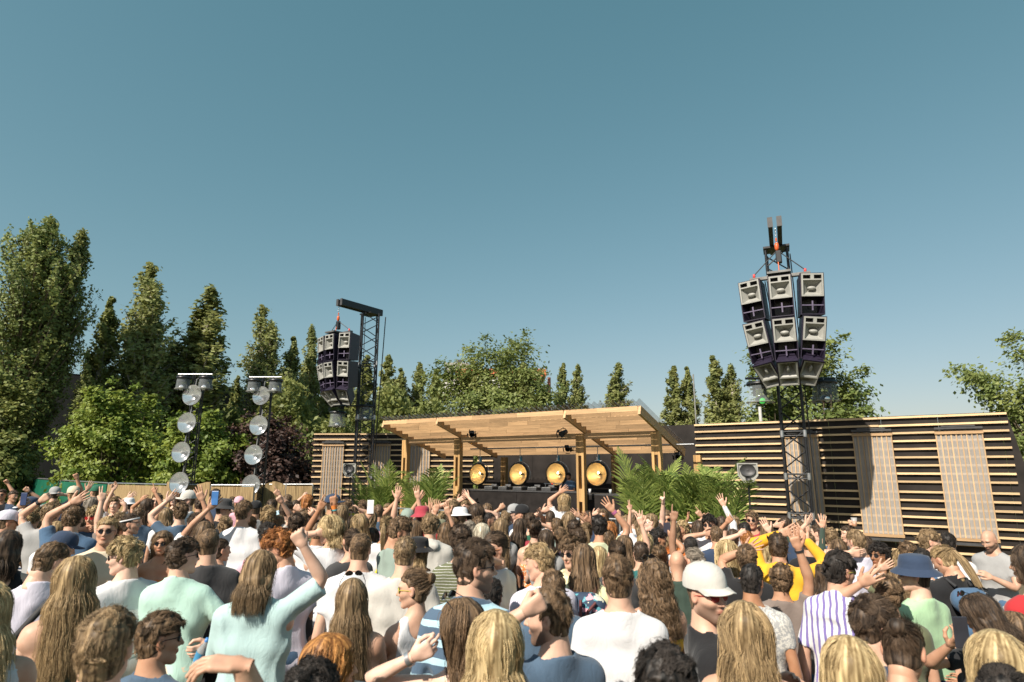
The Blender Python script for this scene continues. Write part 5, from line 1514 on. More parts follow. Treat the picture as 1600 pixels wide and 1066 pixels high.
def arm_pts(S, E, W):
    """centre line with a rounded elbow"""
    S, E, W = map(np.array, (S, E, W)); P = []; Rr = []
    ks = [(0, .050), (.12, .050), (.35, .046), (.6, .042), (.85, .038)]
    for t, r in ks: P.append(S + (E - S) * t); Rr.append(r)
    P.append(S * .06 + E * .86 + W * .08); Rr.append(.038)
    ks = [(.12, .040), (.28, .0415), (.5, .037), (.75, .030), (.93, .0265), (1.0, .026)]
    for t, r in ks: P.append(E + (W - E) * t); Rr.append(r)
    return np.array(P), np.array(Rr)
def loft(P, Rr, n, flat=None, caps=True):
    V = []; T = np.gradient(P, axis=0); T /= np.linalg.norm(T, axis=1)[:, None]
    u = np.cross(T[0], [.3, .9, .2]); u /= np.linalg.norm(u); a = np.linspace(0, 2 * np.pi, n, endpoint=False)
    for p, t, r in zip(P, T, Rr):
        u = u - t * (u @ t); u /= np.linalg.norm(u); v = np.cross(t, u)
        V.append(p + (np.cos(a)[:, None] * u + np.sin(a)[:, None] * v) * r)
    V = np.concatenate(V); k = len(P); Q = []
    for i in range(k - 1):
        for j in range(n): Q.append((i * n + j, i * n + (j + 1) % n, (i + 1) * n + (j + 1) % n, (i + 1) * n + j))
    return V, np.array(Q)
def ik(S, T, l1, l2, pole):
    S, T = np.array(S), np.array(T); d = T - S; L = np.linalg.norm(d); u = d / (L + 1e-9)
    L = min(max(L, abs(l1 - l2) + .04), (l1 + l2) * .995)
    a = (l1 * l1 - l2 * l2 + L * L) / (2 * L); h = math.sqrt(max(0, l1 * l1 - a * a))
    p = np.array(pole) - u * (np.array(pole) @ u); p /= np.linalg.norm(p) + 1e-9
    return S + u * a + p * h, S + u * L
def basis(z, ref):
    z = z / np.linalg.norm(z); y = np.array(ref) - z * (np.array(ref) @ z)
    if np.linalg.norm(y) < 1e-3: y = np.array([0, 0, 1.0])
    y /= np.linalg.norm(y); x = np.cross(y, z); return np.stack([x, y, z], 1)
def rotz(a): c, s = math.cos(a), math.sin(a); return np.array([[c, -s, 0], [s, c, 0], [0, 0, 1.0]])
def rotx(a): c, s = math.cos(a), math.sin(a); return np.array([[1, 0, 0], [0, c, -s], [0, s, c.real]]) if False else np.array([[1.0, 0, 0], [0, c, -s], [0, s, c]])

SLEEVE = {'tee': .62, 'tank': 0, 'strap': 0, 'shirt': .66, 'long': 2.0, 'hoodie': 2.0, 'crop': 0, 'half': .95}
def shirt_mesh(kind, fem, arms, h, seed):
    pts = [a for s in (0, 1) for a in arms[s]['P']]
    P = np.array(pts); sl = SLEEVE[kind]
    use = []
    for s in (0, 1):
        S, E, W = arms[s]['S'], arms[s]['E'], arms[s]['W']
        if sl == 0: continue
        if sl <= 1: use.append((S, S + (E - S) * sl, None))
        else: use.append((S, E, W - (W - E) * .04))
    q = [np.array([-.27, -.19, .84]), np.array([.27, .19, 1.55])] + [x for u in use for x in u if x is not None]
    lo = np.min(q, 0) - .09; hi = np.max(q, 0) + .09
    lo[2] = max(lo[2], .84 - .02)
    g = Grid(lo, hi, h)
    infl = {'tee': .019, 'shirt': .021, 'tank': .007, 'strap': .006, 'crop': .006, 'long': .018, 'hoodie': .026, 'half': .021}[kind]
    d = torso_sdf(g, infl, fem, 0.018 if kind in ('tee', 'shirt', 'half') and not fem else 0.004)
    if kind in ('tee', 'shirt', 'half', 'long', 'hoodie'):
        nk = g_cone(g, (0, -.028, 1.44), (0, -.02, 1.60), (.052 if fem else .062) + infl * .75, (.048 if fem else .057) + infl * .75)
        d = smin(d, nk, .045)
        zc = {'tee': 1.502, 'shirt': 1.53, 'half': 1.53, 'long': 1.505, 'hoodie': 1.53}[kind] - (.02 if fem and kind == 'tee' else 0)
        cyl = np.sqrt((g.X / 1.12) ** 2 + (g.Y + .018) ** 2) - (.076 if not fem else .088)
        d = smax(d, -np.maximum(cyl, (zc + .012 - .42 * (g.Y + .03)) - g.Z), .008)
        if kind == 'hoodie': d = smin(d, g_cone(g, (-.06, -.09, 1.49), (.06, -.09, 1.49), .045, .045), .03)
    rs = {'tee': .062, 'shirt': .066, 'long': .054, 'hoodie': .066, 'half': .064}.get(kind, .06) * (.86 if fem else 1)
    for S, E, W in use:
        c = g_cone(g, tuple(S), tuple(E), rs + .002, rs if W is None else rs * .9)
        if W is None:
            n = (E - S) / np.linalg.norm(E - S)
            cut = (g.X - E[0]) * n[0] + (g.Y - E[1]) * n[1] + (g.Z - E[2]) * n[2] + .01
            c = np.maximum(c, cut)
        else: c = smin(c, g_cone(g, tuple(E), tuple(W), rs * .9, rs * .62), .02)
        d = smin(d, c, .035 if W is None else .03)
    if kind in ('tee', 'shirt', 'half', 'long', 'hoodie'):
        pass
    elif kind in ('tank',):
        d = np.maximum(d, -g_cone(g, (0, .05, 1.44), (0, .05, 1.62), .085, .10))
        d = smax(d, -g_cone(g, (0, -.10, 1.47), (0, -.10, 1.62), .08, .09), .006)
        for s in (-1, 1): d = smax(d, -g_cone(g, (s * .215, -.01, 1.30), (s * .185, -.01, 1.52), .075, .07), .008)
    else:   # strap / crop: bandeau with two thin straps
        top = 1.30 if kind == 'strap' else 1.24
        bodyc = np.maximum(d, g.Z - top - .03 * (g.Y > 0))
        if kind == 'crop': bodyc = np.maximum(bodyc, 1.05 - g.Z)
        ins = torso_sdf(g, 0.008, fem); inn = torso_sdf(g, -.004, fem)
        for s in (-1, 1):
            st = np.maximum(np.maximum(ins, -inn), np.abs(g.X - s * .085) - .008)
            bodyc = np.minimum(bodyc, np.maximum(st, 1.2 - g.Z))
        d = bodyc
    d = np.maximum(d, .86 - g.Z)
    if kind not in ('strap', 'crop', 'tank'):
        fold = wob(g.X, g.Y, g.Z * .45, 22, seed, 2) * .0085 + wob(g.X * .8 + g.Z * .5, g.Y, g.Z * .9 - g.X * .3, 16, seed + 5, 1) * .0085
        q1 = wob(g.X, g.Y, g.Z * .5 + g.X * .4, 19, seed + 9, 1); fold = fold + .007 - .016 * np.exp(-(q1 / .16) ** 2) * .6
        fold = fold * np.clip((1.52 - g.Z) / .14, .12, 1)
        d = d + fold
    return g.net(d)

def glasses(kind, lv):
    b = MB(); n = 12
    for s in (-1, 1):
        c = (s * .031, .098, .006)
        rx, rz_ = (.026, .021)
        vs = [(c[0] + rx * math.cos(t) , c[1] - .010 * abs(math.cos(t)) * (1 if math.cos(t) * s > 0 else .2), c[2] + rz_ * math.sin(t)) for t in [6.283 * i / n for i in range(n)]]
        b.add(vs + [(x, y - .004, z) for x, y, z in vs], [tuple(range(n))[::-1], tuple(range(n, 2 * n))] + [(i, (i + 1) % n, n + (i + 1) % n, n + i) for i in range(n)])
        b.tube((s * .056, .088, .012), (s * .082, .01, .008), .0024, 4).tube((s * .082, .01, .008), (s * .083, -.025, -.004), .002, 4)
    b.tube((-.010, .102, .012), (.010, .102, .012), .0024, 4)
    b.v = [(x * HS, y * HS, z * HS) for x, y, z in b.v]
    return b.mesh('sunglasses', M_LENSB)
M_LENSB = mat('dark_lens', (.012, .012, .014), .12, var=0, bump=0, spec=.8)
M_LENSR = mat('red_frame_lens', (.30, .02, .02), .2, var=0, bump=0)
M_LENSY = mat('yellow_lens', (.45, .42, .05), .15, var=0, bump=0)
M_LENSA = mat('amber_lens', (.40, .16, .04), .15, var=0, bump=0)
ME_GL = glasses('r', 0)
def hat_mesh(kind):
    b = MB(); k = HS; n = 24
    def ring(rx, ry, z, cy=-.012): return [(rx * math.cos(t), cy + ry * math.sin(t), z) for t in [6.2832 * i / n for i in range(n)]]
    def stack(rings, close=True):
        vs = [v for r_ in rings for v in r_]; fs = []
        for i in range(len(rings) - 1):
            for j in range(n): fs.append((i * n + j, i * n + (j + 1) % n, (i + 1) * n + (j + 1) % n, (i + 1) * n + j))
        if close: fs.append(tuple(range((len(rings) - 1) * n, len(rings) * n)))
        b.add(vs, fs, True)
    if kind == 'cap':
        stack([ring(.094, .113, .030), ring(.0945, .114, .055), ring(.089, .106, .090), ring(.072, .086, .122), ring(.045, .052, .140), ring(.012, .014, .147)])
        m = 14; V = []
        for i in range(m + 1):
            a = R(18 + 144 * i / m); V.append((.094 * math.cos(a), -.012 + .113 * math.sin(a), .040))
        for i in range(m + 1):
            a = R(18 + 144 * i / m); V.append((.080 * math.cos(a), .02 + .150 * math.sin(a), .036 - .022 * abs(math.cos(a))))
        top = V; bot = [(x, y, z - .005) for x, y, z in V]; q = len(V)
        f = [(i, m + 1 + i, m + 2 + i, i + 1) for i in range(m)]
        b.add(top + bot, f + [tuple(q + j for j in x[::-1]) for x in f] + [(m + 1 + i, q + m + 1 + i, q + m + 2 + i, m + 2 + i) for i in range(m)], True)
        b.tube((0, -.012, .146), (0, -.012, .152), .008, 8)
    elif kind == 'bucket':
        stack([ring(.150, .168, .012), ring(.146, .164, .018), ring(.100, .119, .050), ring(.097, .115, .056), ring(.092, .108, .100), ring(.083, .097, .135), ring(.05, .058, .146)])
        stack([ring(.150, .168, .012), ring(.098, .115, .040)], False)
    else:
        stack([ring(.150, .168, .028), ring(.148, .165, .034), ring(.100, .119, .046), ring(.096, .112, .058), ring(.090, .104, .10), ring(.076, .086, .132), ring(.04, .045, .142)])
        stack([ring(.150, .168, .028), ring(.098, .115, .036)], False)
    b.v = [(x * k, y * k, z * k) for x, y, z in b.v]
    return b.mesh('hat', cloth('navy'))
ME_HAT = {k: hat_mesh(k) for k in ('cap', 'bucket', 'sun')}
NT = [0]
def person(x, yt, hp, yaw, fem, style, hc, top, arms, extra, label, n_i, sk='b'):
    """x, yt: picture position of the top of the head, hp: head height there, in photo pixels"""
    r = random.Random(n_i * 7 + 3)
    lv = 0 if hp >= 58 else 1 if hp >= 30 else 2
    # place on the ground so that the top of the head falls where the photo shows it
    a_, up = ray(x, yt); v = (yt - 533.0) / F; z0 = extra.get('z0', 0.0)
    zax = F * .242 / hp; Y = zax * (CP + v * SP); topz = CAM_H + Y * up
    for _k in range(3): zax = F * .24 * min(1.05, max(.86, (topz - z0) / 1.8)) / hp; Y = zax * (CP + v * SP); topz = CAM_H + Y * up
    lo_, hi_ = (1.50, 1.84) if fem else (1.56, 1.95)
    tz = min(max(topz, lo_), hi_)
    if abs(up) > .012: Y = (tz - CAM_H) / up
    else: Y = min(Y, 22.0); 
    Y = min(Y, zax * 1.35); topz = CAM_H + Y * up
    if 'Y' in extra: Y = extra['Y']; topz = CAM_H + Y * up
    topz -= z0
    hatk = extra.get('hat')
    hst = style
    if hatk and style in ('short', 'messy', 'curly', 'fade', 'slick'): style = 'buzz'
    H0 = 1.80 + (.012 if style in ('messy', 'curly', 'fade') else 0)
    s = topz / H0
    X = a_ * Y
    view = math.atan2(X, Y)                 # bearing of this person from the camera
    # yaw: 0 = facing straight away from the camera along the line of sight; + turns left
    hy = R(yaw) - view
    by = R(extra['body']) - view if 'body' in extra else R(yaw) * .62 - view
    if abs(yaw) > 140 and 'body' not in extra: by = R(yaw) - view
    w = .88 if fem else 1.0
    Rb = rotz(by); 
    loc = np.array([X, Y, z0])
    def to_local(wp): return Rb.T @ (np.array(wp) - loc) / s
    ARM = [None, None]
    # which figure shoulder (index 0 = own left, -X; 1 = own right, +X) is on the picture's left?
    def shoulder(i): return np.array([(-1, 1)[i] * X_SH * w * .97, -.01, Z_SH - .03])
    free = [0, 1]
    l1, l2 = .285 * (.94 if fem else 1), .255 * (.94 if fem else 1)
    for (tx, ty, hk, dy) in arms:
        T = np.array(at(tx, ty, Y - dy)); Tl = to_local(T)
        # pick the nearer free shoulder
        i = min(free, key=lambda q: np.linalg.norm(Tl - shoulder(q)))
        free.remove(i); S = shoulder(i)
        sgn = (-1, 1)[i]
        raised = Tl[2] > 1.45
        pole = (sgn * 1.0, .35, -.25) if raised else (sgn * .8, -.3, -1.0)
        d = Tl - S; L = np.linalg.norm(d)
        Wt = S + d * max(.2, (L - .06)) / L
        E, W = ik(S, Wt, l1, l2, pole)
        if raised: S = S + np.array([-sgn * .012, 0, .035])
        hd = None
        if hk[-1] in '<>': hd = Rb.T @ np.array([-1.0 if hk[-1] == '<' else 1.0, -.1, .12]); hk = hk[:-1]
        ARM[i] = dict(S=S, E=E, W=W, hk=hk, raised=raised, hd=hd)
    for i in free:
        sgn = (-1, 1)[i]; S = shoulder(i)
        if r.random() < .45 and 'down' not in extra: T = S + np.array([-sgn * .06, .26 + r.uniform(0, .06), -.24 + r.uniform(-.05, .12)]); hk = 'relax'
        else: T = S + np.array([sgn * (.05 + r.uniform(0, .05)), .05 + r.uniform(-.04, .06), -.52]); hk = 'relax'
        E, W = ik(S, T, l1, l2, (sgn * .5, -1, -.1)); ARM[i] = dict(S=S, E=E, W=W, hk=hk, raised=False)
    Vs, Qs, As = [], [], []; off = 0
    def put(V, Q, A=None):
        nonlocal off
        Vs.append(V); Qs.append(Q + off); As.append(A if A is not None else np.zeros((len(V), 4), np.float32)); off += len(V)
    V, Q = TORSO[(lv, int(fem))]; put(V, Q)
    V, Q = LEGS; put(V, Q)
    # head
    tilt = extra.get('tilt', r.uniform(-.08, .1)); roll = r.uniform(-.06, .06)
    Rh = rotz(hy - by) @ rotx(-tilt) @ np.array([[math.cos(roll), 0, math.sin(roll)], [0, 1, 0], [-math.sin(roll), 0, math.cos(roll)]])
    piv = np.array([0, -.015, 1.57]); hcen = piv + Rh @ np.array([0, .018, .105])
    face_seen = abs(yaw) > 45
    V, Q, A = HEADS[(lv, int(fem))]; put(V @ Rh.T + hcen, Q, A)
    for i in (0, 1):
        m = ARM[i]; P, Rr = arm_pts(m['S'], m['E'], m['W']); m['P'] = P
        V, Q = loft(P, Rr * (.84 if fem else 1.0) * extra.get('armk', 1.0), (16, 10, 8)[lv]); put(V, Q)
        z = m['W'] - m['E']; z = z / np.linalg.norm(z)
        fwd = np.array([0, 1.0, 0.0]) if m['raised'] else np.array([(1, -1)[i] * 1.0, .2, 0])
        if m.get('hd') is not None: z = m['hd'] / np.linalg.norm(m['hd']); fwd = np.array([0, .2, -1.0])
        B = basis(z, fwd)
        hl = lv if (m['raised'] or hp > 70) else 2
        V, Q = hand(m['hk'], hl)
        V = V * (.90 if fem else 1.0)
        if i == 0: V = V * np.array([-1, 1, 1]); Q = Q[:, ::-1]
        V = V @ (B @ np.diag([1, 1, 1])).T + m['W']; put(V, Q)
    V = np.concatenate(Vs); Q = np.concatenate(Qs); A = np.concatenate(As)
    me = mesh_np('person', V, Q, [skin(sk, extra.get('beard', 0.0))])
    at_ = me.attributes.new('marks', 'FLOAT_COLOR', 'POINT'); at_.data.foreach_set('color', A.ravel().astype(np.float32))
    body = link('person', me); body.location = (X, Y, z0); body.rotation_euler = (0, 0, by); body.scale = (s, s, s)
    tag(body, label, 'person', 'people in the crowd' if 'dj' not in extra else None)
    NT[0] += len(Q) * 2
    # clothes
    kind, colr = top
    V, Q = shirt_mesh(kind, fem, ARM, (.0125, .019, .027)[lv], n_i)
    o = link({'tee': 't_shirt', 'shirt': 'shirt', 'half': 'shirt', 'tank': 'tank_top', 'strap': 'strappy_top', 'crop': 'crop_top', 'long': 'sweater', 'hoodie': 'hoodie'}[kind], mesh_np('shirt', V, Q, [cloth(colr)]), body)
    NT[0] += len(Q) * 2
    tk = 'shorts' if r.random() < .35 else 'long'
    link('shorts' if tk == 'shorts' else 'trousers', TR[tk], body, None, cloth(extra.get('legs', r.choice(['denim', 'navy', 'black', 'grey', 'cream', 'charcoal']))))
    link('shoes', ME_SHOES, body)
    Mh = Matrix([[*map(float, Rh[k]), float(hcen[k])] for k in range(3)] + [[0, 0, 0, 1]])
    def onhead(name, data, m=None, pre=None):
        o = link(name, data, body, None, m); o.matrix_local = Mh @ pre if pre is not None else Mh; return o
    if style != 'bald':
        hm = onhead('hair', hair_mesh(style, lv), M_HAIR[hc])
        if hatk is None or style in ('long', 'wavy', 'medium'):
            q = bpy.data.objects.new('strands', strands(style, lv, n_i % 3)); col.objects.link(q); q.parent = hm
            q.material_slots[0].link = 'OBJECT'; q.material_slots[0].material = M_HAIR[hc]
            sc = 1 + r.uniform(-.03, .04); q.scale = (sc if r.random() < .5 else -sc, sc, sc)
    if hatk:
        pre = Matrix.Diagonal((1.07, 1.07, 1.06, 1)) @ Matrix.Translation((0, 0, .006))
        if extra.get('backwards'): pre = Matrix.Rotation(math.pi, 4, 'Z') @ Matrix.Translation((0, .02, 0)) @ (pre or Matrix())
        onhead({'cap': 'cap', 'bucket': 'bucket_hat', 'sun': 'sun_hat'}[hatk], ME_HAT[hatk], cloth(extra['hcol']), pre)
    if 'sg' in extra: onhead('sunglasses', ME_GL, {'b': M_LENSB, 'r': M_LENSR, 'y': M_LENSY, 'a': M_LENSA}[extra['sg']])
    if 'sgh' in extra: onhead('sunglasses', ME_GL, M_LENSB, Matrix.Translation((0, -.012, .088)) @ Matrix.Rotation(R(28), 4, 'X'))
    if extra.get('beard', 0) > .85 and lv < 2: onhead('beard', beard_mesh(lv), M_HAIR[hc])
    R4 = Matrix.Translation((X, Y, z0)) @ Matrix.Rotation(by, 4, 'Z') @ Matrix.Scale(s, 4)
    return dict(body=body, ARM=ARM, M=R4, loc=loc, s=s, by=by, X=X, Y=Y, H=topz, hcen=hcen, Rh=Rh)
_bm = {}
def beard_mesh(lv):
    if lv not in _bm:
        g = Grid((-.10, -.06, -.16), (.10, .13, .03), .005 if lv == 0 else .008)
        d = head_sdf(g, False, False) - .006 - .003 * wob(g.X, g.Y, g.Z, 160, 2, 1)
        d = np.maximum(d, g.Z + .028 - .25 * np.clip(np.abs(g.X) - .045, 0, 1)); d = smax(d, -g_ell(g, (0, .11, -.045), (.034, .05, .034)), .008); d = smax(d, -(g.Y + .002), .01)
        d = np.maximum(d, -.125 - g.Z)
        V, Q = g.net(d); _bm[lv] = mesh_np('beard', V * HS, Q, [M_HAIR['brown']])
    return _bm[lv]
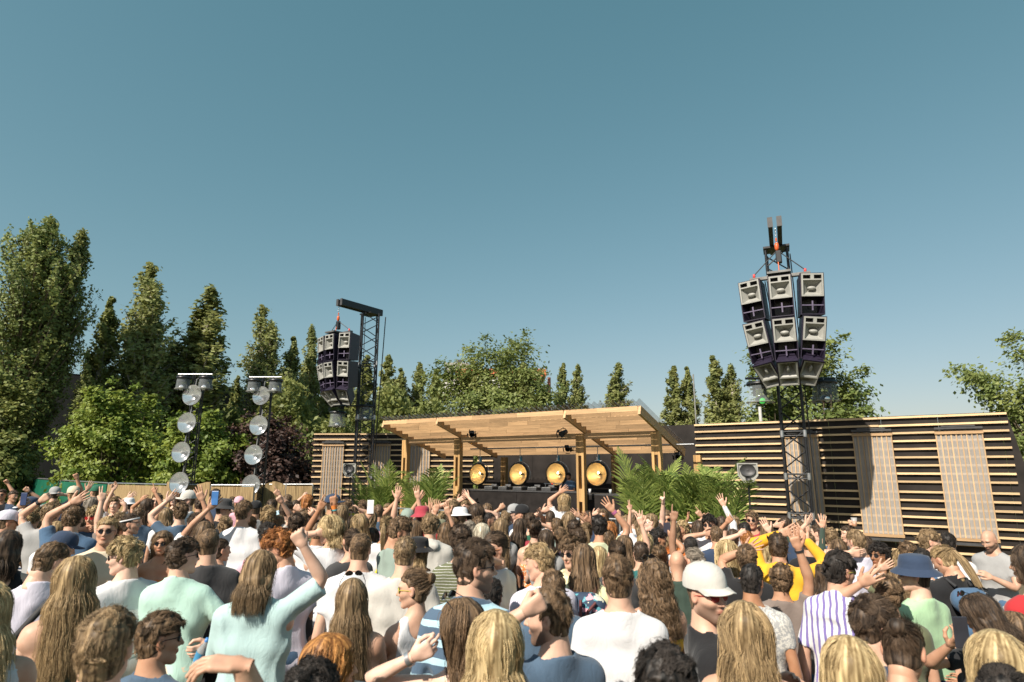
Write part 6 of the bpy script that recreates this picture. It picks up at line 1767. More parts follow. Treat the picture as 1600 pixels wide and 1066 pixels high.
# ---------------- the crowd, from the front row to the stage ----------------
# x | top y | head px | turn | f/m | hair style | hair colour | garment | cloth | skin | arms (x,y,hand;...) | extras | label
CROWD = '''
172|946|118|-22|m|short|lbrown|tee|white|b|||person seen from behind, head and neck only, at bottom left beside the raised bent arm
252|953|76|-82|m|messy|brown|tee|slate|b||sg=b|person in dark sunglasses turned right, below the mint shirt at bottom left
124|866|72|-8|f|long|dblond|crop|teal|b||armk=.9|person with bare back in a strappy dark teal top, hair hanging down
71|845|58|-58|m|short|brown|shirt|lav|a||tilt=.35,body=-10|person in pale lilac shirt with a black strap across the back
14|828|56|-20|f|medium|dark|tank|black|a|||person in black tank top cut by the left edge, above the lilac shirt
-16|905|90|-10|f|long|blond|tank|white|a|||person whose hair edge just enters at the lower left border
168|808|42|172|m|slick|dblond|shirt|cream|b||sg=b|person facing the camera in cream open shirt and dark sunglasses
203|837|54|72|m|messy|blond|tee|white|a||sg=b,body=20|person in white T-shirt turned left with dark sunglasses
254|829|36|170|f|medium|brown|strap|orange|b||sg=b|person facing the camera in round sunglasses and thin orange straps
288|838|54|-72|m|curly|dark|shirt|mint|b|327,1020,grip,.25|sg=b,body=-30|person in mint green shirt and sunglasses turned right, a bottle in hand
329|823|50|-4|m|buzz|brown|tee|charcoal|b||down=1|person in plain black T-shirt seen from behind, right of the mint shirt
408|859|62|-35|m|medium|lbrown|half|aqua|b|478,838,fist,.05||person in pale aqua shirt raising a fist, big in the lower left
382|782|34|-40|m|short|brown|tee|white|a|||person in white T-shirt with a faded print, between black bucket hat and aqua shirt
349|781|28|-95|m|short|dark|tee|black|b||hat=bucket,hcol=charcoal,sg=b|person in black bucket hat and black T-shirt turned right
294|768|26|100|m|short|brown|tee|white|b||hat=cap,hcol=offwhite,sg=b|person in cream cap turned left below the lowest left disc lamp
306|801|34|8|m|short|dark|tee|white|c|315,774,open,-.1;336,784,open,.05|armk=.9|person in white T-shirt with both bare arms stretched up, a phone in one
283|784|30|15|m|messy|brown|tee|slate|b|262,776,open,0|sgh=1|person in slate blue T-shirt with sunglasses pushed up on the head
319|814|37|0|f|medium|brown|tee|offwhite|a|||person with sleek hair just behind the black T-shirt head
346|842|34|-70|f|pony|dark|tee|offwhite|b|||person with curly ponytail squeezed right of the black T-shirt
149|790|32|150|m|messy|blond|shirt|denim|b|134,822,fist,.12|sg=r|person in red sunglasses and denim jacket, fist at the chin
207|802|32|-110|f|pony|dark|tee|charcoal|b|||person with a white headband turned right
189|800|32|10|m|messy|lbrown|tee|taupe|b|160,762,peace,0||person raising one open hand beside the cream shirt
116|761|26|20|m|short|lbrown|tee|navy|b|119,742,fist,0|hat=cap,hcol=cream|person in beige cap with the highest fist at far left
47|778|26|140|m|short|dark|tee|grey|b||hat=cap,hcol=navy,sg=b|person in navy cap and sunglasses facing the camera at far left
13|799|33|-80|m|short|brown|tee|black|a||hat=cap,hcol=lav,sg=b|person in lavender cap turned right at the left border
54|790|31|-30|m|curly|dblond|long|h:navy:white:28:.6|b|30,785,grip,.1||person in navy and white striped sweater holding up a phone
83|783|34|-35|m|curly|lbrown|tee|grey|a|66,775,fist,0||person with curls raising a fist with a wristwatch before the green fence
117|788|38|-25|m|curly|brown|shirt|denim|b|118,777,open,0||person with thick curls right of the first curly one
92|814|34|-10|f|medium|dblond|tee|white|b|||person with straight hair in white behind the navy flat cap
94|832|42|-95|m|short|dark|shirt|pgreen|b||hat=cap,hcol=navy,tilt=.3|person in dark navy cap looking down right, behind the lilac shirt
4|764|18|165|m|short|dark|tee|black|b|12,752,fist,0|sg=b|person smiling in sunglasses at the very left border near the fence
22|766|18|-140|m|short|dark|tee|navy|b|||person facing right beside the smiling one at the left border
86|762|20|10|m|short|dark|tee|grey|b|98,768,fist,0|hat=cap,hcol=grey,backwards=1|person in grey backwards cap in front of the green fence
40|772|20|-20|m|short|brown|tee|offwhite|b|44,763,fist,0||person with straight raised forearm and black wristband by the green fence
143|776|28|0|f|medium|grey|tee|offwhite|b|138,760,open,0||person with straight hair before the green cap
149|760|18|30|m|short|brown|tee|white|b||hat=cap,hcol=green|person in green cap at the joint of green and reed fence
181|776|26|165|f|curly|lbrown|tee|white|a|180,757,relax,0;176,772,relax,0||person with curls facing the camera, both forearms raised
203|779|20|-10|m|short|dark|tee|offwhite|b|202,773,open,0|hat=sun,hcol=white|person in white brimmed hat below the reed fence
232|778|26|-60|f|long|dark|strap|f:black:grey:40|b|222,776,pinch,0;243,764,point,0||person in dark patterned dress with both hands raised before the reed fence
246|770|24|170|m|short|brown|tee|black|b||sg=b|person in sunglasses facing the camera by the reed fence
274|769|24|150|f|medium|ginger|tee|white|a|264,776,pinch,.1||person with one thin arm up left of the cream cap
338|764|18|-90|m|short|dark|tee|navy|b|||person turned right in front of the reed mats between the disc towers
363|776|17|170|m|short|brown|tee|charcoal|a|||small person facing the camera behind the black bucket hat
374|777|20|10|m|bald|brown|tee|pink|b||hat=cap,hcol=pink|person in pink cap left of the right disc tower
400|784|24|0|m|short|dark|tee|grey|b||hat=cap,hcol=black|person in black cap below the lowest right disc lamp
425|780|24|-10|m|short|dark|tee|grey|b|436,768,point,0||person pointing up with a thin arm right of the right disc tower
450|772|20|-25|m|short|brown|shirt|sky|b|||person in pale denim shirt in front of the reed fence end
448|783|27|-45|m|messy|dark|shirt|cream|b|470,790,fist,0||person in cream jacket near the fence end
420|790|32|5|f|curly|dblond|tee|offwhite|b|441,778,fist,0||person with a mass of light curls below the right disc tower
482|772|21|-70|f|medium|ginger|tee|maroon|a|475,770,fist,0||person turned right with raised fist at the left end of the slatted wall
420|816|40|20|m|messy|black|tee|pink|b|||person with glossy swept hair left of the pale lilac shirt
446|823|54|78|m|curly|ginger|shirt|lav|a||body=25,tilt=.25|person in pale lilac shirt turned left looking down, tight curls on top
463|801|32|0|m|curly|dark|tee|olive|b|496,800,pinch,0||person with loose curls right behind the pale lilac shirt turned left
477|795|30|-50|m|messy|brown|tee|slate|b|||person with ear showing left of the two crossed raised arms
497|812|34|-15|m|short|brown|tee|white|c|522,770,point,.0;508,776,point,.1||person in white T-shirt with two long arms up, orange wristbands
521|805|42|75|m|bowl|blond|tee|white|a|497,822,pinch,.1|body=10|person in white T-shirt turned left with smooth bowl cut
522|774|27|-92|m|short|dark|tee|green|b||hat=cap,hcol=navy,beard=1|person in navy cap and green T-shirt with full beard turned right
535|788|30|-35|f|long|lbrown|tee|olive|b|||person with smooth straight hair right of the navy cap
563|830|52|-14|m|buzz|brown|tee|white|b||down=1|person in white T-shirt with a pink peace sign print on the back
549|825|40|20|f|bun|dark|tee|charcoal|b|||person with pinned hair half hidden left of the printed white T-shirt
562|802|34|35|f|wavy|dblond|tee|white|b|||person with wavy hair between the bowl cut and the yellow strap
582|824|30|-10|f|medium|dark|tee|brown|c|583,780,grip,.0|armk=.9|person stretching a tanned arm up with a white phone
605|805|34|-15|f|pony|dblond|tee|white|b|||person in white top with a yellow strap over the back
541|780|24|0|m|curly|brown|tee|grey|b|560,790,fist,0||person with brown curls below the left pole speaker
568|781|22|5|m|curly|brown|tee|offwhite|b|631,771,open,0||person with light curls in front of the leftmost palm
551|791|24|170|m|short|brown|tee|olive|b||sg=y|person in yellow glasses facing the camera by the left palms
620|804|42|-85|m|messy|brown|tee|sage|b||tilt=.3,body=-60|person in grey green T-shirt looking down right
632|838|52|-4|m|short|lbrown|tee|offwhite|a||down=1|tall person in off-white T-shirt seen from behind in the middle
654|842|38|-40|f|wavy|dblond|tee|offwhite|b||hat=bucket,hcol=black|person in black bucket hat right behind the off-white T-shirt
637|797|28|0|m|short|brown|tee|white|b|621,768,open,0;653,772,open,0|hat=cap,hcol=sage|person in pale sage cap before the left palms
660|793|30|12|m|short|dark|tee|red|b||hat=bucket,hcol=crimson|person in crimson hat and red T-shirt in front of the pergola
673|801|37|-8|m|curly|lbrown|hoodie|offwhite|a|||person in off-white hoodie right of the crimson hat
648|812|34|0|f|long|brown|tee|red|b|||person with straight hair just below the crimson hat
697|816|30|-10|f|medium|brown|tee|olive|b|683,776,open,0;693,766,open,.1|armk=.85|person with both slim arms raised high near the second post
707|779|27|-5|m|curly|lbrown|tee|white|b|700,780,fist,0||person with light curls in white below the golden lamps, left
719|794|28|75|f|short|lbrown|tee|n:white:grey:60|b||hat=sun,hcol=white,sg=b|person in white sun hat with navy band turned left
727|781|23|150|m|short|lbrown|tee|maroon|b|731,772,open,0;715,778,open,0|sg=b|person in sunglasses and maroon T-shirt with spread hands near the booth
744|786|30|0|f|wavy|dark|tee|charcoal|b|752,790,fist,0||person with long dark waves in front of the booth's left end
761|786|24|-10|f|medium|brown|tee|grey|b|||person directly right of the dark waves before the booth
763|799|27|-80|m|buzz|black|tee|orange|d||beard=1|person with short beard turned right before the DJ booth
775|795|20|-20|m|bald|brown|tee|slate|b|||person with shaved head close to the DJ booth
753|816|34|5|f|long|platinum|tank|white|a|||person with the brightest straight hair, in white tank top mid crowd
688|814|26|20|m|short|brown|tee|grey|b|672,790,open,0|hat=bucket,hcol=khaki|person in khaki bucket hat behind the off-white hoodie
733|813|28|40|m|short|grey|tee|denim|b|||person with closely cropped hair beside the brightest straight hair
774|830|48|130|m|slick|dark|tee|white|b|788,868,five<,.12|sg=a,tilt=.15,body=60|person in white T-shirt shading the eyes with a flat hand
721|819|46|8|m|curly|dark|tee|h:white:olive:45:.12|b||down=1|person with dark curls in fine striped white T-shirt
738|840|76|-78|m|fade|dark|half|h:slate:sky:13:.62|b||sg=b,beard=.8,body=-20,down=1|person in blue washed shirt and sunglasses turned right, centre left
782|808|30|10|f|long|lbrown|tee|grey|b|||person with long hair left of the grey and black caps
776|815|28|160|m|curly|brown|tee|white|b||sg=a|person with glasses facing the camera left of the flat hand
767|903|52|-20|m|short|black|tee|charcoal|d|||person in the shade right behind the blue washed shirt
650|888|58|80|f|bun|brown|tank|white|b||sg=y,body=30|person in white lace top turned left in yellow green sunglasses
640|905|34|10|f|wavy|dark|tee|brown|b|||person between the off-white T-shirt and the lace top, mostly hidden
552|901|62|-4|f|long|lbrown|strap|cream|b||sgh=1|person with very long hair over bare shoulders, lower centre left
516|988|94|-85|f|medium|copper|tee|navy|a||sg=a|person in glasses turned right with a cigarette at the bottom edge
484|1028|110|0|m|curly|black|tee|charcoal|b|||dark curly head cut by the bottom edge, left of the cigarette
727|932|84|55|f|wavy|brown|strap|black|a|640,1010,pinch,.15|sgh=1,body=10|person with sunglasses on the head, raising a hand with silver rings
772|949|106|5|f|long|blond|tee|grey|a|||person with bright straight hair at the bottom edge, centre
452|891|44|15|f|long|brown|tee|charcoal|b||sgh=1|person with hair hanging between the aqua shirt and the printed T-shirt
865|890|54|15|m|short|brown|tee|slate|b|||person mostly hidden behind the navy T-shirt, centre
882|772|23|-10|m|bowl|dblond|tee|white|a|876,764,open,0||person in white T-shirt standing above the crowd before the DJ, one arm up
815|790|26|75|m|short|dark|tee|white|b|848,800,open,0|hat=cap,hcol=black|person in black cap and white T-shirt turned left before the booth
803|789|24|110|m|short|grey|tee|navy|b||hat=cap,hcol=grey|person in grey cap facing left before the booth
836|811|32|-15|f|bun|dark|strap|f:orange:cream:45|b|||person in orange flowered dress with hair in a bun
829|801|26|0|f|curly|dark|tee|green|b|845,812,fist,0||person in dark green top behind the orange dress
859|796|25|0|m|buzz|dark|tee|grey|b|849,793,open,0||person raising one flat hand left of the tall white T-shirt
888|799|28|10|f|wavy|lbrown|tee|charcoal|b|905,800,open,0||person directly behind the tall white T-shirt
898|811|30|-25|m|messy|dark|tee|grey|b|||person with neat dark hair, right ear showing, centre
876|821|32|-10|m|buzz|brown|tee|plum|b|||person in dark plum top with cropped hair
853|826|32|5|f|long|dark|tee|grey|b|||person with long hair left of the plum top
894|834|46|150|m|messy|brown|tee|lemon|a||sg=b,tilt=.2|person in pale yellow top and round sunglasses facing the camera
848|846|54|70|m|messy|dblond|tee|lav|a||body=20,tilt=.2|person in lavender T-shirt turned left looking down
912|848|50|-10|f|long|brown|tee|lemon|b|||person wearing a flowered backpack, long straight hair
937|805|34|-5|m|messy|black|tee|pgreen|b|957,790,five,0||person in pale green T-shirt with arm up and coloured wristbands
915|816|30|5|f|pony|lbrown|tee|grey|c|920,808,open,.2|armk=1.05|person with a hair clip and a big tattooed forearm raised
936|852|36|8|f|long|blond|tee|cream|b|||person with straight pale hair below the pale green T-shirt
963|844|44|12|f|bun|dark|tee|charcoal|b|||person with dark hair in a low bun right of centre
976|835|34|-5|f|long|brown|tee|grey|b|1003,812,five,0||person with long light hair before the bun
941|795|22|165|f|medium|brown|tee|offwhite|b|926,799,open,0|sg=a|person in amber sunglasses facing the camera before the booth's right end
953|814|24|10|f|wavy|ginger|tee|white|b|968,800,fist,0||person with long wavy hair before the booth's right end
989|800|22|-20|m|short|brown|tee|white|a|992,798,point,0||person with both hands up at the right end of the stage
1000|810|24|40|f|medium|lbrown|tee|white|b|984,790,peace,0||person in white left of the right pergola post
966|866|72|2|m|short|brown|tee|white|b|||big person in white T-shirt with one blue shaded sleeve, centre right
862|915|86|78|m|short|brown|tee|slate|b|820,935,fist,.2|beard=.8,body=30|person in slate T-shirt turned left with beard, fist raised at the left
1037|1004|122|0|m|curly|black|tee|black|b|||dark curly head at the bottom edge, right of centre
1103|884|80|-136|m|short|brown|tee|black|a||hat=cap,hcol=offwhite,sg=r,beard=.75,tilt=.02,body=-80|person in off-white cap, sunglasses and black T-shirt turned right
1160|937|84|5|f|wavy|dblond|strap|yellow|b|||person in yellow straps with long wavy hair, right of the off-white cap
1021|874|54|30|f|ringlet|brown|strap|yellow|b||sgh=1|person with ringlets in a yellow and black dress
1057|858|40|0|m|bald|brown|tee|dgreen|b||down=1|person with shaved head in dark green T-shirt, back turned
1029|850|40|6|f|bun|brown|tee|charcoal|b|||person with hair slicked into a knot left of the shaved head
1083|855|40|45|f|pony|grey|tee|offwhite|b|||person with a ponytail right of the shaved head, turned left
1078|836|34|0|m|buzz|black|tee|white|d|1053,800,point,0||person with cropped hair and one long pointing arm
1028|825|30|-80|f|curly|black|tee|black|c|1050,830,grip,.05||person with dark curls turned right holding a phone
1042|797|26|175|m|slick|brown|tank|black|b||sg=b|person in sunglasses and black tank top facing the camera by the right palms
1016|802|27|95|m|short|lbrown|tee|white|a|1037,781,point,0|sg=b|person in sunglasses turned left with pointing arm before the palms
1007|832|32|-60|f|long|blond|tee|black|b||sgh=1|person laughing with sunglasses on the head, left of the knot
1064|812|26|140|f|curly|blond|tee|grey|b|1075,806,open,0||person with loose curls facing left near the palms
1108|804|30|165|m|curly|black|shirt|white|c|1102,830,relax,.15|sg=b|person in sunglasses and open white shirt facing the camera, hand on chest
1090|812|26|20|f|long|dark|tee|charcoal|b|1094,800,point,0;1099,806,relax,0||person with two bent raised hands before the palms
1128|806|27|0|m|short|dark|long|white|b|1129,784,five,0||person with a white sleeve and hand high at the right palm
1134|842|40|10|f|wavy|blond|tank|white|a|||person with long pale waves in white, right of the ponytail
1174|797|27|172|m|messy|brown|tee|crimson|a||sg=b|person in red T-shirt with a small pale blue print, facing the camera
1164|816|26|0|m|short|black|tee|grey|b|||person in grey directly below the red T-shirt
1167|851|44|-20|m|short|brown|tee|black|b|1168,850,five,-.1|down=1|person with cropped hair in black, behind the wristband arm
1171|880|52|-20|m|short|black|tee|n:offwhite:grey:60|c||body=-5,down=1,legs=red|person in mottled grey and white T-shirt, red shorts
1144|826|28|-20|m|short|dark|tee|orange|b|1137,810,fist,0||person with forearms crossed overhead by the pole speaker
1166|830|30|20|m|short|ginger|tee|grey|b|1156,828,fist,0||person with short hair and fist near the mouth
1187|844|34|-5|f|medium|blond|tee|charcoal|b|1200,822,open,0||person with shoulder length hair left of the yellow hoodie
1214|831|42|0|m|messy|dark|hoodie|yellow|b|1262,836,open,-.05;1222,826,open,0||person in yellow hoodie with both arms up
1217|879|46|0|m|curly|brown|tee|taupe|b|1246,846,five,.15|armk=1.05|person raising a bare forearm with a thin black bracelet
1305|859|56|-50|m|messy|black|half|v:white:purple:24:.62|b||sg=y,body=-20|person in purple and white striped shirt and yellow glasses
1281|880|38|60|f|long|dark|tee|black|a|||person peeking out left of the striped shirt
1227|807|26|0|m|short|dark|tee|dgreen|b|1211,815,open,0;1232,818,open,0||person with two raised hands at the foot of the right truss tower
1249|814|26|160|m|short|brown|tee|navy|b|||person facing the camera behind the yellow hoodie's raised arm
1276|819|28|80|m|short|dark|tee|blue|b|1258,812,open,0||person in blue T-shirt turned left right of the right truss tower
1309|842|32|15|f|medium|brown|long|dgreen|b|1284,812,five,-.05||person in dark green sleeve reaching up with spread fingers
1338|827|36|45|m|short|lbrown|tee|lav|a|1326,868,relax,.1||person in lavender grey T-shirt below the middle clear panel
1324|821|26|120|m|short|dark|tee|charcoal|b|1333,816,grip,0||person lifting a small cup right of the right truss tower
1371|846|38|140|m|curly|black|tee|white|d||sg=b|person smiling in sunglasses and white T-shirt below the middle clear panel
1449|827|34|-80|m|messy|lbrown|shirt|white|a|||person in white shirt with pink trim turned right
1480|832|31|0|m|fade|black|tee|white|b|||person with faded dark hair in white next to the pink trim
1545|824|32|150|m|bald|brown|tee|grey|c||beard=.8,tilt=.45|bearded person in grey T-shirt looking down at a phone by the wall
1480|851|42|60|m|pony|dblond|shirt|black|b||tilt=.5|person with a ponytail and blue backpack looking down left
1440|857|38|-10|m|short|black|tee|h:white:charcoal:13:.5|b||down=1|person in broad black and white striped T-shirt with a sling
1427|870|52|85|m|short|dark|tee|lgreen|a||hat=bucket,hcol=navy,sg=b,body=50|person in navy bucket hat and light green T-shirt, cigarette in mouth
1405|857|30|20|f|medium|dblond|tee|offwhite|b|||person with light hair behind the navy bucket hat
1401|874|38|25|f|medium|lbrown|tee|olive|b|1372,880,open,0||person with a fringe just left of the navy bucket hat
1382|898|52|25|m|curly|brown|tee|olive|b|1345,900,five,.1||person with brown curls waving an open hand
1357|929|84|-60|m|short|dark|tee|navy|b||tilt=.1|person with dark neat hair at lower right, ear visible
1400|962|92|-12|f|bun|dark|strap|black|b||tilt=.45|person with bare shoulders bending forward at the bottom right
1321|990|112|5|f|long|blond|tee|lav|a|||person with smooth straight bright hair at the bottom edge, right
1537|926|60|70|f|medium|dark|tee|black|b|1478,1003,grip,.2|sgh=1,tilt=.3|person with sunglasses on the head reading a phone at lower right
1548|980|108|8|f|long|blond|tee|cream|a|||person with wide bright hair near the bottom right corner
1562|1039|110|0|m|short|black|tee|black|b|||dark head cut off in the bottom right corner
1606|850|62|70|f|medium|dark|long|red|b|||person in red with a cream fluffy sleeve cut by the right edge
1583|955|46|30|f|medium|brown|tee|white|b|||person behind the wide bright hair near the right edge
128|802|27|-20|m|messy|brown|tee|navy|b|||person in navy top right in front of the first curls at left
60|806|28|10|f|long|dblond|tee|white|b|||person with long hair between the navy cap and striped sweater
165|778|21|0|m|short|dark|tee|grey|b|||small head in grey below the green cap
218|792|24|10|m|short|brown|tee|slate|b|||person in slate between the headband and the patterned dress
262|793|25|-10|f|long|lbrown|tee|white|b|||person with long hair left of the slate blue T-shirt
312|778|20|15|m|messy|dark|tee|black|b|||small head in black just right of the cream cap
354|806|29|0|m|curly|lbrown|tee|grey|b|||person with curls in grey under the black bucket hat
392|806|30|-15|f|pony|brown|tee|navy|b|||person with a ponytail in front of the faded print T-shirt
437|804|28|10|m|short|lbrown|tee|white|b|||person in white between the light curls and the lilac shirt
462|781|20|-30|m|short|dark|tee|maroon|b|||small head in maroon next to the raised fist at the slatted wall
500|791|22|0|f|medium|brown|tee|white|b|||small head in white between the raised wristband arms
592|788|23|10|m|short|brown|tee|slate|b|||person in slate in front of the bushy left palm
578|796|25|-20|f|wavy|lbrown|tee|pink|b|||person in pink with wavy hair below the left palms
606|786|21|150|m|short|lbrown|tee|olive|a||sg=b|person in olive facing the camera below the first pergola post
672|788|22|0|m|short|dark|tee|charcoal|b|654,776,open,0||person in charcoal with one arm up by the second left palm
690|800|25|-10|f|pony|dblond|tee|teal|b|||person in teal with a ponytail left of the white sun hat
708|803|27|10|m|curly|brown|tee|grey|b|||person in grey under the white sun hat
748|806|27|-5|m|messy|brown|tee|blue|b|||person in blue right behind the brightest straight hair
790|798|23|10|m|short|lbrown|tee|white|b|782,789,fist,0||person in white with a fist up before the booth's middle
812|809|27|-20|f|long|dark|tee|crimson|b|||person in crimson with long hair left of the dark green top
870|809|27|0|m|short|brown|tee|sage|b|||person in sage below the single flat raised hand
918|798|22|-10|m|short|dark|tee|navy|b|||person in navy in front of the third front post
905|826|31|8|m|curly|dark|tee|olive|b|||person in olive with curls behind the yellow top
950|828|31|-10|m|short|brown|tee|grey|b|||person in grey directly under the pale green T-shirt
978|805|23|5|m|messy|lbrown|tee|blue|b|||person in blue left of the two spread hands at the stage end
1000|846|36|10|m|short|dark|tee|teal|b|||person in teal between the low bun and the slick knot
1050|815|26|-15|f|medium|lbrown|tee|orange|b|||person in orange below the black tank top
1118|822|29|10|m|short|brown|tee|navy|b|||person in navy between the open white shirt and the long waves
1148|806|24|-10|m|short|lbrown|tee|grey|b|||person in grey left of the red T-shirt by the pole speaker
1196|812|26|15|f|long|brown|tee|white|b|||person in white with long hair right of the red T-shirt
1262|832|31|-10|m|short|brown|tee|black|b|||person in black between the yellow hoodie and the blue T-shirt
1298|824|28|10|m|curly|lbrown|tee|white|b|||person in white with curls beside the dark green sleeve
1352|838|32|-20|m|short|dark|tee|sage|b|||person in sage left of the smiling sunglasses
1418|846|33|20|m|messy|brown|tee|blue|b|||person in blue left of the pink trimmed shirt
352|1080|118|-10|m|short|brown|tee|white|b|356,932,relax<,.2|armk=1.2|person below the frame whose big bent bare arm rises at lower left
'''
def parse_extra(s):
    d = {}
    for kv in filter(None, s.split(',')):
        k, v = kv.split('=')
        try: v = float(v)
        except ValueError: pass
        d[k] = v
    return d
PEOPLE = []
rows = [l.split('|') for l in CROWD.strip().split('\n')]
for i, q in enumerate(rows):
    x, yt, hp, yaw, sx, st, hc, gk, cl, sk, arms, ex, lb = q
    al = []
    for a in filter(None, arms.split(';')):
        t = a.split(','); al.append((float(t[0]), float(t[1]), t[2], float(t[3]) if len(t) > 3 else 0.0))
    PEOPLE.append((float(x), float(yt), float(hp), float(yaw), sx == 'f', st, hc, (gk, cl), al, parse_extra(ex), lb, i, sk))
import time as _t
_t0 = _t.time()
PR = {}
for a in PEOPLE:
    PR[a[10]] = person(*a)
print('people', len(PEOPLE), 'tris', NT[0], 'time', round(_t.time() - _t0, 1))
# ---------------- the DJ ----------------
_djx = px_l(889, 745, 2.45); _djp = loc2w(_djx, 2.45, 0)
DJ = person(889, 738, 15, 150, False, 'short', 'black', ('shirt', 'n:denim:slate:30'), [], {'Y': _djp.y, 'z0': .6, 'beard': .6, 'tilt': .35, 'dj': 1}, 'DJ in a denim shirt looking down behind the booth decks', 900, 'c')

# ---------------- things people hold or wear ----------------
def hp_(key, i, off=(0, 0, .085)):
    """world point at the hand of arm i (0 own left, 1 own right)"""
    q = PR[key]; m = q['ARM'][i]; z = m['W'] - m['E']; z = z / np.linalg.norm(z)
    p = m['W'] + z * off[2] + np.array([off[0], off[1], 0])
    return q['M'] @ Vector(p), (q['M'].to_3x3() @ Vector(z)).normalized()
def raised_i(key):
    A = PR[key]['ARM']
    for i in (0, 1):
        if A[i]['hk'] in ('grip', 'pinch', 'five', 'open', 'fist', 'point') : return i
    return 0
def phone(key, label, c=(.02, .02, .025), lift=.05, back=False, i=None):
    i = raised_i(key) if i is None else i
    p, z = hp_(key, i); g = empty('phone', p + Vector((0, -.02, lift)), 0, label, 'phone')
    MB().box((0, 0, 0), (.075, .009, .15)).build('casing', mat('phone_case', c, .3, bump=0), g, bevel=.003)
    MB().box((0, .006, 0), (.068, .003, .14)).build('screen', mat('phone_screen', (.03, .05, .09), .08, bump=0), g)
def find(s):
    for k in PR:
        if s in k: return k
    raise KeyError(s)
phone(find('striped sweater holding up a phone'), 'dark phone held up by the navy striped sleeve at far left', (.03, .05, .12))
phone(find('bare arms stretched up, a phone'), 'blue phone held up left of the right disc tower', (.05, .16, .40))
phone(find('with a white phone'), 'white phone held high left of the leftmost palm', (.75, .75, .75))
phone(find('turned right holding a phone'), 'dark phone tilted in a hand before the right palms', (.05, .05, .07), .02)
k = find('looking down at a phone by the wall'); q = PR[k]
o = empty('phone', q['M'] @ Vector((-.05, .40, 1.18)), q['by'], 'small dark phone in the hands of the bearded person by the wall', 'phone')
MB().box((0, 0, 0), (.07, .14, .01), Matrix.Rotation(R(25), 3, 'X')).build('casing', M_BLACK, o, bevel=.003)
k = find('reading a phone at lower right')
phone(k, 'dark phone read by the person at lower right', (.03, .03, .04), .03)
# bottle
p, z = hp_(find('mint green shirt and sunglasses'), raised_i(find('mint green shirt and sunglasses')))
g = empty('water_bottle', p + Vector((.0, .0, -.06)), 0, 'clear water bottle with blue label held by the mint shirt', 'bottle'); g.rotation_euler = (R(8), R(22), 0)
MB().lathe([(.001, -.1), (.032, -.1), (.034, -.02), (.031, .0), (.034, .02), (.034, .07), (.014, .115), (.013, .13)], 16).build('bottle', clear_mat('bottle_plastic', (.6, .7, .75), .35, .05), g)
MB().lathe([(.035, .0), (.035, .06)], 16).build('paper_label', mat('blue_label', (.06, .25, .45), .4, bump=0), g)
MB().lathe([(.001, .148), (.014, .147), (.015, .128)], 12).build('screw_cap', mat('blue_cap', (.05, .2, .5), .4, bump=0), g)
# cups
p, z = hp_(find('lifting a small cup'), 1 if PR[find('lifting a small cup')]['ARM'][1]['hk'] == 'grip' else 0)
g = empty('cup', p + Vector((0, -.02, .02)), 0, 'small clear cup with an orange drink, lifted right of the right tower', 'cup')
MB().lathe([(.001, -.05), (.026, -.05), (.036, .06), (.034, .06)], 14).build('cup', clear_mat('cup_clear', (.7, .7, .7), .4, .1), g)
MB().lathe([(.001, .02), (.03, .02), (.025, -.045)], 12).build('drink', mat('orange_drink', (.55, .22, .03), .2, bump=0), g)
# cigarette
def headpt(key, v): 
    q = PR[key]; return q['M'] @ Vector(q['hcen'] + q['Rh'] @ np.array(v))
for key, lb in ((find('with a cigarette at the bottom'), 'white cigarette in the mouth at the bottom edge'), (find('cigarette in mouth'), 'cigarette in the mouth of the person in the navy bucket hat')):
    a, c = headpt(key, (.008, .095, -.058)), headpt(key, (.02, .165, -.072))
    o = MB().tube(a, c, .004, 8).build('cigarette', mat('cigarette_paper', (.75, .73, .70), .7, bump=0)); tag(o, lb, 'cigarette')
# straps, bags and wristbands
def surf_strap(key, pts, w, m, name, label, cat):
    q = PR[key]; b = MB(); V = []
    P = np.array(pts)
    for j, p in enumerate(P):
        t = P[min(j + 1, len(P) - 1)] - P[max(j - 1, 0)]; t = t / np.linalg.norm(t)
        nrm = np.array([0, -1.0, .2]) if p[1] < 0 else np.array([0, 1.0, .2]); sd = np.cross(t, nrm); sd /= np.linalg.norm(sd)
        V += [p - sd * w / 2, p + sd * w / 2]
    V = [tuple(q['M'] @ Vector(v)) for v in V]; n = len(P)
    b.add(V, [(2 * i, 2 * i + 1, 2 * i + 3, 2 * i + 2) for i in range(n - 1)], True)
    o = b.build(name, m); md = o.modifiers.new('thick', 'SOLIDIFY'); md.thickness = .006; md.offset = 0
    tag(o, label, cat)
def back_y(x, z): return -(.118 + .02 * math.exp(-((z - 1.36) / .12) ** 2)) * math.sqrt(max(.1, 1 - (x / .26) ** 2)) - .012
M_BSTRAP = mat('black_webbing', (.02, .02, .022), .7, bump=.1)
M_YSTRAP = mat('yellow_webbing', (.60, .52, .03), .6, bump=.1)
def cross_strap(key, x0, z0, x1, z1, m, label):
    pts = []
    for j in range(15):
        t = j / 14; x, z = x0 + (x1 - x0) * t, z0 + (z1 - z0) * t; pts.append((x, back_y(x, z) - .006, z))
    pts = [(x0 * .8, .0, z0 + .045)] + pts
    surf_strap(key, pts, .038, m, 'bag_strap', label, 'strap')
cross_strap(find('pale lilac shirt with a black strap'), .10, 1.47, -.17, 1.10, M_BSTRAP, 'black bag strap across the pale lilac shirt at far left')
cross_strap(find('yellow strap over the back'), .09, 1.47, -.14, 1.10, M_YSTRAP, 'yellow bag strap across the white top, centre left')
cross_strap(find('black and white striped T-shirt'), .10, 1.46, -.15, 1.15, M_BSTRAP, 'black sling strap over the broad striped T-shirt')
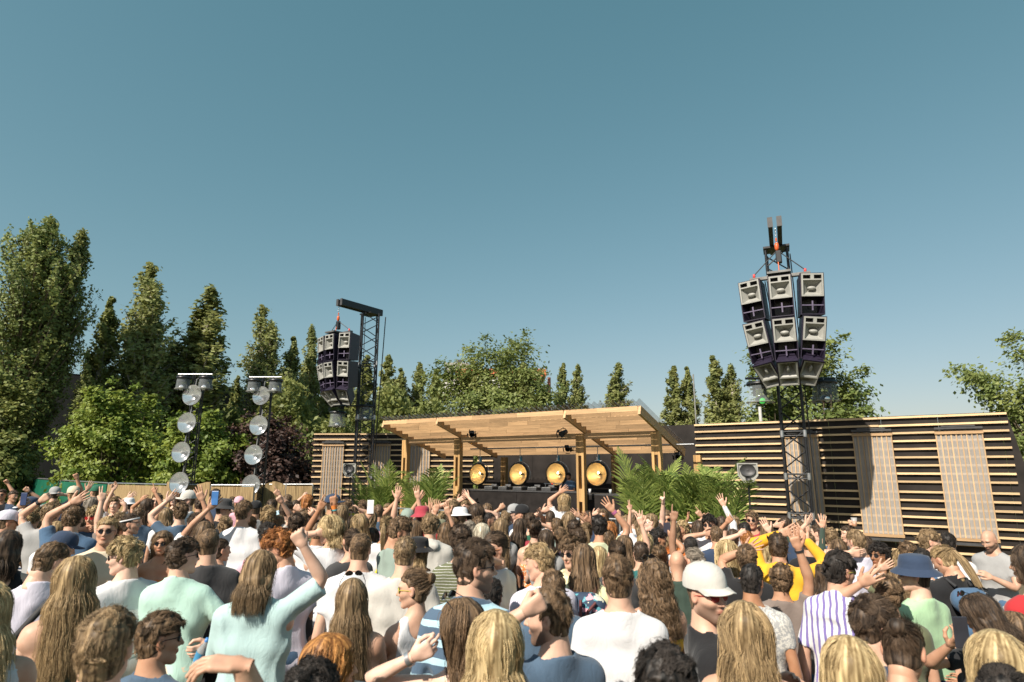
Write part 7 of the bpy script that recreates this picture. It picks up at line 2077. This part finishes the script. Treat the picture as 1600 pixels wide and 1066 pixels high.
def backpack(key, cl, label, strap=None, zc=1.22, sc=1.0):
    q = PR[key]; g = bpy.data.objects.new('backpack', None); col.objects.link(g); g.matrix_world = q['M'] @ Matrix.Translation((0, -.19, zc))
    g.matrix_basis = q['M'] @ Matrix.Translation((0, -.19, zc)); tag(g, label, 'backpack')
    G = Grid((-.2, -.16, -.28), (.2, .16, .28), .012)
    d = g_cone(G, (-.06, .02, .12), (.06, .02, .12), .10, .10, .75)
    d = smin(d, g_cone(G, (-.07, .0, -.12), (.07, .0, -.12), .10, .10, .95), .1)
    d = smin(d, g_cone(G, (-.05, -.07, -.10), (.05, -.07, -.10), .06, .06, .8), .03) + wob(G.X, G.Y, G.Z, 22, 5, 2) * .004
    V, Q = G.net(d); link('bag', mesh_np('bag', V * sc, Q, [cloth(cl)]), g)
    m = strap or M_BSTRAP
    b = MB()
    for s in (-1, 1): b.path([(s * .07, .06, .22), (s * .09, .14, .27), (s * .10, .24, .24), (s * .11, .31, .12)], .016, 6)
    b.build('shoulder_strap', m, g)
    b = MB(); b.path([(0.0, -.085, .21), (.0, -.115, .1), (.0, -.15, .0), (.0, -.16, -.15)], .011, 6).path([(.0, -.125, .06), (.05, -.10, .14), (.10, -.06, .19)], .010, 6)
    b.build('trim', m, g)
M_MAROONW = mat('maroon_webbing', (.12, .03, .03), .6, bump=.1)
def floral_mat():
    m, n, p = new_mat('flowered_canvas'); tc = nd(n, 'ShaderNodeTexCoord')
    prev = None; base = (.03, .05, .09)
    for sc, lim, c, sd in ((17, .36, (.10, .33, .40), 0), (12, .33, (.62, .62, .50), 3.3), (14, .30, (.75, .34, .40), 7.7)):
        mp = nd(n, 'ShaderNodeMapping'); mp.inputs['Location'].default_value = (sd, sd * .7, sd * .3); n.links.new(tc.outputs['Object'], mp.inputs[0])
        no = nd(n, 'ShaderNodeTexNoise'); no.inputs['Scale'].default_value = 18; n.links.new(mp.outputs[0], no.inputs['Vector'])
        ad = nd(n, 'ShaderNodeMixRGB'); ad.inputs[0].default_value = .08; n.links.new(mp.outputs[0], ad.inputs[1]); n.links.new(no.outputs['Color'], ad.inputs[2])
        vo = nd(n, 'ShaderNodeTexVoronoi'); vo.inputs['Scale'].default_value = sc; n.links.new(ad.outputs[0], vo.inputs['Vector'])
        lt = nd(n, 'ShaderNodeMath', operation='LESS_THAN'); lt.inputs[1].default_value = lim; n.links.new(vo.outputs['Distance'], lt.inputs[0])
        mx = nd(n, 'ShaderNodeMixRGB'); mx.inputs[2].default_value = (*c, 1); n.links.new(lt.outputs[0], mx.inputs[0])
        if prev: n.links.new(prev, mx.inputs[1])
        else: mx.inputs[1].default_value = (*base, 1)
        prev = mx.outputs[0]
    n.links.new(prev, p.inputs['Base Color']); p.inputs['Roughness'].default_value = .8
    return m
_cm['FLORAL'] = floral_mat()
backpack(find('wearing a flowered backpack'), 'FLORAL', 'navy backpack with pink and blue flowers and maroon trim', M_MAROONW, 1.24, 1.1)
backpack(find('ponytail and blue backpack'), 'denim', 'blue cloth backpack on the person looking down at right', None, 1.25)
def band(key, i, m, label, t=.94, w=.03, r=.031, name='wristband', cat='wristband'):
    q = PR[key]; a = q['ARM'][i]; d = a['W'] - a['E']; d = d / np.linalg.norm(d); c = a['E'] + (a['W'] - a['E']) * t
    A, B = q['M'] @ Vector(c - d * w / 2), q['M'] @ Vector(c + d * w / 2)
    o = MB().tube(A, B, r, 14).build(name, m); tag(o, label, cat)
M_OBAND = mat('orange_wristband', (.75, .22, .04), .5, bump=0); M_TBAND = mat('turquoise_wristband', (.10, .42, .45), .5, bump=0)
k = find('two long arms up, orange wristbands'); i = [j for j in (0, 1) if PR[k]['ARM'][j]['hk'] == 'point'][1]
band(k, i, M_OBAND, 'orange wristband on the tallest raised arm, left of centre', .90, .045, .033); band(k, i, M_TBAND, 'turquoise wristband just below the orange one', .80, .015, .034)
for s_, m_, lb, t_ in (('thin black bracelet', M_BSTRAP, 'thin black bracelet on the bare raised arm', .95), ('forearm and black wristband', M_BSTRAP, 'black wristband on the straight arm by the green fence', .93), ('fist with a wristwatch', M_BSTRAP, 'dark wristwatch on the raised fist at far left', .93), ('coloured wristbands', mat('woven_wristband', (.5, .15, .3), .6, bump=0), 'coloured woven wristbands on the arm before the booth', .93)):
    k = find(s_); band(k, raised_i(k), m_, lb, t_, .014 if 'thin' in s_ else .03, .031)
k = find('hand with silver rings'); band(k, raised_i(k), M_STEEL, 'silver bangles on the wrist at the bottom, centre', .92, .02, .030, 'bangle', 'bangle')
k = find('white headband'); q = PR[k]
M4 = q['M'] @ Matrix([[*map(float, q['Rh'][a]), float(q['hcen'][a])] for a in range(3)] + [[0, 0, 0, 1]])
o = MB().lathe([(.100, .045), (.102, .062)], 24, M4 @ Matrix.Rotation(R(12), 4, 'X') @ Matrix.Translation((0, -.012, 0)) @ Matrix.Diagonal((.86, 1.02, 1, 1))).build('headband', cloth('white')); md = o.modifiers.new('t', 'SOLIDIFY'); md.thickness = .004
tag(o, 'white headband on the head behind the cream shirt', 'headband')

# printed panel on the back of one white T-shirt: pink with a black ring sign wrapped in yellow
def tee_print():
    k = find('pink peace sign print'); q = PR[k]; body = q['body']
    sh = [c for c in body.children if c.name.startswith('t_shirt')][0]; me = sh.data
    co = np.empty(len(me.vertices) * 3, np.float32); me.vertices.foreach_get('co', co); co = co.reshape(-1, 3)
    back = co[co[:, 1] < 0]
    def y_at(x, z):
        d = (back[:, 0] - x) ** 2 + (back[:, 2] - z) ** 2; j = np.argsort(d)[:4]; return float(back[j, 1].mean())
    def patch(name, f, n, m, lift):
        """f(u,v)->(x,z) grid patch laid on the cloth"""
        V = [];
        for j in range(n[1] + 1):
            for i in range(n[0] + 1):
                x, z = f(i / n[0], j / n[1]); V.append((x, y_at(x, z) - lift, z))
        Fq = [(j * (n[0] + 1) + i, j * (n[0] + 1) + i + 1, (j + 1) * (n[0] + 1) + i + 1, (j + 1) * (n[0] + 1) + i) for j in range(n[1]) for i in range(n[0])]
        link(name, mesh_np(name, V, Fq, [m]), sh)
    mp_, mk, my, mw = mat('pink_ink', (.72, .30, .52), .8, bump=0), mat('black_ink', (.03, .03, .035), .8, bump=0), mat('yellow_ink', (.75, .48, .06), .8, bump=0), mat('teal_ink', (.16, .36, .40), .8, bump=0)
    x0, x1, z0, z1 = -.115, .075, 1.02, 1.31
    patch('print', lambda u, v: (x0 + (x1 - x0) * u, z0 + (z1 - z0) * v), (16, 22), mp_, .006)
    cx, cz, rr = -.02, 1.165, .078
    patch('print_ring', lambda u, v: (cx + (rr - .009 + .018 * v) * math.cos(6.2832 * u), cz + (rr - .009 + .018 * v) * math.sin(6.2832 * u)), (40, 1), mk, .009)
    for a in (90, 270, 225, 315): patch('print_bar', lambda u, v: (cx + rr * u * math.cos(R(a)) + (v - .5) * .014 * math.sin(R(a)), cz + rr * u * math.sin(R(a)) - (v - .5) * .014 * math.cos(R(a))), (8, 1), mk, .009)
    for (a, c) in (((-.09, 1.21), (.05, 1.14)), ((-.095, 1.16), (.05, 1.10)), ((-.085, 1.10), (.03, 1.085)), ((-.06, 1.235), (.055, 1.17))):
        patch('print_tape', lambda u, v: (a[0] + (c[0] - a[0]) * u, a[1] + (c[1] - a[1]) * u + (v - .5) * .017), (12, 1), my, .011)
    patch('print_figure', lambda u, v: (.005 + .04 * u - .012 * v, 1.315 + .07 * v), (3, 5), mw, .007)
    patch('print_figure', lambda u, v: (-.005 + .014 * u, 1.38 + .03 * v), (2, 2), mw, .007)
    patch('print_figure', lambda u, v: (.018 + .014 * u, 1.38 + .03 * v), (2, 2), mw, .007)
    for lx, ch in ((.022, 'A'), (.036, 'I'), (.050, 'R')):
        cu = bpy.data.curves.new('letter', 'FONT'); cu.body = ch; cu.size = .026; cu.extrude = .0008
        cu.materials.append(mk); tmp = bpy.data.objects.new('tmp', cu); lm = bpy.data.meshes.new_from_object(tmp); bpy.data.objects.remove(tmp)
        o = link('letter', lm, sh)
        o.location = (lx, y_at(lx, 1.285) - .010, 1.275); o.rotation_euler = (R(90), 0, 0)
tee_print()
# small pale print on the red T-shirt
k = find('red T-shirt with a small pale blue print'); q = PR[k]
sh = [c for c in q['body'].children if c.name.startswith('t_shirt')][0]; me = sh.data
co = np.empty(len(me.vertices) * 3, np.float32); me.vertices.foreach_get('co', co); co = co.reshape(-1, 3); fr = co[co[:, 1] > 0]
V = []; 
for a in range(14):
    t = a / 14 * 6.2832; rr = 1 + .18 * math.sin(3 * t); x, z = .045 + .045 * rr * math.cos(t), 1.30 + .028 * rr * math.sin(t)
    d = (fr[:, 0] - x) ** 2 + (fr[:, 2] - z) ** 2; V.append((x, float(fr[np.argmin(d), 1]) + .008, z))
b = MB(); b.add(V, [tuple(range(14))]); b.build('print', mat('pale_blue_ink', (.5, .62, .68), .8, bump=0), sh)
